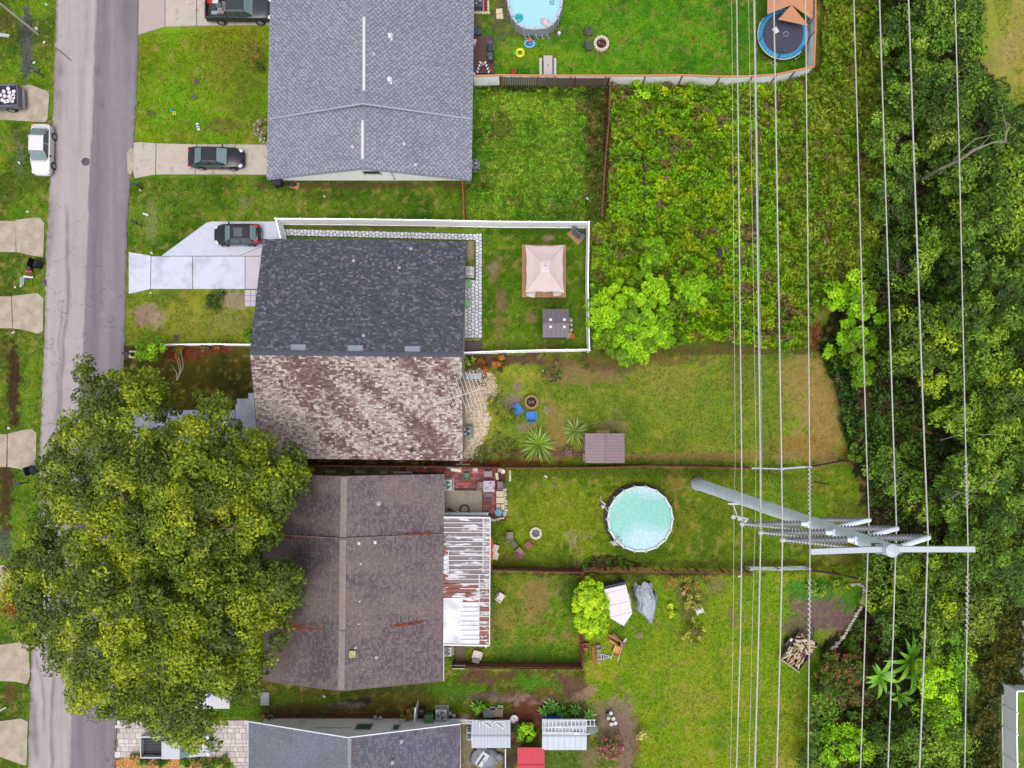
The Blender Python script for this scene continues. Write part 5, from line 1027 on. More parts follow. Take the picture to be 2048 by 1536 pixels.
weeds('undergrowth', 'leafy groundcover between the stone border and the flowering shrub', [(1700,1262),(1732,1200),(1765,1190),(1770,1290),(1735,1310),(1650,1302),(1668,1300)], 7000, (.05, .5), .11, lambda px, py, n, r, hh: np.where((fbm(px, py, 1 / 14., 3, 7) > .5)[:, None], lin_np((92, 128, 34)), lin_np((84, 66, 40))), 208)
weeds('undergrowth', 'low plants along the brick-brown fence of the pool yard', [(1160,1112),(1240,1108),(1270,1126),(1300,1136),(1160,1136)], 2600, (.05, .4), .1, lambda px, py, n, r, hh: np.where((fbm(px, py, 1 / 10., 3, 7) > .5)[:, None], lin_np((92, 144, 34)), lin_np((110, 96, 60))), 209)
weeds('undergrowth', 'weeds over the south garden bed by the brown roof', [(945,895),(1000,860),(1035,880),(1040,926),(940,926)], 1500, (.03, .3), .08, lambda px, py, n, r, hh: np.where((fbm(px, py, 1 / 9., 3, 7) > .5)[:, None], lin_np((150, 158, 90)), lin_np((116, 128, 60))), 210)
HARD = [[(x, y) for y, x in [(t[0], t[1] - 3) for t in RL]] + [(t[1] + 3, t[0]) for t in RR[::-1]], [(268,286),(560,288),(560,352),(268,358)], [(258,504),(330,508),(415,442),(566,442),(566,480),(540,620),(488,618),(486,580),(258,590)], [(276,-60),(560,-60),(560,52),(276,70)], [(245,786),(540,786),(540,892),(245,890)], [(560,458),(965,458),(965,680),(925,680),(925,480),(560,480)], [(536,-60),(946,-60),(942,362),(534,362)], [(505,478),(932,482),(926,925),(505,920)], [(530,930),(888,930),(1012,936),(1012,1040),(985,1040),(982,1290),(886,1290),(886,1362),(530,1362)], [(495,1438),(920,1438),(920,1700),(232,1700),(232,1440)], GRAV, [(1740,-100),(1965,-100),(2040,230),(2300,240),(2300,1700),(1640,1700),(1640,1420),(1745,1200),(1700,900),(1640,600)], WFLD] + APR[0] + [p for a in APR for p in a]
def lawn_blades(n, seed):
    r = np.random.default_rng(seed); px = r.uniform(-60, 2110, n); py = r.uniform(-60, 1600, n); k = np.ones(n, bool)
    for h in HARD: k &= ~inpoly(px, py, h)
    px = px[k]; py = py[k]; n = len(px); c = ground_color(px, py)
    g = (c[:, 1] > c[:, 0] * 1.04) | (r.random(n) < .18); px = px[g]; py = py[g]; c = c[g]; n = len(px)
    X = (px - NX) / 23; Y = -(py - NY) / 23; Z = np.full(n, -.02)
    tl = r.uniform(.02, .07, n); a = r.uniform(0, 6.28, n); lean = r.uniform(.08, .24, n); hw = r.uniform(.02, .05, n)
    V = np.empty((n, 3, 3)); V[:, 0] = np.stack([X - np.sin(a) * hw, Y + np.cos(a) * hw, Z], 1); V[:, 1] = np.stack([X + np.sin(a) * hw, Y - np.cos(a) * hw, Z], 1)
    V[:, 2] = np.stack([X + np.cos(a) * lean, Y + np.sin(a) * lean, Z + tl], 1)
    c = c * (1.08 + .33 * r.normal(size=n)).clip(.35, 2.)[:, None] * np.array([1.03, 1., .9])
    o = fast_mesh('lawn_grass', V.reshape(-1, 3), np.arange(n * 3).reshape(n, 3), M_BLADE, cols=np.repeat(c, 3, 0)); tag(o, 'short mown grass growing across all the yards and verges', None, None, 'stuff')
lawn_blades(520000, 77)
# ------------------------------------------------------------------ steel transmission pole, its arms, insulators and wires
M_GALV = mat('galvanised_steel', (.66, .74, .84), rough=.6, metal=.0, var=.08, scale=1.2, var2=.04, scale2=14, dirt=((.5,.57,.62), .5, .62, .06))
M_ARM = cm('crossarm_steel', (196, 204, 214), rough=.55, metal=.1, var=.06, scale=2); M_INSUL = cm('grey_polymer_sheds', (176, 176, 188), rough=.6); M_WHITEINS = cm('pale_insulator', (206, 206, 214), rough=.4); M_WIRE = cm('aluminium_wire', (204, 200, 200), rough=.5); M_WIRE2 = cm('thin_wire', (206, 206, 176), rough=.5)
pbx, pby, _ = W(1395, 968)
TP = thing('transmission_pole', 'tall leaning-looking galvanised steel power pole standing in the lawn beyond the pool', 'power pole', (pbx, pby, 0))
PH = 31.7
def pr(z): return .50 + (.275 - .50) * z / PH
b = MB(); zs = [0, 8, 8.02, 16, 16.02, 24, 24.02, PH]
for i in range(0, 8, 2): b.cyl((pbx, pby, zs[i]), (pbx, pby, zs[i + 1]), pr(zs[i]) + (.03 if i else 0), pr(zs[i + 1]), 12, caps=False)
b.build('shaft', M_GALV, TP, world=True)
MB().lathe([(.29, 0), (.29, .05), (.2, .09)], (pbx, pby, PH - .02), 20).build('cap', M_ARM, TP, world=True, smooth=True)
MB().cyl((pbx, pby, -.02), (pbx, pby, .12), .62, .6, 24).build('base_collar', cm('pole_footing', (150, 156, 158), rough=.8), TP, world=True)
def tip(px, py, z): return Vector(W(px, py, z))
def arm(px, py, side):
    e = tip(px, py, 31.6); a = Vector((pbx + side * .28, pby, 31.35)); d = e - a; q = MB()
    q.box((a + e) / 2, (d.length, .24, .2), rz=math.atan2(d.y, d.x), ry=-math.atan2(d.z, math.hypot(d.x, d.y)) * 1)
    o = q.build('crossarm', M_ARM, TP, world=True); MB().box((pbx + side * .42, pby, 31.25), (.3, .42, .32)).build('arm_bracket', cm('bracket_dark_steel', (120, 130, 142), rough=.6, metal=.2), TP, world=True)  # bracket in a plain steel darker than the arm
arm(1620, 1103, -1); arm(1948, 1098, 1)
def sheds(p, q, r, step, rc, mt, name):
    p, q = Vector(p), Vector(q); d = q - p; n = int(d.length / step); b = MB(); b.cyl(p, q, rc, rc, 8)
    for i in range(n):
        c = p + d * ((i + .5) / n); e = d.normalized() * step * .28; b.cyl(c - e, c, rc, r, 12, False); b.cyl(c, c + e, r, rc, 12, False)
    return b.build(name, mt, TP, world=True)
TIPS = [(1484, 1048, 24.0, -1), (1521.5, 1065, 26.9, -1), (1565, 1080, 29.05, -1), (1738, 1040, 22.5, 1), (1793, 1057, 25.6, 1), (1856, 1075, 28.4, 1)]
for px, py, z, s in TIPS:
    e = tip(px, py, z); sx = 1 if s > 0 else -1; pz = pr(z)
    root = Vector((pbx + sx * pz, pby, z + .0)); d = e - root
    sheds(root + d * .10, root + d * .93, .2 if s < 0 else .18, .16, .07, M_INSUL, 'post_insulator')
    MB().cyl(root, root + d * .12, .12, .09, 10).box(root + Vector((-sx * .02, 0, 0)), (.16, .34, .34)).build('mounting_clamp', M_GALV, TP, world=True)
    MB().cyl(root + d * .92, e + d.normalized() * .12, .07, .07, 8).ell(e, (.14, .14, .14), 10, 6).build('end_fitting', M_WHITEINS, TP, world=True)
    up = Vector((pbx + sx * pr(z + 2.2), pby - .1, z + (2.3 if s < 0 else 2.6))); d2 = up - e
    if s < 0:
        sheds(e + d2 * .10, e + d2 * .72, .085, .13, .03, M_WHITEINS, 'tension_insulator'); MB().cyl(e + d2 * .0, e + d2 * .1, .05, .05, 8).cyl(e + d2 * .72, up, .025, .025, 6).build('tension_rod', M_WHITEINS, TP, world=True)
    else: MB().cyl(e, e + d2 * .82, .13, .12, 8).cyl(e + d2 * .82, up, .05, .05, 8).build('brace_arm', M_GALV, TP, world=True)
# low bracket with three small insulators
br_ = MB(); q0 = Vector((pbx - .3, pby - .4, 10.9)); q1 = tip(1474, 1030, 11); br_.tube([q0, q1], .05, 6).tube([tip(1464, 1031, 11), tip(1497, 1038, 11)], .06, 6).box(Vector((pbx - .1, pby - .45, 11)), (1.1, .12, .2)); br_.build('low_bracket', M_WHITEINS, TP, world=True)
for px, py in ((1467, 1034), (1479, 1037), (1492, 1041)):
    c = tip(px, py, 10.9); MB().lathe([(.02, -.1), (.17, -.05), (.06, .02), (.15, .06), (.05, .12), (.10, .16), (0, .2)], c, 12).build('pin_insulator', M_WHITEINS, TP, world=True, smooth=True)
MB().tube([(pbx + .1, pby - .3, 29), (pbx + .05, pby + .33, 30.6)], .03).build('yellow_tag_line', cm('yellow_line', (206, 180, 60)), TP, world=True)
def wire(label, pts, r, m, spirals=(), z0=None):
    """pts: (px,py,z) along the run; extended far both ways"""
    P = [Vector(W(*p)) for p in pts]; a = P[0] + (P[0] - P[1]).normalized() * 42 + Vector((0, 0, -.6)); c = P[-1] + (P[-1] - P[-2]).normalized() * 42 + Vector((0, 0, -.6)); P = [a] + P + [c]
    mid = P[len(P) // 2]; t = thing('power_line', label, 'wire', (mid.x, mid.y, mid.z), 0, 'wires strung along the transmission corridor')
    MB().tube(P, r * .88, 6).build('conductor', m, t, world=True, smooth=True)
    for (i, y0, y1) in spirals:
        b = MB(); A, Bq = None, None; n = 44; L = []
        for k in range(n + 1):
            y = y0 + (y1 - y0) * k / n; px = np.interp(y, [p[1] for p in pts], [p[0] for p in pts]); z = np.interp(y, [p[1] for p in pts], [p[2] for p in pts]); q = Vector(W(px, y, z)); an = k * PI / 2; L.append(q + Vector((math.cos(an) * .06, 0, math.sin(an) * .06)))
        b.tube(L, .026, 5).build('spiral_marker', m, t, world=True)
    return t
zz = lambda z, d: z - d
def line(label, xs, z, r, m, sp=(), tipy=1060, sag=(1.3, .6, .35, .9)):
    wire(label, [(xs[0], 0, z - sag[0]), (xs[1], 300, z - sag[0] * .62), (xs[2], 900, z - .12), (xs[3], tipy, z), (xs[4], 1275, z - .15), (xs[5], 1536, z - .45)], r, m, sp)
line('leftmost thick bright conductor, clamped at the lowest left insulator', (1473.4,1476.8,1483,1484,1481,1473), 24.0, .042, M_WIRE, tipy=1048)
line('thick conductor held by the middle left insulator', (1508,1512.5,1520.5,1521.5,1517,1510), 26.9, .045, M_WIRE, tipy=1065)
line('thick conductor held by the upper left insulator', (1547.6,1552.7,1562.7,1565,1560.8,1553.5), 29.05, .04, M_WIRE, tipy=1080)
line('shield wire with spiral markers on the left end of the crossarm', (1611,1614,1619,1620,1618.4,1616), 31.7, .028, M_WIRE, sp=((0,935,1030),(0,1160,1275)), tipy=1102)
line('conductor held by the lowest right insulator', (1707.6,1716,1732.8,1738,1730,1721), 22.5, .04, M_WIRE, tipy=1039)
line('conductor held by the middle right insulator', (1759,1768.5,1787.5,1793,1786,1776), 25.6, .04, M_WIRE, tipy=1055)
line('conductor held by the upper right insulator', (1817,1827.3,1849,1856,1849.5,1839), 28.4, .042, M_WIRE, tipy=1073)
line('rightmost shield wire with spiral markers over the woods', (1910,1918.3,1931.4,1936,1933.5,1929.5), 31.6, .028, M_WIRE, sp=((0,928,1016),(0,1148,1266)), tipy=1098)
line('thinnest yellowish wire at the far left of the corridor', (1463.5,1465.6,1470.7,1468,1466,1461), 11.0, .018, M_WIRE2, tipy=1034, sag=(.4,))
line('thin yellowish wire between the first two thick conductors', (1497,1502.5,1512,1510.5,1504,1498), 11.0, .018, M_WIRE2, tipy=1040, sag=(.4,))
line('thin grey wire running close beside the second thick conductor', (1510,1515,1524,1522.5,1516.5,1508), 11.4, .022, cm('grey_wire', (176, 180, 186)), tipy=1010, sag=(.4,))

# ------------------------------------------------------------------ fences
def along(pts, step):
    out = []; 
    for i in range(len(pts) - 1):
        a, b_ = Vector(pts[i]), Vector(pts[i + 1]); L = (b_ - a).length; n = max(1, round(L / step))
        for k in range(n): out.append((a.lerp(b_, k / n), a.lerp(b_, (k + 1) / n)))
    return out
def fence(label, pts, h, kind, name='fence', zref=None, step=2.4, mats=None, side=1, group=None):
    zr_ = h if zref is None else zref; P = [Vector((*W(x, y, zr_)[:2], 0)) for x, y in pts]
    t = thing(name, label, 'fence', P[0], 0, group); segs = along(P, step)
    mp, mc = mats or (M_VINYL, M_VINYL)
    for i, (a, b_) in enumerate(segs):
        d = b_ - a; rz = math.atan2(d.y, d.x); c = (a + b_) / 2; L = d.length; nrm = Vector((-d.y, d.x, 0)).normalized() * side
        if kind == 'vinyl':
            MB().box(c + Vector((0, 0, h / 2)), (L - .1, .05, h - .12), rz).build('panel', mp, t, world=True)
            for zz_ in (h - .07, .12): MB().box(c + Vector((0, 0, zz_)), (L - .1, .10, .13), rz).build('rail', mc, t, world=True)
        elif kind == 'panel':      # sheet panel with a timber cap
            MB().box(c + Vector((0, 0, h / 2)) , (L - .02, .05, h - .1), rz).build('panel', mp, t, world=True)
            MB().box(c + Vector((0, 0, h)) , (L, .13, .07), rz).build('cap_rail', mc, t, world=True)
        elif kind == 'planks':
            b2 = MB(); n = max(2, int(L / .15))
            for k in range(n):
                p = a.lerp(b_, (k + .5) / n) - nrm * .03; hh = h * random.uniform(.96, 1.02); b2.box(p + Vector((0, 0, hh / 2)), (L / n - .015, .03, hh), rz)
            b2.build('planks', mp, t, world=True, kind='stuff')
            for zz_ in (h * .88, h * .5, .2): MB().box(c + nrm * .04 + Vector((0, 0, zz_)), (L - .03, .06, .1), rz).build('rail', mc, t, world=True)
        elif kind == 'rails':
            for zz_ in (h, h * .62, h * .25): MB().box(c + Vector((0, 0, zz_)), (L - .03, .06, .09), rz).build('rail', mc, t, world=True)
            b2 = MB(); 
            for k in range(2): p = a.lerp(b_, (k + .5) / 2); b2.box(p - nrm * .05 + Vector((0, 0, h * .47)), (.07, .03, h * .9), rz)
            b2.build('wire_stays', mp, t, world=True, kind='stuff')
        elif kind == 'ranch':
            for zz_ in (h, h * .62, h * .25): MB().box(c + Vector((0, 0, zz_)), (L - .02, .05, .1), rz).build('rail', mc, t, world=True)
    pts2 = [s[0] for s in segs] + [segs[-1][1]]
    for p in pts2:
        if kind == 'vinyl': MB().box(p + Vector((0, 0, h / 2 + .03)), (.14, .14, h + .06)).lathe([(.11, 0), (.0, .07)], p + Vector((0, 0, h + .06)), 4).build('post', mc, t, world=True)
        elif kind == 'panel': MB().box(p + Vector((0, -.07, h / 2)), (.1, .1, h)).build('post', cm('bare_timber', (150, 116, 78), rough=.9, var=.2), t, world=True)
        else: MB().box(p + Vector((0, 0, h / 2 + .04)), (.13, .13, h + .08)).build('post', mc, t, world=True)
    return t
M_VINYL = mat('white_vinyl', (.86, .87, .9), rough=.45, var=.03, scale=2)
M_WOODB = cm('brown_fence_board', (104, 60, 46), rough=.9, var=.3, scale=5, var2=.1, scale2=20); M_WOODR = cm('brown_rail', (124, 72, 54), rough=.9, var=.2, scale=5)
M_WOODG = cm('grey_old_plank', (112, 98, 84), rough=.95, var=.35, scale=7); M_RUST = cm('rusty_rail', (120, 84, 66), rough=.9, var=.2, scale=4)
M_SHEET = mat('grey_white_sheet', (.78, .80, .82), rough=.6, var=.06, scale=2, dirt=((.5, .5, .5), 1.2, .62, .1)); M_ORANGE = cm('orange_timber_cap', (216, 140, 88), rough=.8, var=.12, scale=5)
fence('white vinyl privacy fence running behind the dark-roofed house and round its garden', [(561,476),(551,437),(700,438),(850,440),(1000,443),(1178,444),(1176,560),(1179,700)], 1.8, 'vinyl')
fence('low white vinyl fence along the south side of the gazebo garden', [(1178,699),(1090,700),(1010,702),(927,705)], 1.3, 'vinyl')
fence('low white rail fence above the red mulch bed', [(322,689),(420,688),(502,689)], .9, 'vinyl', step=2.8)
fence('pale sheet fence with an orange timber cap around the trampoline yard', [(945,152),(1003,150),(1075,151),(1110,151),(1142,151),(1212,151),(1291,151),(1365,150),(1440,153),(1505,152),(1553,149),(1590,141),(1628,133),(1631,60),(1631,-60)], 1.75, 'panel', step=3.2, mats=(M_SHEET, M_ORANGE))
fence('old grey picket boards standing below the orange-capped fence', [(945,156),(1000,156),(1075,157),(1150,160),(1218,159)], 1.5, 'planks', zref=1.2, mats=(M_WOODG, M_WOODB), side=1)
fence('rusty top rail fence dividing the grassy lot from the weeds', [(1222,165),(1219,240),(1213,300),(1208,370),(1205,432)], 1.4, 'rails', mats=(M_RUST, M_RUST))
fence('short rusty rail slanting off the orange-capped fence corner', [(1225,164),(1250,176),(1276,187)], 1.3, 'rails', mats=(M_RUST, M_RUST))
fence('orange-brown plank fence between the grey gable wall and the vinyl fence', [(925,365),(927,400),(928,440)], 1.7, 'planks', mats=(cm('orange_plank', (166,100,58), rough=.9, var=.2), cm('orange_plank_rail', (176,108,62), rough=.9)), side=-1)
fence('long brown board fence between the brown roof garden and the pool yard', [(604,931),(700,932),(860,933),(1000,936),(1170,935),(1300,932),(1400,933),(1500,936)], 1.6, 'planks', mats=(M_WOODB, M_WOODR), side=-1)
fence('white ranch rails joining the brown fence below the tan grass', [(1505,937),(1565,938.5),(1622,934)], 1.4, 'ranch', step=2.6, mats=(M_ARM, M_ARM))
fence('dark thin fence running from the white rails to the woods', [(1624,934),(1690,922),(1740,930)], 1.2, 'rails', mats=(cm('dark_timber', (70, 48, 42), rough=.9), cm('dark_timber', (70,48,42))))
fence('solid brown fence along the south of the fire pit yard', [(985,1138),(1080,1141),(1165,1143)], 1.7, 'planks', zref=1.2, mats=(M_WOODB, M_WOODR), side=-1)
fence('brown rail fence below the round pool', [(1166,1143),(1260,1143),(1400,1146),(1500,1147)], 1.5, 'rails', mats=(M_WOODB, M_WOODR), side=-1)
fence('white three-rail gate section under the wires', [(1502,1139),(1560,1140),(1620,1138)], 1.4, 'ranch', step=2.6, mats=(M_ARM, M_ARM))
fence('dark rail fence leading from the white gate into the woods', [(1622,1142),(1680,1150),(1760,1168)], 1.3, 'rails', mats=(cm('dark_timber', (70,48,42)), cm('dark_timber', (70,48,42))))
fence('brown fence round the small lawn behind the patio cover', [(1165,1146),(1165,1240),(1165,1338),(1090,1338),(1010,1337),(903,1336)], 1.6, 'planks', zref=1.6, mats=(M_WOODB, M_WOODR), side=-1)
fence('tall white vinyl fence at the bottom right corner', [(2100,1366),(2003,1366),(2003,1450),(2006,1620)], 1.9, 'vinyl', zref=0)
fence('white fence end showing at the right edge', [(2044,1240),(2041,1300),(2038,1352)], 2.2, 'vinyl', zref=0)
fence('sagging barbed-wire line in the weeds', [(1287,300),(1290,370),(1288,440)], 1.0, 'rails', mats=(M_RUST, cm('dark_timber', (70,48,42))))

# ------------------------------------------------------------------ vehicles (local +x is forward)
M_TYRE = cm('tyre', (44, 42, 46), rough=.9); M_CGL = mat('car_glass', lin((70, 86, 92)), rough=.05, var=.05, spec=1.); M_CGLL = mat('windscreen_glass', lin((120, 146, 150)), rough=.06, var=.1, scale=2, spec=1.)
M_BLK = cm('black_plastic', (38, 38, 42), rough=.6); M_LAMP = mat('clear_lamp', lin((226, 228, 232)), rough=.1, var=0, spec=.8); M_RED = cm('red_lens', (214, 40, 50), rough=.2); M_CHR = cm('alloy', (186, 188, 194), rough=.35, metal=.5)
def wheels(t, L, wb, tw, R=.33):
    for sx in (wb / 2, -wb / 2):
        for sy in (-1, 1):
            w = MB().cyl((0, -.11, 0), (0, .11, 0), R, R, 18).build('wheel', M_TYRE, t, smooth=True); w.location = (sx, sy * tw, R)
            MB().cyl((0, sy * .112, 0), (0, sy * .125, 0), R * .62, R * .58, 12).build('rim', M_CHR, w)
def loft(stas, m=None, name='body', parent=None, smooth=True):
    """stations: (x, halfwidth_low, halfwidth_belt, z_low, z_belt, z_top) -> closed hull"""
    b = MB(); vs = []; k = 9
    for x, wl_, wb_, z0, z1, z2 in stas:
        vs += [(x, -wl_ * .92, z0), (x, -wl_, z0 + .12), (x, -wb_, z1), (x, -wb_ * .82, z2 - (z2 - z1) * .12), (x, 0, z2), (x, wb_ * .82, z2 - (z2 - z1) * .12), (x, wb_, z1), (x, wl_, z0 + .12), (x, wl_ * .92, z0)]
    fs = []
    for i in range(len(stas) - 1):
        for j in range(k): a = i * k + j; c = i * k + (j + 1) % k; fs.append((a, a + k, c + k, c))
    fs += [tuple(range(k)), tuple(range(len(stas) * k - 1, (len(stas) - 1) * k - 1, -1))]
    return b.add(vs, fs).build(name, m, parent, smooth=smooth)
def glasshouse(t, paint, xs, wb_, wr, zb, zr, sun=None, roofm=None):
    """xs = windscreen base, roof front, roof rear, rear glass base"""
    x0, x1, x2, x3 = xs; e = .012
    MB().add([(x0 - .05, -wb_ + .03, zb - .12), (x0 - .05, wb_ - .03, zb - .12), (x3 + .05, wb_ - .03, zb - .12), (x3 + .05, -wb_ + .03, zb - .12), (x1, -wr, zr - .03), (x1, wr, zr - .03), (x2, wr, zr - .03), (x2, -wr, zr - .03)], [(0, 1, 5, 4), (1, 2, 6, 5), (2, 3, 7, 6), (3, 0, 4, 7), (4, 5, 6, 7), (3, 2, 1, 0)]).build('cabin', paint, t)
    def lerp(a, b_, f): return tuple(a[i] + (b_[i] - a[i]) * f for i in range(3))
    def pane(q, name, m, off, parent=t):
        c = tuple(sum(p[i] for p in q) / 4 for i in range(3)); q = [tuple(c[i] + (p[i] - c[i]) * .93 + off[i] for i in range(3)) for p in q]
        return MB().add(q + [tuple(p[i] - off[i] * .5 for i in range(3)) for p in q], [(0, 1, 2, 3), (0, 4, 5, 1), (1, 5, 6, 2), (2, 6, 7, 3), (3, 7, 4, 0)]).build(name, m, parent)
    pane([(x0, -wb_ + .05, zb - .02), (x0, wb_ - .05, zb - .02), (x1, wr, zr - .03), (x1, -wr, zr - .03)], 'windshield', M_CGLL, (e, 0, e * 2))
    pane([(x3, wb_ - .05, zb - .02), (x3, -wb_ + .05, zb - .02), (x2, -wr, zr - .03), (x2, wr, zr - .03)], 'rear_window', M_CGLL if roofm is None else M_CGL, (-e, 0, e * 2))
    for s in (-1, 1):
        A, B_, C_, D_ = (x0, s * wb_, zb), (x3, s * wb_, zb), (x2, s * wr, zr - .03), (x1, s * wr, zr - .03); o = (0, s * e, e)
        m0, m1 = lerp(A, B_, .5), lerp(D_, C_, .48); qs = [[A, m0, m1, D_], [m0, B_, C_, m1]]
        for q in qs: pane(q if s < 0 else q[::-1], 'side_window', M_CGL, o)
    rf = MB().add([(x1 + .02, -wr - .02, zr - .03), (x1 + .02, wr + .02, zr - .03), (x2 - .02, wr + .02, zr - .03), (x2 - .02, -wr - .02, zr - .03), (x1 - .1, -wr * .8, zr + .02), (x1 - .1, wr * .8, zr + .02), (x2 + .1, wr * .8, zr + .02), (x2 + .1, -wr * .8, zr + .02)], [(0, 1, 5, 4), (1, 2, 6, 5), (2, 3, 7, 6), (3, 0, 4, 7), (4, 5, 6, 7)]).build('roof', roofm or paint, t)
    if sun: MB().box(((x1 + x2) / 2 + .15, 0, zr + .025), (abs(x1 - x2) * .45, wr * 1.2, .012)).build('sunroof', M_CGL, rf)
def lamps(t, xf, xr, w, zf, zr_, red=True, lw=.34):
    for s in (-1, 1):
        MB().ell((xf, s * (w - .22), zf), (.22, lw * .55, .09), 10, 6).build('headlight', M_LAMP, t, smooth=True)
        MB().box((xr, s * (w - .16), zr_), (.14, .26, .16)).build('tail_light', M_RED, t)
        MB().ell((.62, s * (w + .10), zf + .22), (.08, .12, .07), 8, 5).build('mirror', M_BLK, t, smooth=True)
def sedan(label, loc, rz, col, L=4.7, W_=.88, sun=False, hatch=False, seams=True):
    p = mat('car_paint_%d_%d_%d' % col, lin(col), rough=.34, var=.03, spec=.35, coat=.15); t = thing('parked_car', label, 'car', loc, rz); h = L / 2
    zb = .92
    if hatch: st = [(-h, .60, .62, .34, .7, .78), (-h + .12, .80, .82, .3, .85, 1.0), (-h + .5, W_, W_ - .02, .24, .9, 1.02), (-.6, W_, W_ - .01, .2, .9, .98), (.8, W_, W_ - .02, .2, .88, .96), (h - .9, W_, W_ - .05, .22, .80, .90), (h - .35, W_ - .06, W_ - .12, .26, .70, .78), (h - .08, .66, .6, .3, .58, .64), (h, .46, .42, .34, .5, .55)]; xs = (.95, .30, -1.35, -h + .25)
    else: st = [(-h, .62, .60, .34, .72, .78), (-h + .14, .78, .78, .28, .84, .9), (-h + .6, W_ - .01, W_ - .05, .24, .88, .95), (-.7, W_, W_ - .02, .2, .88, .94), (.8, W_, W_ - .02, .2, .86, .94), (h - 1.0, W_, W_ - .05, .22, .80, .90), (h - .35, W_ - .07, W_ - .12, .26, .70, .78), (h - .08, .68, .62, .3, .58, .64), (h, .48, .44, .34, .5, .55)]; xs = (1.02, .30, -.95, -1.75)
    loft(st, p, 'body', t); glasshouse(t, p, xs, W_ - .1, W_ - .25, .92, 1.43, sun); lamps(t, h - .3, -h + .08, W_ - .02, .68, .76); wheels(t, L, L * .58, W_ - .08)
    sm = MB()
    for x in (1.08,): sm.box((x, 0, .955), (.02, 1.3, .012))
    if not hatch: sm.box((-1.82, 0, .955), (.02, 1.2, .012))
    sm.build('panel_gap', M_BLK, t); MB().box((-h + .02, 0, .5), (.06, .5, .14)).build('plate_panel', cm('plate', (200, 200, 196)), t)
    return t
def pickup(label, loc, rz, col, L=5.4, W_=.95, bedlen=1.9, cab=True, liner=(60, 60, 66)):
    p = mat('car_paint_%d_%d_%d' % col, lin(col), rough=.34, var=.03, spec=.35, coat=.15); t = thing('pickup_truck', label, 'pickup', loc, rz); h = L / 2; xb = -h + bedlen
    st = [(xb, W_, W_ - .03, .4, 1.1, 1.12), (.6, W_, W_ - .03, .4, 1.1, 1.14), (1.15, W_, W_ - .04, .4, 1.06, 1.14), (h - .5, W_ - .02, W_ - .1, .4, .96, 1.06), (h - .08, W_ - .1, W_ - .2, .42, .8, .9), (h, .7, .6, .46, .74, .8)]
    loft(st, p, 'body', t)
    b = MB(); cx = (-h + xb) / 2
    for s in (-1, 1): MB().box((cx, s * (W_ - .07), .86), (bedlen - .02, .12, .6)).build('bed_wall', p, t)
    MB().box((cx, 0, .6), (bedlen - .04, W_ * 2 - .26, .06)).build('bed_floor', cm('bed_%d' % liner[0], liner, rough=.8, var=.15, scale=8), t); MB().box((-h + .04, 0, .86), (.08, W_ * 2 - .28, .56)).build('tailgate', p, t)
    r = MB()
    for k in range(6): r.box((cx, -W_ + .3 + k * (W_ * 2 - .6) / 5, .64), (bedlen - .2, .05, .03))
    r.build('bed_rib', cm('bed_rib_%d' % liner[0], tuple(c + 20 for c in liner)), t, kind='stuff'); MB().box((-h - .06, 0, .5), (.16, W_ * 1.8, .16)).build('rear_bumper', M_CHR, t)
    glasshouse(t, p, (1.3, .72, xb + .12, xb - .0), W_ - .09, W_ - .22, 1.1, 1.72); lamps(t, h - .15, -h + .05, W_ - .02, .86, .95); wheels(t, L, L * .6, W_ - .08, .38)
    return t
def at(px, py, z=0): x, y, _ = W(px, py, z); return (x, y, 0)
sedan('white sedan parked on the grass verge at the left edge of the road', at(82.5, 299, .7), -PI / 2 - .025, (236, 232, 234), L=4.35, W_=.86)
sedan('black sedan on the bare concrete driveway of the light grey house', at(432, 315, .7), -.02, (38, 38, 46), L=4.75, sun=False)
hc = sedan('black and red compact car on the white painted parking pad', at(474, 469, .7), PI + .0, (36, 36, 42), L=4.05, W_=.88, sun=True, hatch=True)
for s in (-1, 1): MB().box((-1.62, s * .66, .99), (.6, .17, .12), rz=s * .25).build('red_quarter_panel', M_RED, hc)
pickup('black pickup on the top driveway with its bed full of tools', at(478, 18, .8), .0, (56, 62, 68), L=5.6)
pickup('grey-blue pickup at the left edge with white pails in its bed', at(-22, 196, .8), PI + .04, (104, 112, 132), L=5.4, liner=(78, 60, 92))
pickup('pale silver pickup under the oak on the paver driveway', at(352, 1491, .8), 0.0, (196, 204, 214), L=5.8, bedlen=2.0)
sedan('blue-grey car mostly hidden beneath the oak canopy', at(432, 1284, .7), PI, (136, 164, 184))
def obj1(o, label, cat, group=None): return tag(o, label, cat, group)
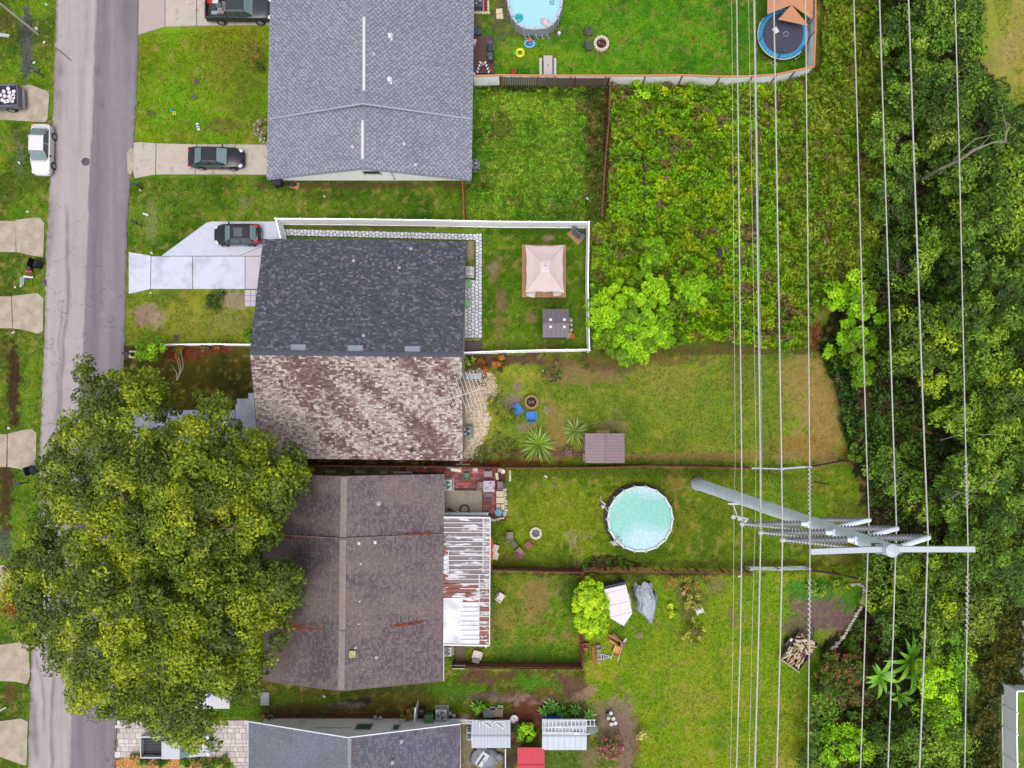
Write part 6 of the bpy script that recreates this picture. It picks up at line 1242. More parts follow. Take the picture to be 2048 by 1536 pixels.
# cargo
for k, (x, y) in enumerate(((18,178),(9,184),(20,186),(29,184),(11,193),(20,194),(28,192),(6,201),(17,203),(26,203),(28,196),(2,191),(12,204),(24,199))):
    q = W(x, y, .9); o = MB().lathe([(.13, 0), (.155, .3), (.165, .31), (.165, .35), (.15, .36)], (0, 0, 0), 16).build('paint_pail', cm('white_plastic', (236, 232, 240), rough=.4, var=.04), None, smooth=True); o.location = (q[0], q[1], .66); obj1(o, 'white plastic pail standing in the bed of the grey-blue pickup', 'pail', 'white pails in the pickup bed')
for k, (x, y, w, d, h, c, l) in enumerate(((420,3,.5,.3,.3,(206,40,40),'red tool case in the back of the black pickup'),(431,3,.5,.35,.35,(226,224,228),'white box in the back of the black pickup'),(426,13,.5,.6,.3,(60,62,70),'black crate in the back of the black pickup'),(437,10,.5,.4,.3,(96,100,108),'grey toolbox in the back of the black pickup'),(441,21,.6,.5,.3,(150,140,130),'pile of tan scrap in the back of the black pickup'),(449,12,.4,.9,.3,(120,110,112),'bundle of mixed gear in the back of the black pickup'),(428,24,.5,.3,.25,(160,170,190),'pale blue bin in the back of the black pickup'))):
    q = W(x, y, .9); o = MB().cbox((0, 0, h / 2), (w, d, h), .04).box((0, 0, h), (w * .5, .05, .05)).build('cargo_box', cm('cargo%d' % k, c, rough=.6, var=.2, scale=8)); o.location = (q[0], q[1], .64); obj1(o, l, 'box')
# ------------------------------------------------------------------ pools, trampoline, garden furniture and everything lying about
def P(n, c, **k): return cm(n, c, **k)
M_PW = cm('white_plastic', (236, 232, 240), rough=.4, var=.04)
def place(o, px, py, z=0., rz=0., zoff=0.):
    x, y, _ = W(px, py, z); o.location = (x, y, zoff); o.rotation_euler.z = rz; return o
def simple(name, label, cat, mb, m, px, py, zt=0., rz=0., zoff=0., smooth=False, group=None):
    o = mb.build(name, m, None, smooth=smooth); place(o, px, py, zt, rz, zoff); return tag(o, label, cat, group)
def T(name, label, cat, px, py, zt=0., rz=0., zoff=0., group=None):
    x, y, _ = W(px, py, zt); return thing(name, label, cat, (x, y, zoff), rz, group)
def oval(rx, ry, n, a0=0): return [(rx * math.cos(a0 + 2 * PI * i / n), ry * math.sin(a0 + 2 * PI * i / n)) for i in range(n)]
def ringwall(pts, z0, z1, w):
    b = MB(); n = len(pts)
    for i in range(n):
        p, q = Vector((*pts[i], 0)), Vector((*pts[(i + 1) % n], 0)); d = q - p; b.box(((p + q) / 2) + Vector((0, 0, (z0 + z1) / 2)), (d.length + w * .35, w, z1 - z0), math.atan2(d.y, d.x))
    return b
# --- round pool with a turquoise bubble cover
m_cov = bpy.data.materials.new('bubble_cover'); m_cov.use_nodes = True; N = m_cov.node_tree.nodes; L = m_cov.node_tree.links; bs = N['Principled BSDF']; bs.inputs['Roughness'].default_value = .35
tc = N.new('ShaderNodeTexCoord'); vo = N.new('ShaderNodeTexVoronoi'); vo.inputs['Scale'].default_value = 4.2; L.new(tc.outputs['Object'], vo.inputs['Vector']); ns = N.new('ShaderNodeTexNoise'); ns.inputs['Scale'].default_value = .28; ns.inputs['Detail'].default_value = 0; L.new(tc.outputs['Object'], ns.inputs['Vector'])
r1 = N.new('ShaderNodeValToRGB'); r1.color_ramp.elements[0].color = (*lin((112, 200, 192)), 1); r1.color_ramp.elements[1].color = (*lin((172, 216, 226)), 1); r1.color_ramp.elements[0].position = .42; r1.color_ramp.elements[1].position = .6; L.new(ns.outputs['Fac'], r1.inputs['Fac'])
mr = N.new('ShaderNodeMapRange'); mr.inputs['From Min'].default_value = 0; mr.inputs['From Max'].default_value = .6; mr.inputs['To Min'].default_value = 1.1; mr.inputs['To Max'].default_value = .86; L.new(vo.outputs['Distance'], mr.inputs['Value']); vm = N.new('ShaderNodeVectorMath'); vm.operation = 'SCALE'; L.new(r1.outputs[0], vm.inputs[0]); L.new(mr.outputs[0], vm.inputs['Scale']); L.new(vm.outputs[0], bs.inputs['Base Color'])
t = T('swimming_pool', 'round above-ground pool with a turquoise bubble cover in the lawn left of the steel pole', 'pool', 1281, 1038.5, 1.2)
pr_ = oval(2.82, 2.82, 18); m_pw = P('pool_wall', (140, 134, 140), rough=.6, var=.1, scale=3)
ringwall(pr_, 0, 1.12, .05).build('wall', m_pw, t); ringwall(oval(2.76, 2.76, 18), 1.1, 1.16, .16).build('rim', P('pool_rim', (204, 214, 220), rough=.4), t)
MB().prism(oval(2.70, 2.70, 18), 1.0, 1.04).build('bubble_cover', m_cov, t); ringwall(oval(2.97, 2.97, 40), -.03, .05, .16).build('gravel_ring', P('pool_skirt', (92, 76, 70), rough=.95, var=.3, scale=8), t)
b = MB(); [b.box((2.86 * math.cos(2 * PI * i / 18), 2.86 * math.sin(2 * PI * i / 18), .56), (.07, .12, 1.1), 2 * PI * i / 18) for i in range(18)]; b.build('uprights', P('pool_rim', (204,214,220)), t, kind='stuff')
ld = MB()
for s in (-.22, .22): ld.tube([(-2.2 + s * .7, -2.3 - s * .7, .0), (-2.1 + s * .7, -2.05 - s * .7, 1.5), (-1.8 + s * .7, -1.75 - s * .7, 1.5), (-1.7 + s * .7, -1.65 - s * .7, .9)], .03)
for k in range(4): ld.box((-2.28 + k * .06, -2.22 + k * .06, .25 + k * .3), (.5, .12, .03), rz=-PI / 4)
ld.build('ladder', P('ladder_grey', (196, 190, 186)), t)
b = MB().tube([(-2.9, 1.2, .8), (-3.3, 1.5, .8), (-3.3, 1.9, .3)], .05).lathe([(.18, 0), (.2, .5), (.12, .65), (0, .68)], (-3.1, 1.0, 0), 12); b.build('pump', P('pump_white', (220, 216, 210)), t, smooth=True)
MB().tube([(-3.1, 1.3, .6), (-2.9, .9, .9), (-2.75, .6, 1.0)], .035).build('hose', P('pump_white', (220,216,210)), t)
simple('skimmer_net', 'white skimmer lying on the bubble cover near the ladder', 'skimmer', MB().ell((0, 0, .04), (.14, .18, .06), 10, 6).tube([(0, 0, .05), (-.2, .7, .08)], .02), P('skim', (186, 204, 206)), 1238, 1076, 1.1, .4, 1.05)
# --- oval pool at the top
t = T('swimming_pool', 'oval above-ground pool with clear pale water and floats at the top edge', 'pool', 1070, -26, 1.2)
R_, Q_ = 2.42, 3.6; ov = [(R_ * (abs(math.cos(a)) ** .72) * (1 if math.cos(a) > 0 else -1), Q_ * (abs(math.sin(a)) ** .8) * (1 if math.sin(a) > 0 else -1)) for a in [2 * PI * (i + .5) / 22 for i in range(22)]]
m_gw2 = P('grey_pool_wall', (168, 174, 186), rough=.5, var=.12, scale=4); ringwall(ov, 0, 1.14, .06).build('wall', m_gw2, t); ringwall([(x * .975, y * .985) for x, y in ov], 1.13, 1.21, .17).build('rim', P('pool_rim2', (196, 204, 216), rough=.4), t)
m_wat = mat('pool_water', lin((172, 226, 246)), rough=.06, var=.05, scale=.5, bump=.05, bscale=5, spec=.6); MB().prism([(x * .95, y * .965) for x, y in ov], .9, 1.0).build('water', m_wat, t)
b = MB(); [b.box((x * 1.03, y * 1.02, .57), (.06, .06, 1.14)) for x, y in ov]; b.build('uprights', P('pool_rim2', (196,204,216)), t, kind='stuff')
ld = MB()
for s in (-.2, .2):
    ld.tube([(-2.95, 1.05 + s, 0), (-2.5, 1.05 + s, 1.45), (-2.1, 1.05 + s, 1.45), (-1.95, 1.05 + s, .9)], .03)
for k in range(4): ld.box((-2.9 + k * .1, 1.05, .25 + k * .3), (.1, .4, .03))
ld.build('ladder', P('ladder_grey2', (180, 190, 200)), t)
lr = MB()
for s in (-.16, .16): lr.tube([(1.45 + s, -.7, 1.0), (1.45 + s, -1.4, 1.05)], .03)
for k in range(4): lr.box((1.45, -.75 - k * .2, 1.05), (.3, .06, .03))
lr.build('inner_steps', P('step_blue', (120, 160, 176)), t)
wl_ = MB()
for i, x in enumerate((-.9, -.55, .1, .6, 1.1)): wl_.tube([(x, -3.6, .5), (x + .1, -3.85, .15), (x + .25, -3.75, .02)], .03)
wl_.build('brace', P('pool_rim2', (196,204,216)), t, kind='stuff')
simple('float_ring', 'teal round float in the top pool', 'pool float', MB().torus((0, 0, .08), .26, .1, 20, 8).torus((0, 0, .1), .1, .08, 16, 6), P('teal_float', (40, 180, 190), rough=.35), 1038, 36, 1.0, 0, 1.0, True)
simple('float_ring', 'pink and white shell float in the top pool', 'pool float', MB().ell((0, 0, .08), (.42, .3, .1), 14, 6).torus((0, 0, .14), .22, .07, 16, 6), P('pink_float', (226, 176, 210), rough=.35, dirt=(lin((236,220,200)), 2.5, .5, .03)), 1090, 44, 1.0, -.4, 1.0, True)
t = T('inflatable_ring', 'yellow pineapple swim ring with a green crown on the grass', 'swim ring', 1040, 106, .1); MB().torus((0, 0, .13), .3, .13, 24, 8).build('ring', P('yellow_float', (226, 226, 40), rough=.35), t, smooth=True)
b = MB(); [b.add([(-.4, .02 * k, .1), (-.52, .06 * k + .05, .12), (-.68, .1 * k, .14), (-.52, .06 * k - .05, .12)], [(0, 1, 2, 3)]) for k in (-2, -1, 0, 1, 2)]; b.build('crown', P('green_float', (60, 190, 60)), t)
t = T('inflatable_ring', 'pale blue inflatable boat ring on the grass below the top pool', 'swim ring', 1059, 88, .1); MB().torus((0, 0, .12), .42, .12, 24, 8, .7).build('ring', P('blue_float', (130, 190, 230), rough=.35), t, smooth=True); MB().ell((.1, .05, .1), (.26, .16, .08), 10, 6).build('seat', P('blue_float2', (70, 140, 210)), t)
simple('toy_heap', 'orange and blue toys heaped on the pale blue ring', 'toys', MB().ell((0, 0, .2), (.18, .2, .12), 8, 6, jit=.2).box((.12, -.1, .3), (.12, .2, .1), .5), P('orange_toy', (226, 104, 60)), 1060, 78, .3, 0, .0)
simple('toy_ball', 'dark blue ball beside the orange toys', 'ball', MB().ell((0, 0, .14), (.14, .14, .14), 12, 8), P('blue_toy', (50, 70, 140)), 1065, 74, .1, smooth=True)
simple('float_valve', 'round white pool float base on the bare dirt', 'pool filter', MB().lathe([(.13, 0), (.14, .3), (.06, .36), (0, .37)], n=14), M_PW, 1118, 69, smooth=True)
# --- trampoline
t = T('trampoline', 'round trampoline with bright blue pads and a net under the wires', 'trampoline', 1566, 68, .9)
MB().lathe([(0, .86), (1.78, .86), (1.78, .9), (0, .9)], n=36, close=False).build('mat', P('tramp_mat', (70, 70, 90), rough=.8, var=.06), t)
b = MB(); n = 36
for i in range(n):
    a, c = 2 * PI * i / n, 2 * PI * (i + .96) / n; b.add([(1.76 * math.cos(a), 1.76 * math.sin(a), .93), (2.08 * math.cos(a), 2.08 * math.sin(a), .91), (2.08 * math.cos(c), 2.08 * math.sin(c), .91), (1.76 * math.cos(c), 1.76 * math.sin(c), .93), (2.08 * math.cos(a), 2.08 * math.sin(a), .86), (2.08 * math.cos(c), 2.08 * math.sin(c), .86)], [(0, 1, 2, 3), (1, 4, 5, 2)])
b.build('pad_ring', P('tramp_pad', (40, 160, 214), rough=.5), t); MB().torus((0, 0, .85), 2.14, .045, 40, 8).build('frame', P('tramp_frame', (206, 210, 214), rough=.4), t, smooth=True)
for i in range(6):
    a = 2 * PI * i / 6 + .3; x, y = 2.14 * math.cos(a), 2.14 * math.sin(a)
    MB().tube([(x, y, 0), (x, y, 2.3)], .04).build('net_pole', P('blue_pole', (50, 96, 170), rough=.5), t)
    MB().torus((0, 0, .04), .28, .03, 10, 6, .5, Matrix.Translation((x, y, 0)) @ Matrix.Rotation(a + PI / 2, 4, 'Z')).build('foot', P('tramp_frame', (206,210,214)), t)
nb = MB(); n = 36
for i in range(n):
    a = 2 * PI * i / n; nb.tube([(2.1 * math.cos(a), 2.1 * math.sin(a), .9), (2.02 * math.cos(a), 2.02 * math.sin(a), 2.15)], .006, 3)
for z in (1.3, 1.7, 2.15): nb.torus((0, 0, z), 2.06, .008, 36, 3)
nb.build('safety_net', P('net_black', (50, 52, 66)), t, kind='stuff')
pts = [Vector((.2 * math.cos(2 * PI * i / 10), .2 * math.sin(2 * PI * i / 10), .915)) for i in range(10)]; b = MB(); [b.box(p + Vector((.25, 0, 0)), (.07, .03, .012), 2 * PI * i / 10 + PI / 2) for i, p in enumerate(pts)]; b.build('printed_ring_mark', P('mark_white', (226, 226, 236)), t)
simple('paper_sheet', 'white cushion lying on the trampoline mat', 'cushion', MB().cbox((0, 0, .05), (.42, .5, .1), .04), M_PW, 1551, 61, .9, .5, .9)
t = T('canopy', 'rust-tan fabric canopy at the top edge beside the trampoline', 'canopy', 1581, -12, 2.2); x = 1.95
MB().add([(-x, -1.7, 2.2), (0, -1.05, 2.45), (x * .95, -2.1, 2.15), (x, 1.6, 2.3), (-x, 1.6, 2.3), (0, 0, 3.0)], [(0, 1, 5), (1, 2, 5), (2, 3, 5), (3, 4, 5), (4, 0, 5)]).add([(0, -1.05, 2.44), (x * .9, -2.4, 1.7), (-.9, -1.9, 1.8)], [(0, 2, 1)]).build('fabric', P('tan_fabric', (206, 146, 112), rough=.9, var=.08, scale=2), t)
for sx in (-1, 1):
    for y in (-1.6, 1.5): MB().cyl((sx * 1.9, y, 0), (sx * 1.9, y, 2.2), .03).build('pole', M_BLK, t)
# --- chairs
def patio_chair(label, px, py, rz, col, style='plastic', group=None, z=0., s=1., arms=True):
    t = T('garden_chair', label, 'chair', px, py, .45, rz, z, group); m = P('chair_%d_%d_%d' % col, col, rough=.55, var=.06, scale=4)
    slat = style in ('slat', 'adirondack'); w = .56 * s
    sb = MB(); bb = MB()
    if slat:
        for k in range(5): sb.box((-.22 * s + k * .11 * s, 0, .40 + .02 * k), (.095 * s, w, .025))
        for k in range(5): bb.box((-.38 * s, -w * .4 + k * w * .2, .68), (.03, w * .17, .6), ry=-.35)
    else:
        sb.cbox((0, 0, .42), (.5 * s, w, .05), .02); bb.cbox((0, 0, 0), (.48, w * .96, .05), .02); Mx = Matrix.Translation((-.34 * s, 0, .68)) @ Matrix.Rotation(-1.15, 4, 'Y'); bb.v = [tuple(Mx @ Vector(p)) for p in bb.v]
    sb.build('seat', m, t); bb.build('backrest', m, t)
    for sy in (-1, 1):
        for sx in (-1, 1): MB().box((sx * .2 * s, sy * w * .46, .21), (.05, .05, .42)).build('leg', m, t)
        if arms: MB().cbox((-.02, sy * w * .56, .62), (.56 * s, .09, .04), .01).box((.2 * s, sy * w * .56, .52), (.05, .05, .2)).build('armrest', m, t)
    return t
patio_chair('bright blue chair left of the round fire ring', 1036, 818, PI * .17, (30, 120, 220), 'adirondack', s=1.25); patio_chair('bright blue chair straight below the round fire ring', 1063, 831, PI / 2, (30, 124, 224), 'adirondack', s=1.25)
patio_chair('upper dark slatted chair beside the scalloped fire pit', 1178, 63, .25, (78, 92, 88), 'slat'); patio_chair('lower dark slatted chair beside the scalloped fire pit', 1178, 92, -.05, (78, 92, 88), 'slat')
patio_chair('pale green chair beside the dark roof, upper one on the flagstones', 935, 569, 0.1, (134, 186, 140), s=1.15); patio_chair('pale green chair beside the dark roof, lower one on the flagstones', 934, 607, -.1, (134, 186, 140), s=1.15)
patio_chair('white rocking chair at the left under the gazebo edge', 1062, 588, -PI / 2 - .3, (234, 234, 234), 'slat', z=.12); patio_chair('white rocking chair at the right under the gazebo edge', 1114, 586, -PI / 2 + .2, (234, 234, 234), 'slat', z=.12)
patio_chair('cream plastic chair on its own in the small lawn by the patio cover', 1001, 1195, -.6, (226, 214, 206), s=1.1); patio_chair('cream plastic chair in the lawn corner by the brown fence gate', 955, 1309, 1.3, (226, 214, 204), 'slat', s=1.15)
patio_chair('grey wicker chair left of the block fire pit', 1020, 1073, .1, (120, 112, 96), s=1.15); patio_chair('brown-red cushioned chair below the block fire pit', 1040, 1104, .8, (150, 92, 96), s=1.1)
patio_chair('grey-brown chair at the left of the grey patio table', 961, 972, 0., (132, 112, 116)); patio_chair('grey-brown chair at the right of the grey patio table', 1000, 971, PI, (128, 106, 112)); patio_chair('grey-brown chair below the grey patio table', 978, 992, PI / 2, (118, 96, 104)); patio_chair('grey-brown chair standing above the patio table', 976, 948, -PI / 2, (150, 136, 140))
patio_chair('white chair on the lawn near the drum shrub', 1399, 1222, -1.2, (224, 220, 216), s=.9)
for l, x, y, r, c, w in (('grey wicker footstool between the fire pit chairs', 1028, 1089, .6, (112, 104, 92), .5), ('red slatted footstool right of the cushioned chair', 1057, 1090, .65, (160, 84, 100), .56)):
    t = T('footstool', l, 'footstool', x, y, .4, r); m = P('stool_%d' % c[0], c, rough=.8, var=.12, scale=8); b = MB()
    for k in range(5): b.box((-w * .4 + k * w * .2, 0, .38), (w * .17, w, .05))
    b.build('top', m, t); [MB().box((sx * w * .4, sy * w * .4, .18), (.05, .05, .36)).build('leg', m, t) for sx in (-1, 1) for sy in (-1, 1)]
# --- tables
t = T('picnic_table', 'pale grey plastic picnic table with two benches against the orange-capped fence', 'picnic table', 1096, 131, .75)
m = P('picnic_grey', (196, 186, 184), rough=.6, var=.06, scale=3); MB().cbox((0, 0, .74), (.76, 1.75, .05), .02).build('tabletop', m, t)
for s in (-1, 1): MB().cbox((s * .62, 0, .44), (.24, 1.6, .05), .02).build('bench', P('bench_grey', (206, 202, 196), rough=.6), t)
for y in (-.6, .6): MB().tube([(-.62, y, .42), (0, y, .7), (.62, y, .42)], .03).tube([(-.35, y, .72), (-.5, y, 0)], .03).tube([(.35, y, .72), (.5, y, 0)], .03).build('leg_frame', P('frame_grey', (150, 150, 150)), t)
simple('bird', 'small dark bird-like object on the picnic table', 'ornament', MB().ell((0, 0, .04), (.04, .08, .04), 8, 6), M_BLK, 1096, 131, .78, 0, .77)
t = T('patio_table', 'square lilac-grey patio table with dishes on the red bricks', 'table', 978, 973, .72); m = P('table_lilac', (178, 166, 180), rough=.5, var=.05, scale=4)
MB().cbox((0, 0, .71), (.98, .98, .04), .01).build('tabletop', m, t); [MB().box((sx * .42, sy * .42, .34), (.05, .05, .68)).build('leg', m, t) for sx in (-1, 1) for sy in (-1, 1)]
for x, y, c, r, l in ((974, 968, (230,214,222), .11, 'white dish on the lilac patio table'), (981, 966, (60,56,64), .06, 'small black cup on the lilac patio table'), (982, 974, (216,190,206), .12, 'pinkish plate on the lilac patio table'), (973, 976, (150,120,130), .08, 'brown mug on the lilac patio table'), (988, 976, (96, 84, 92), .07, 'dark bowl on the lilac patio table')): simple('dish', l, 'dish', MB().lathe([(r * .6, 0), (r, .05), (r * .9, .06), (r * .5, .02)], n=14), P('dish%d' % c[0], c), x, y, .74, 0, .735, True)
# --- fire pits
def firering(label, px, py, R, n, col, hgt, gap=.02, wide=.22):
    t = T('fire_pit', label, 'fire pit', px, py, hgt); m = P('pit_%d' % col[0], col, rough=.9, var=.16, scale=5)
    for i in range(n):
        a, c = 2 * PI * i / n + gap, 2 * PI * (i + 1) / n - gap
        MB().prism([((R - wide) * math.cos(a), (R - wide) * math.sin(a)), (R * math.cos(a), R * math.sin(a)), ((R + .03) * math.cos((a + c) / 2), (R + .03) * math.sin((a + c) / 2)), (R * math.cos(c), R * math.sin(c)), ((R - wide) * math.cos(c), (R - wide) * math.sin(c))], 0, hgt + random.uniform(-.01, .01)).build('block', m, t)
    MB().lathe([(R - wide, 0), (R - wide, hgt * .35), (0, hgt * .35)], n=20, close=False).build('ash_bed', P('ash', (64, 42, 44), rough=.95, var=.3, scale=10), t)
    for k in range(5): a = random.uniform(0, 3); MB().cyl((-math.cos(a) * R * .45, -math.sin(a) * R * .45, hgt * .4 + .03 * k), (math.cos(a) * R * .45, math.sin(a) * R * .45, hgt * .45 + .03 * k), .045, .04, 7).build('charred_log', P('charlog%d' % (k % 2), ((110, 70, 62), (150, 140, 150))[k % 2], rough=.95, var=.3, scale=9), t)
firering('scalloped cream stone fire pit in the top yard', 1203, 86, .66, 14, (222, 204, 180), .3, .03); firering('round tan brick fire ring above the blue chairs', 1063, 804, .60, 18, (166, 134, 96), .35, .015, .17)
t = T('fire_pit', 'fire pit of separate cream concrete blocks round a metal bowl', 'fire pit', 1071.5, 1067, .2)
for i in range(7): a = 2 * PI * i / 7; MB().box((.42 * math.cos(a), .42 * math.sin(a), .1), (.2, .4, .2), a + random.uniform(-.2, .2)).build('block', P('cream_block', (222, 206, 176), rough=.9, var=.1, scale=6), t)
MB().lathe([(.08, .1), (.28, .22), (.30, .26), (.26, .25), (.06, .14)], n=18).build('fire_bowl', P('bowl_metal', (96, 106, 124), rough=.5, metal=.4, var=.3, scale=9), t, smooth=True)
# --- gazebo and its deck
DK = T('deck_platform', 'square tan deck mat under the gazebo', 'deck', 1088, 545, 0.)
for k in range(9): x0 = W(1044, 0)[0] + k * (W(1132, 0)[0] - W(1044, 0)[0]) / 9; MB().prism([(x0 + .006, W(0, 490)[1]), (x0 + .41, W(0, 490)[1]), (x0 + .41, W(0, 595)[1]), (x0 + .006, W(0, 595)[1])], 0, .1).build('board', P('tan_deck', (186, 142, 106), rough=.85, var=.1, scale=3), DK, world=True)
t = T('gazebo', 'square gazebo with a pinkish cream fabric canopy and a small vented top', 'gazebo', 1090, 535, 2.5); mg = P('gazebo_cloth', (226, 206, 204), rough=.85, var=.03, scale=2)
hx, hy, zg = 1.63, 1.98, 2.15
def sag(a, c, n=8, s=.14): a, c = Vector(a), Vector(c); return [a.lerp(c, i / n) + Vector((0, 0, -s * math.sin(PI * i / n) * .3)) + (Vector((0, 0, 0)) - (a + c) / 2).to_2d().to_3d().normalized() * s * math.sin(PI * i / n) * (1 - .55 * math.exp(-((i / n - .5) / .1) ** 2)) for i in range(n + 1)]
cs_ = [(-hx, -hy - .04, zg), (hx, -hy - .06, zg), (hx - .05, hy, zg), (-hx + .0, hy, zg)]; tp = [(-.36, -.42, 2.85), (.36, -.42, 2.85), (.36, .42, 2.85), (-.36, .42, 2.85)]
b = MB()
for i in range(4):
    e = sag(cs_[i], cs_[(i + 1) % 4]); u = [Vector(tp[i]).lerp(Vector(tp[(i + 1) % 4]), k / 8) for k in range(9)]; mid = [e[k].lerp(u[k], .5) + Vector((0, 0, -.05)) for k in range(9)]
    for A_1, B_1 in ((e, mid), (mid, u)): b.add(A_1 + B_1, [(k, k + 1, k + 10, k + 9) for k in range(8)])
    b.add(e + [p - Vector((0, 0, .14)) for p in e], [(k + 9, k + 10, k + 1, k) for k in range(8)])
b.build('canopy', mg, t); MB().add([(-.42, -.5, 2.9), (.42, -.5, 2.9), (.42, .5, 2.9), (-.42, .5, 2.9), (0, 0, 3.12)], [(0, 1, 4), (1, 2, 4), (2, 3, 4), (3, 0, 4)]).build('vent_top', P('gazebo_top', (232, 214, 218), rough=.85), t); MB().ell((0, 0, 3.14), (.05, .05, .06), 8, 6).build('finial', M_BLK, t)
for sx in (-1, 1):
    for sy in (-1, 1): MB().box((sx * 1.42, sy * 1.75, 1.1), (.08, .08, 2.2)).build('post', M_BLK, t); MB().cyl((sx * .36, sy * .42, 2.88), (sx * 1.6, sy * 1.95, 2.19), .02).build('seam', mg, t)
# --- sheds
def gshed(name, label, x0, y0, x1, y1, ze_, zr_2, col, wall, ridge='h', n=8, cat='shed', rib=True):
    """ridge 'h' runs left-right, 'v' runs up-down; corners in picture pixels at eave height"""
    a, c = W(x0, y1, ze_), W(x1, y0, ze_); t = thing(name, label, cat, ((a[0] + c[0]) / 2, (a[1] + c[1]) / 2, 0)); w, h = c[0] - a[0], c[1] - a[1]
    m = P('shedroof_%d_%d_%d' % col, col, rough=.55, var=.07, scale=1.5, var2=.03, scale2=12); mr_ = P('shedrib_%d_%d_%d' % col, tuple(int(v * .86) for v in col), rough=.6)
    iN = .9 if y0 > 1400 else .12; MB().box((0, -(iN - .12) / 2, ze_ / 2 - .02), (w - .24, h - .12 - iN, ze_ - .04)).build('wall', P('shedwall_%d' % wall[0], wall, rough=.8, var=.1), t)
    for s in (-1, 1):
        for k in range(n):
            if ridge == 'h': u0, u1 = -w / 2 + w * k / n + .008, -w / 2 + w * (k + 1) / n - .008; q = [(u0, s * h / 2, ze_), (u1, s * h / 2, ze_), (u1, 0, zr_2), (u0, 0, zr_2)]
            else: u0, u1 = -h / 2 + h * k / n + .008, -h / 2 + h * (k + 1) / n - .008; q = [(s * w / 2, u0, ze_), (s * w / 2, u1, ze_), (0, u1, zr_2), (0, u0, zr_2)]
            if (s > 0) == (ridge == 'h'): q = q[::-1]
            MB().solid(q, .04).build('roof_panel', m, t)
    if ridge == 'h': MB().box((0, 0, zr_2 + .01), (w, .14, .04)).build('ridge_cap', mr_, t)
    else: MB().box((0, 0, zr_2 + .01), (.14, h, .04)).build('ridge_cap', mr_, t)
    return t, w, h
t, w, h = gshed('garden_shed', 'grey-brown resin shed with four small skylights in the gazebo garden', 1085, 618, 1138, 675, 1.9, 2.3, (118, 106, 114), (100, 88, 92), 'h', 6)
for x in (-.45, .7):
    for y in (.25, -.35): MB().box((x, y, 2.33 - abs(y) * .3 + .02), (.22, .2, .03)).build('skylight', M_PW, t)
t, w, h = gshed('garden_shed', 'mauve-brown ribbed metal shed in the lawn behind the brown roof', 1170, 866.5, 1249, 926, 2.0, 2.45, (148, 128, 134), (120, 100, 100), 'v', 10)
t, w, h = gshed('garden_shed', 'ribbed light grey metal shed with white brackets on its roof', 943, 1440, 1021, 1496, 2.1, 2.5, (196, 202, 216), (170, 172, 180), 'h', 12)
b = MB()
for x0, y0, x1, y1 in ((-.95, 1.2, -.95, .7), (-.95, 1.2, .1, .6), (.1, 1.2, .1, .7), (.1, 1.2, 1.1, .55), (1.1, 1.2, 1.1, .6), (-.95, 1.15, 1.1, 1.15)):
    d = Vector((x1 - x0, y1 - y0, 0)); b.box(((x0 + x1) / 2, (y0 + y1) / 2, 2.36), (d.length, .06, .06), math.atan2(d.y, d.x))
b.build('roof_bracket', M_TRIM, t)
t, w, h = gshed('garden_shed', 'pale blue-white metal shed with two ladders laid on its roof', 1084, 1438, 1173, 1500, 2.0, 2.3, (204, 212, 226), (160, 164, 176), 'h', 8)
LS = t
t, w, h = gshed('garden_shed', 'bright red ribbed roof of a small shed at the bottom edge', 1035, 1495, 1089, 1560, 2.0, 2.25, (214, 44, 72), (150, 60, 60), 'h', 13)
def ladder(label, x0, y, x1, z, w_=.45, n=12):
    a, c = W(x0, y, z), W(x1, y, z); t = thing('ladder', label, 'ladder', ((a[0] + c[0]) / 2, a[1], z), random.uniform(-.02, .02)); L = c[0] - a[0]; m = P('ladder_white', (230, 228, 234), rough=.4)
    for s in (-1, 1): MB().box((0, s * w_ / 2, .04), (L, .05, .09)).build('rail', m, t)
    for k in range(n): MB().box((-L / 2 + L * (k + .5) / n, 0, .04), (.05, w_, .04)).build('rung', m, t)
ladder('longer white ladder on the pale metal shed, nearer the fence of rosette plants', 1086, 1446, 1192, 2.35, .5, 14); ladder('shorter white ladder lying below the longer one on the metal shed', 1086, 1459, 1170, 2.38, .42, 12)
simple('pipe', 'white plastic pipe lying along the shed roof under the ladders', 'pipe', MB().cyl((-1.9, 0, .06), (1.9, 0, .06), .05, n=8).cyl((.6, 0, .06), (1.1, 0, .06), .09, n=10), M_PW, 1134, 1466.5, 2.35, -.02, 2.32)
simple('blue_tarp', 'dark blue tarp folded behind the ladder shed', 'tarp', MB().ell((0, 0, .2), (1.0, .14, .2), 12, 5, jit=.1), P('blue_tarp', (24, 60, 150), rough=.5), 1106, 1434, .3)
simple('grey_awning', 'grey rounded tarp at the right end of the ladder shed', 'tarp', MB().ell((0, 0, .6), (.9, .62, .6), 16, 8), P('grey_tarp2', (128, 136, 132), rough=.7, var=.1), 1178, 1454, .5)
t = T('garden_shed', 'low dark brown plank box on the flagstones beside the dark roof', 'deck box', 944.5, 694, .4)
for k in range(6): MB().box((0, -.36 + k * .145, .4), (1.48, .135, .06)).build('plank', P('dark_mauve_plank', (94, 80, 90), rough=.85, var=.12, scale=6), t)
MB().box((0, 0, .19), (1.4, .84, .36)).build('box', P('dark_mauve_plank', (94,80,90)), t)
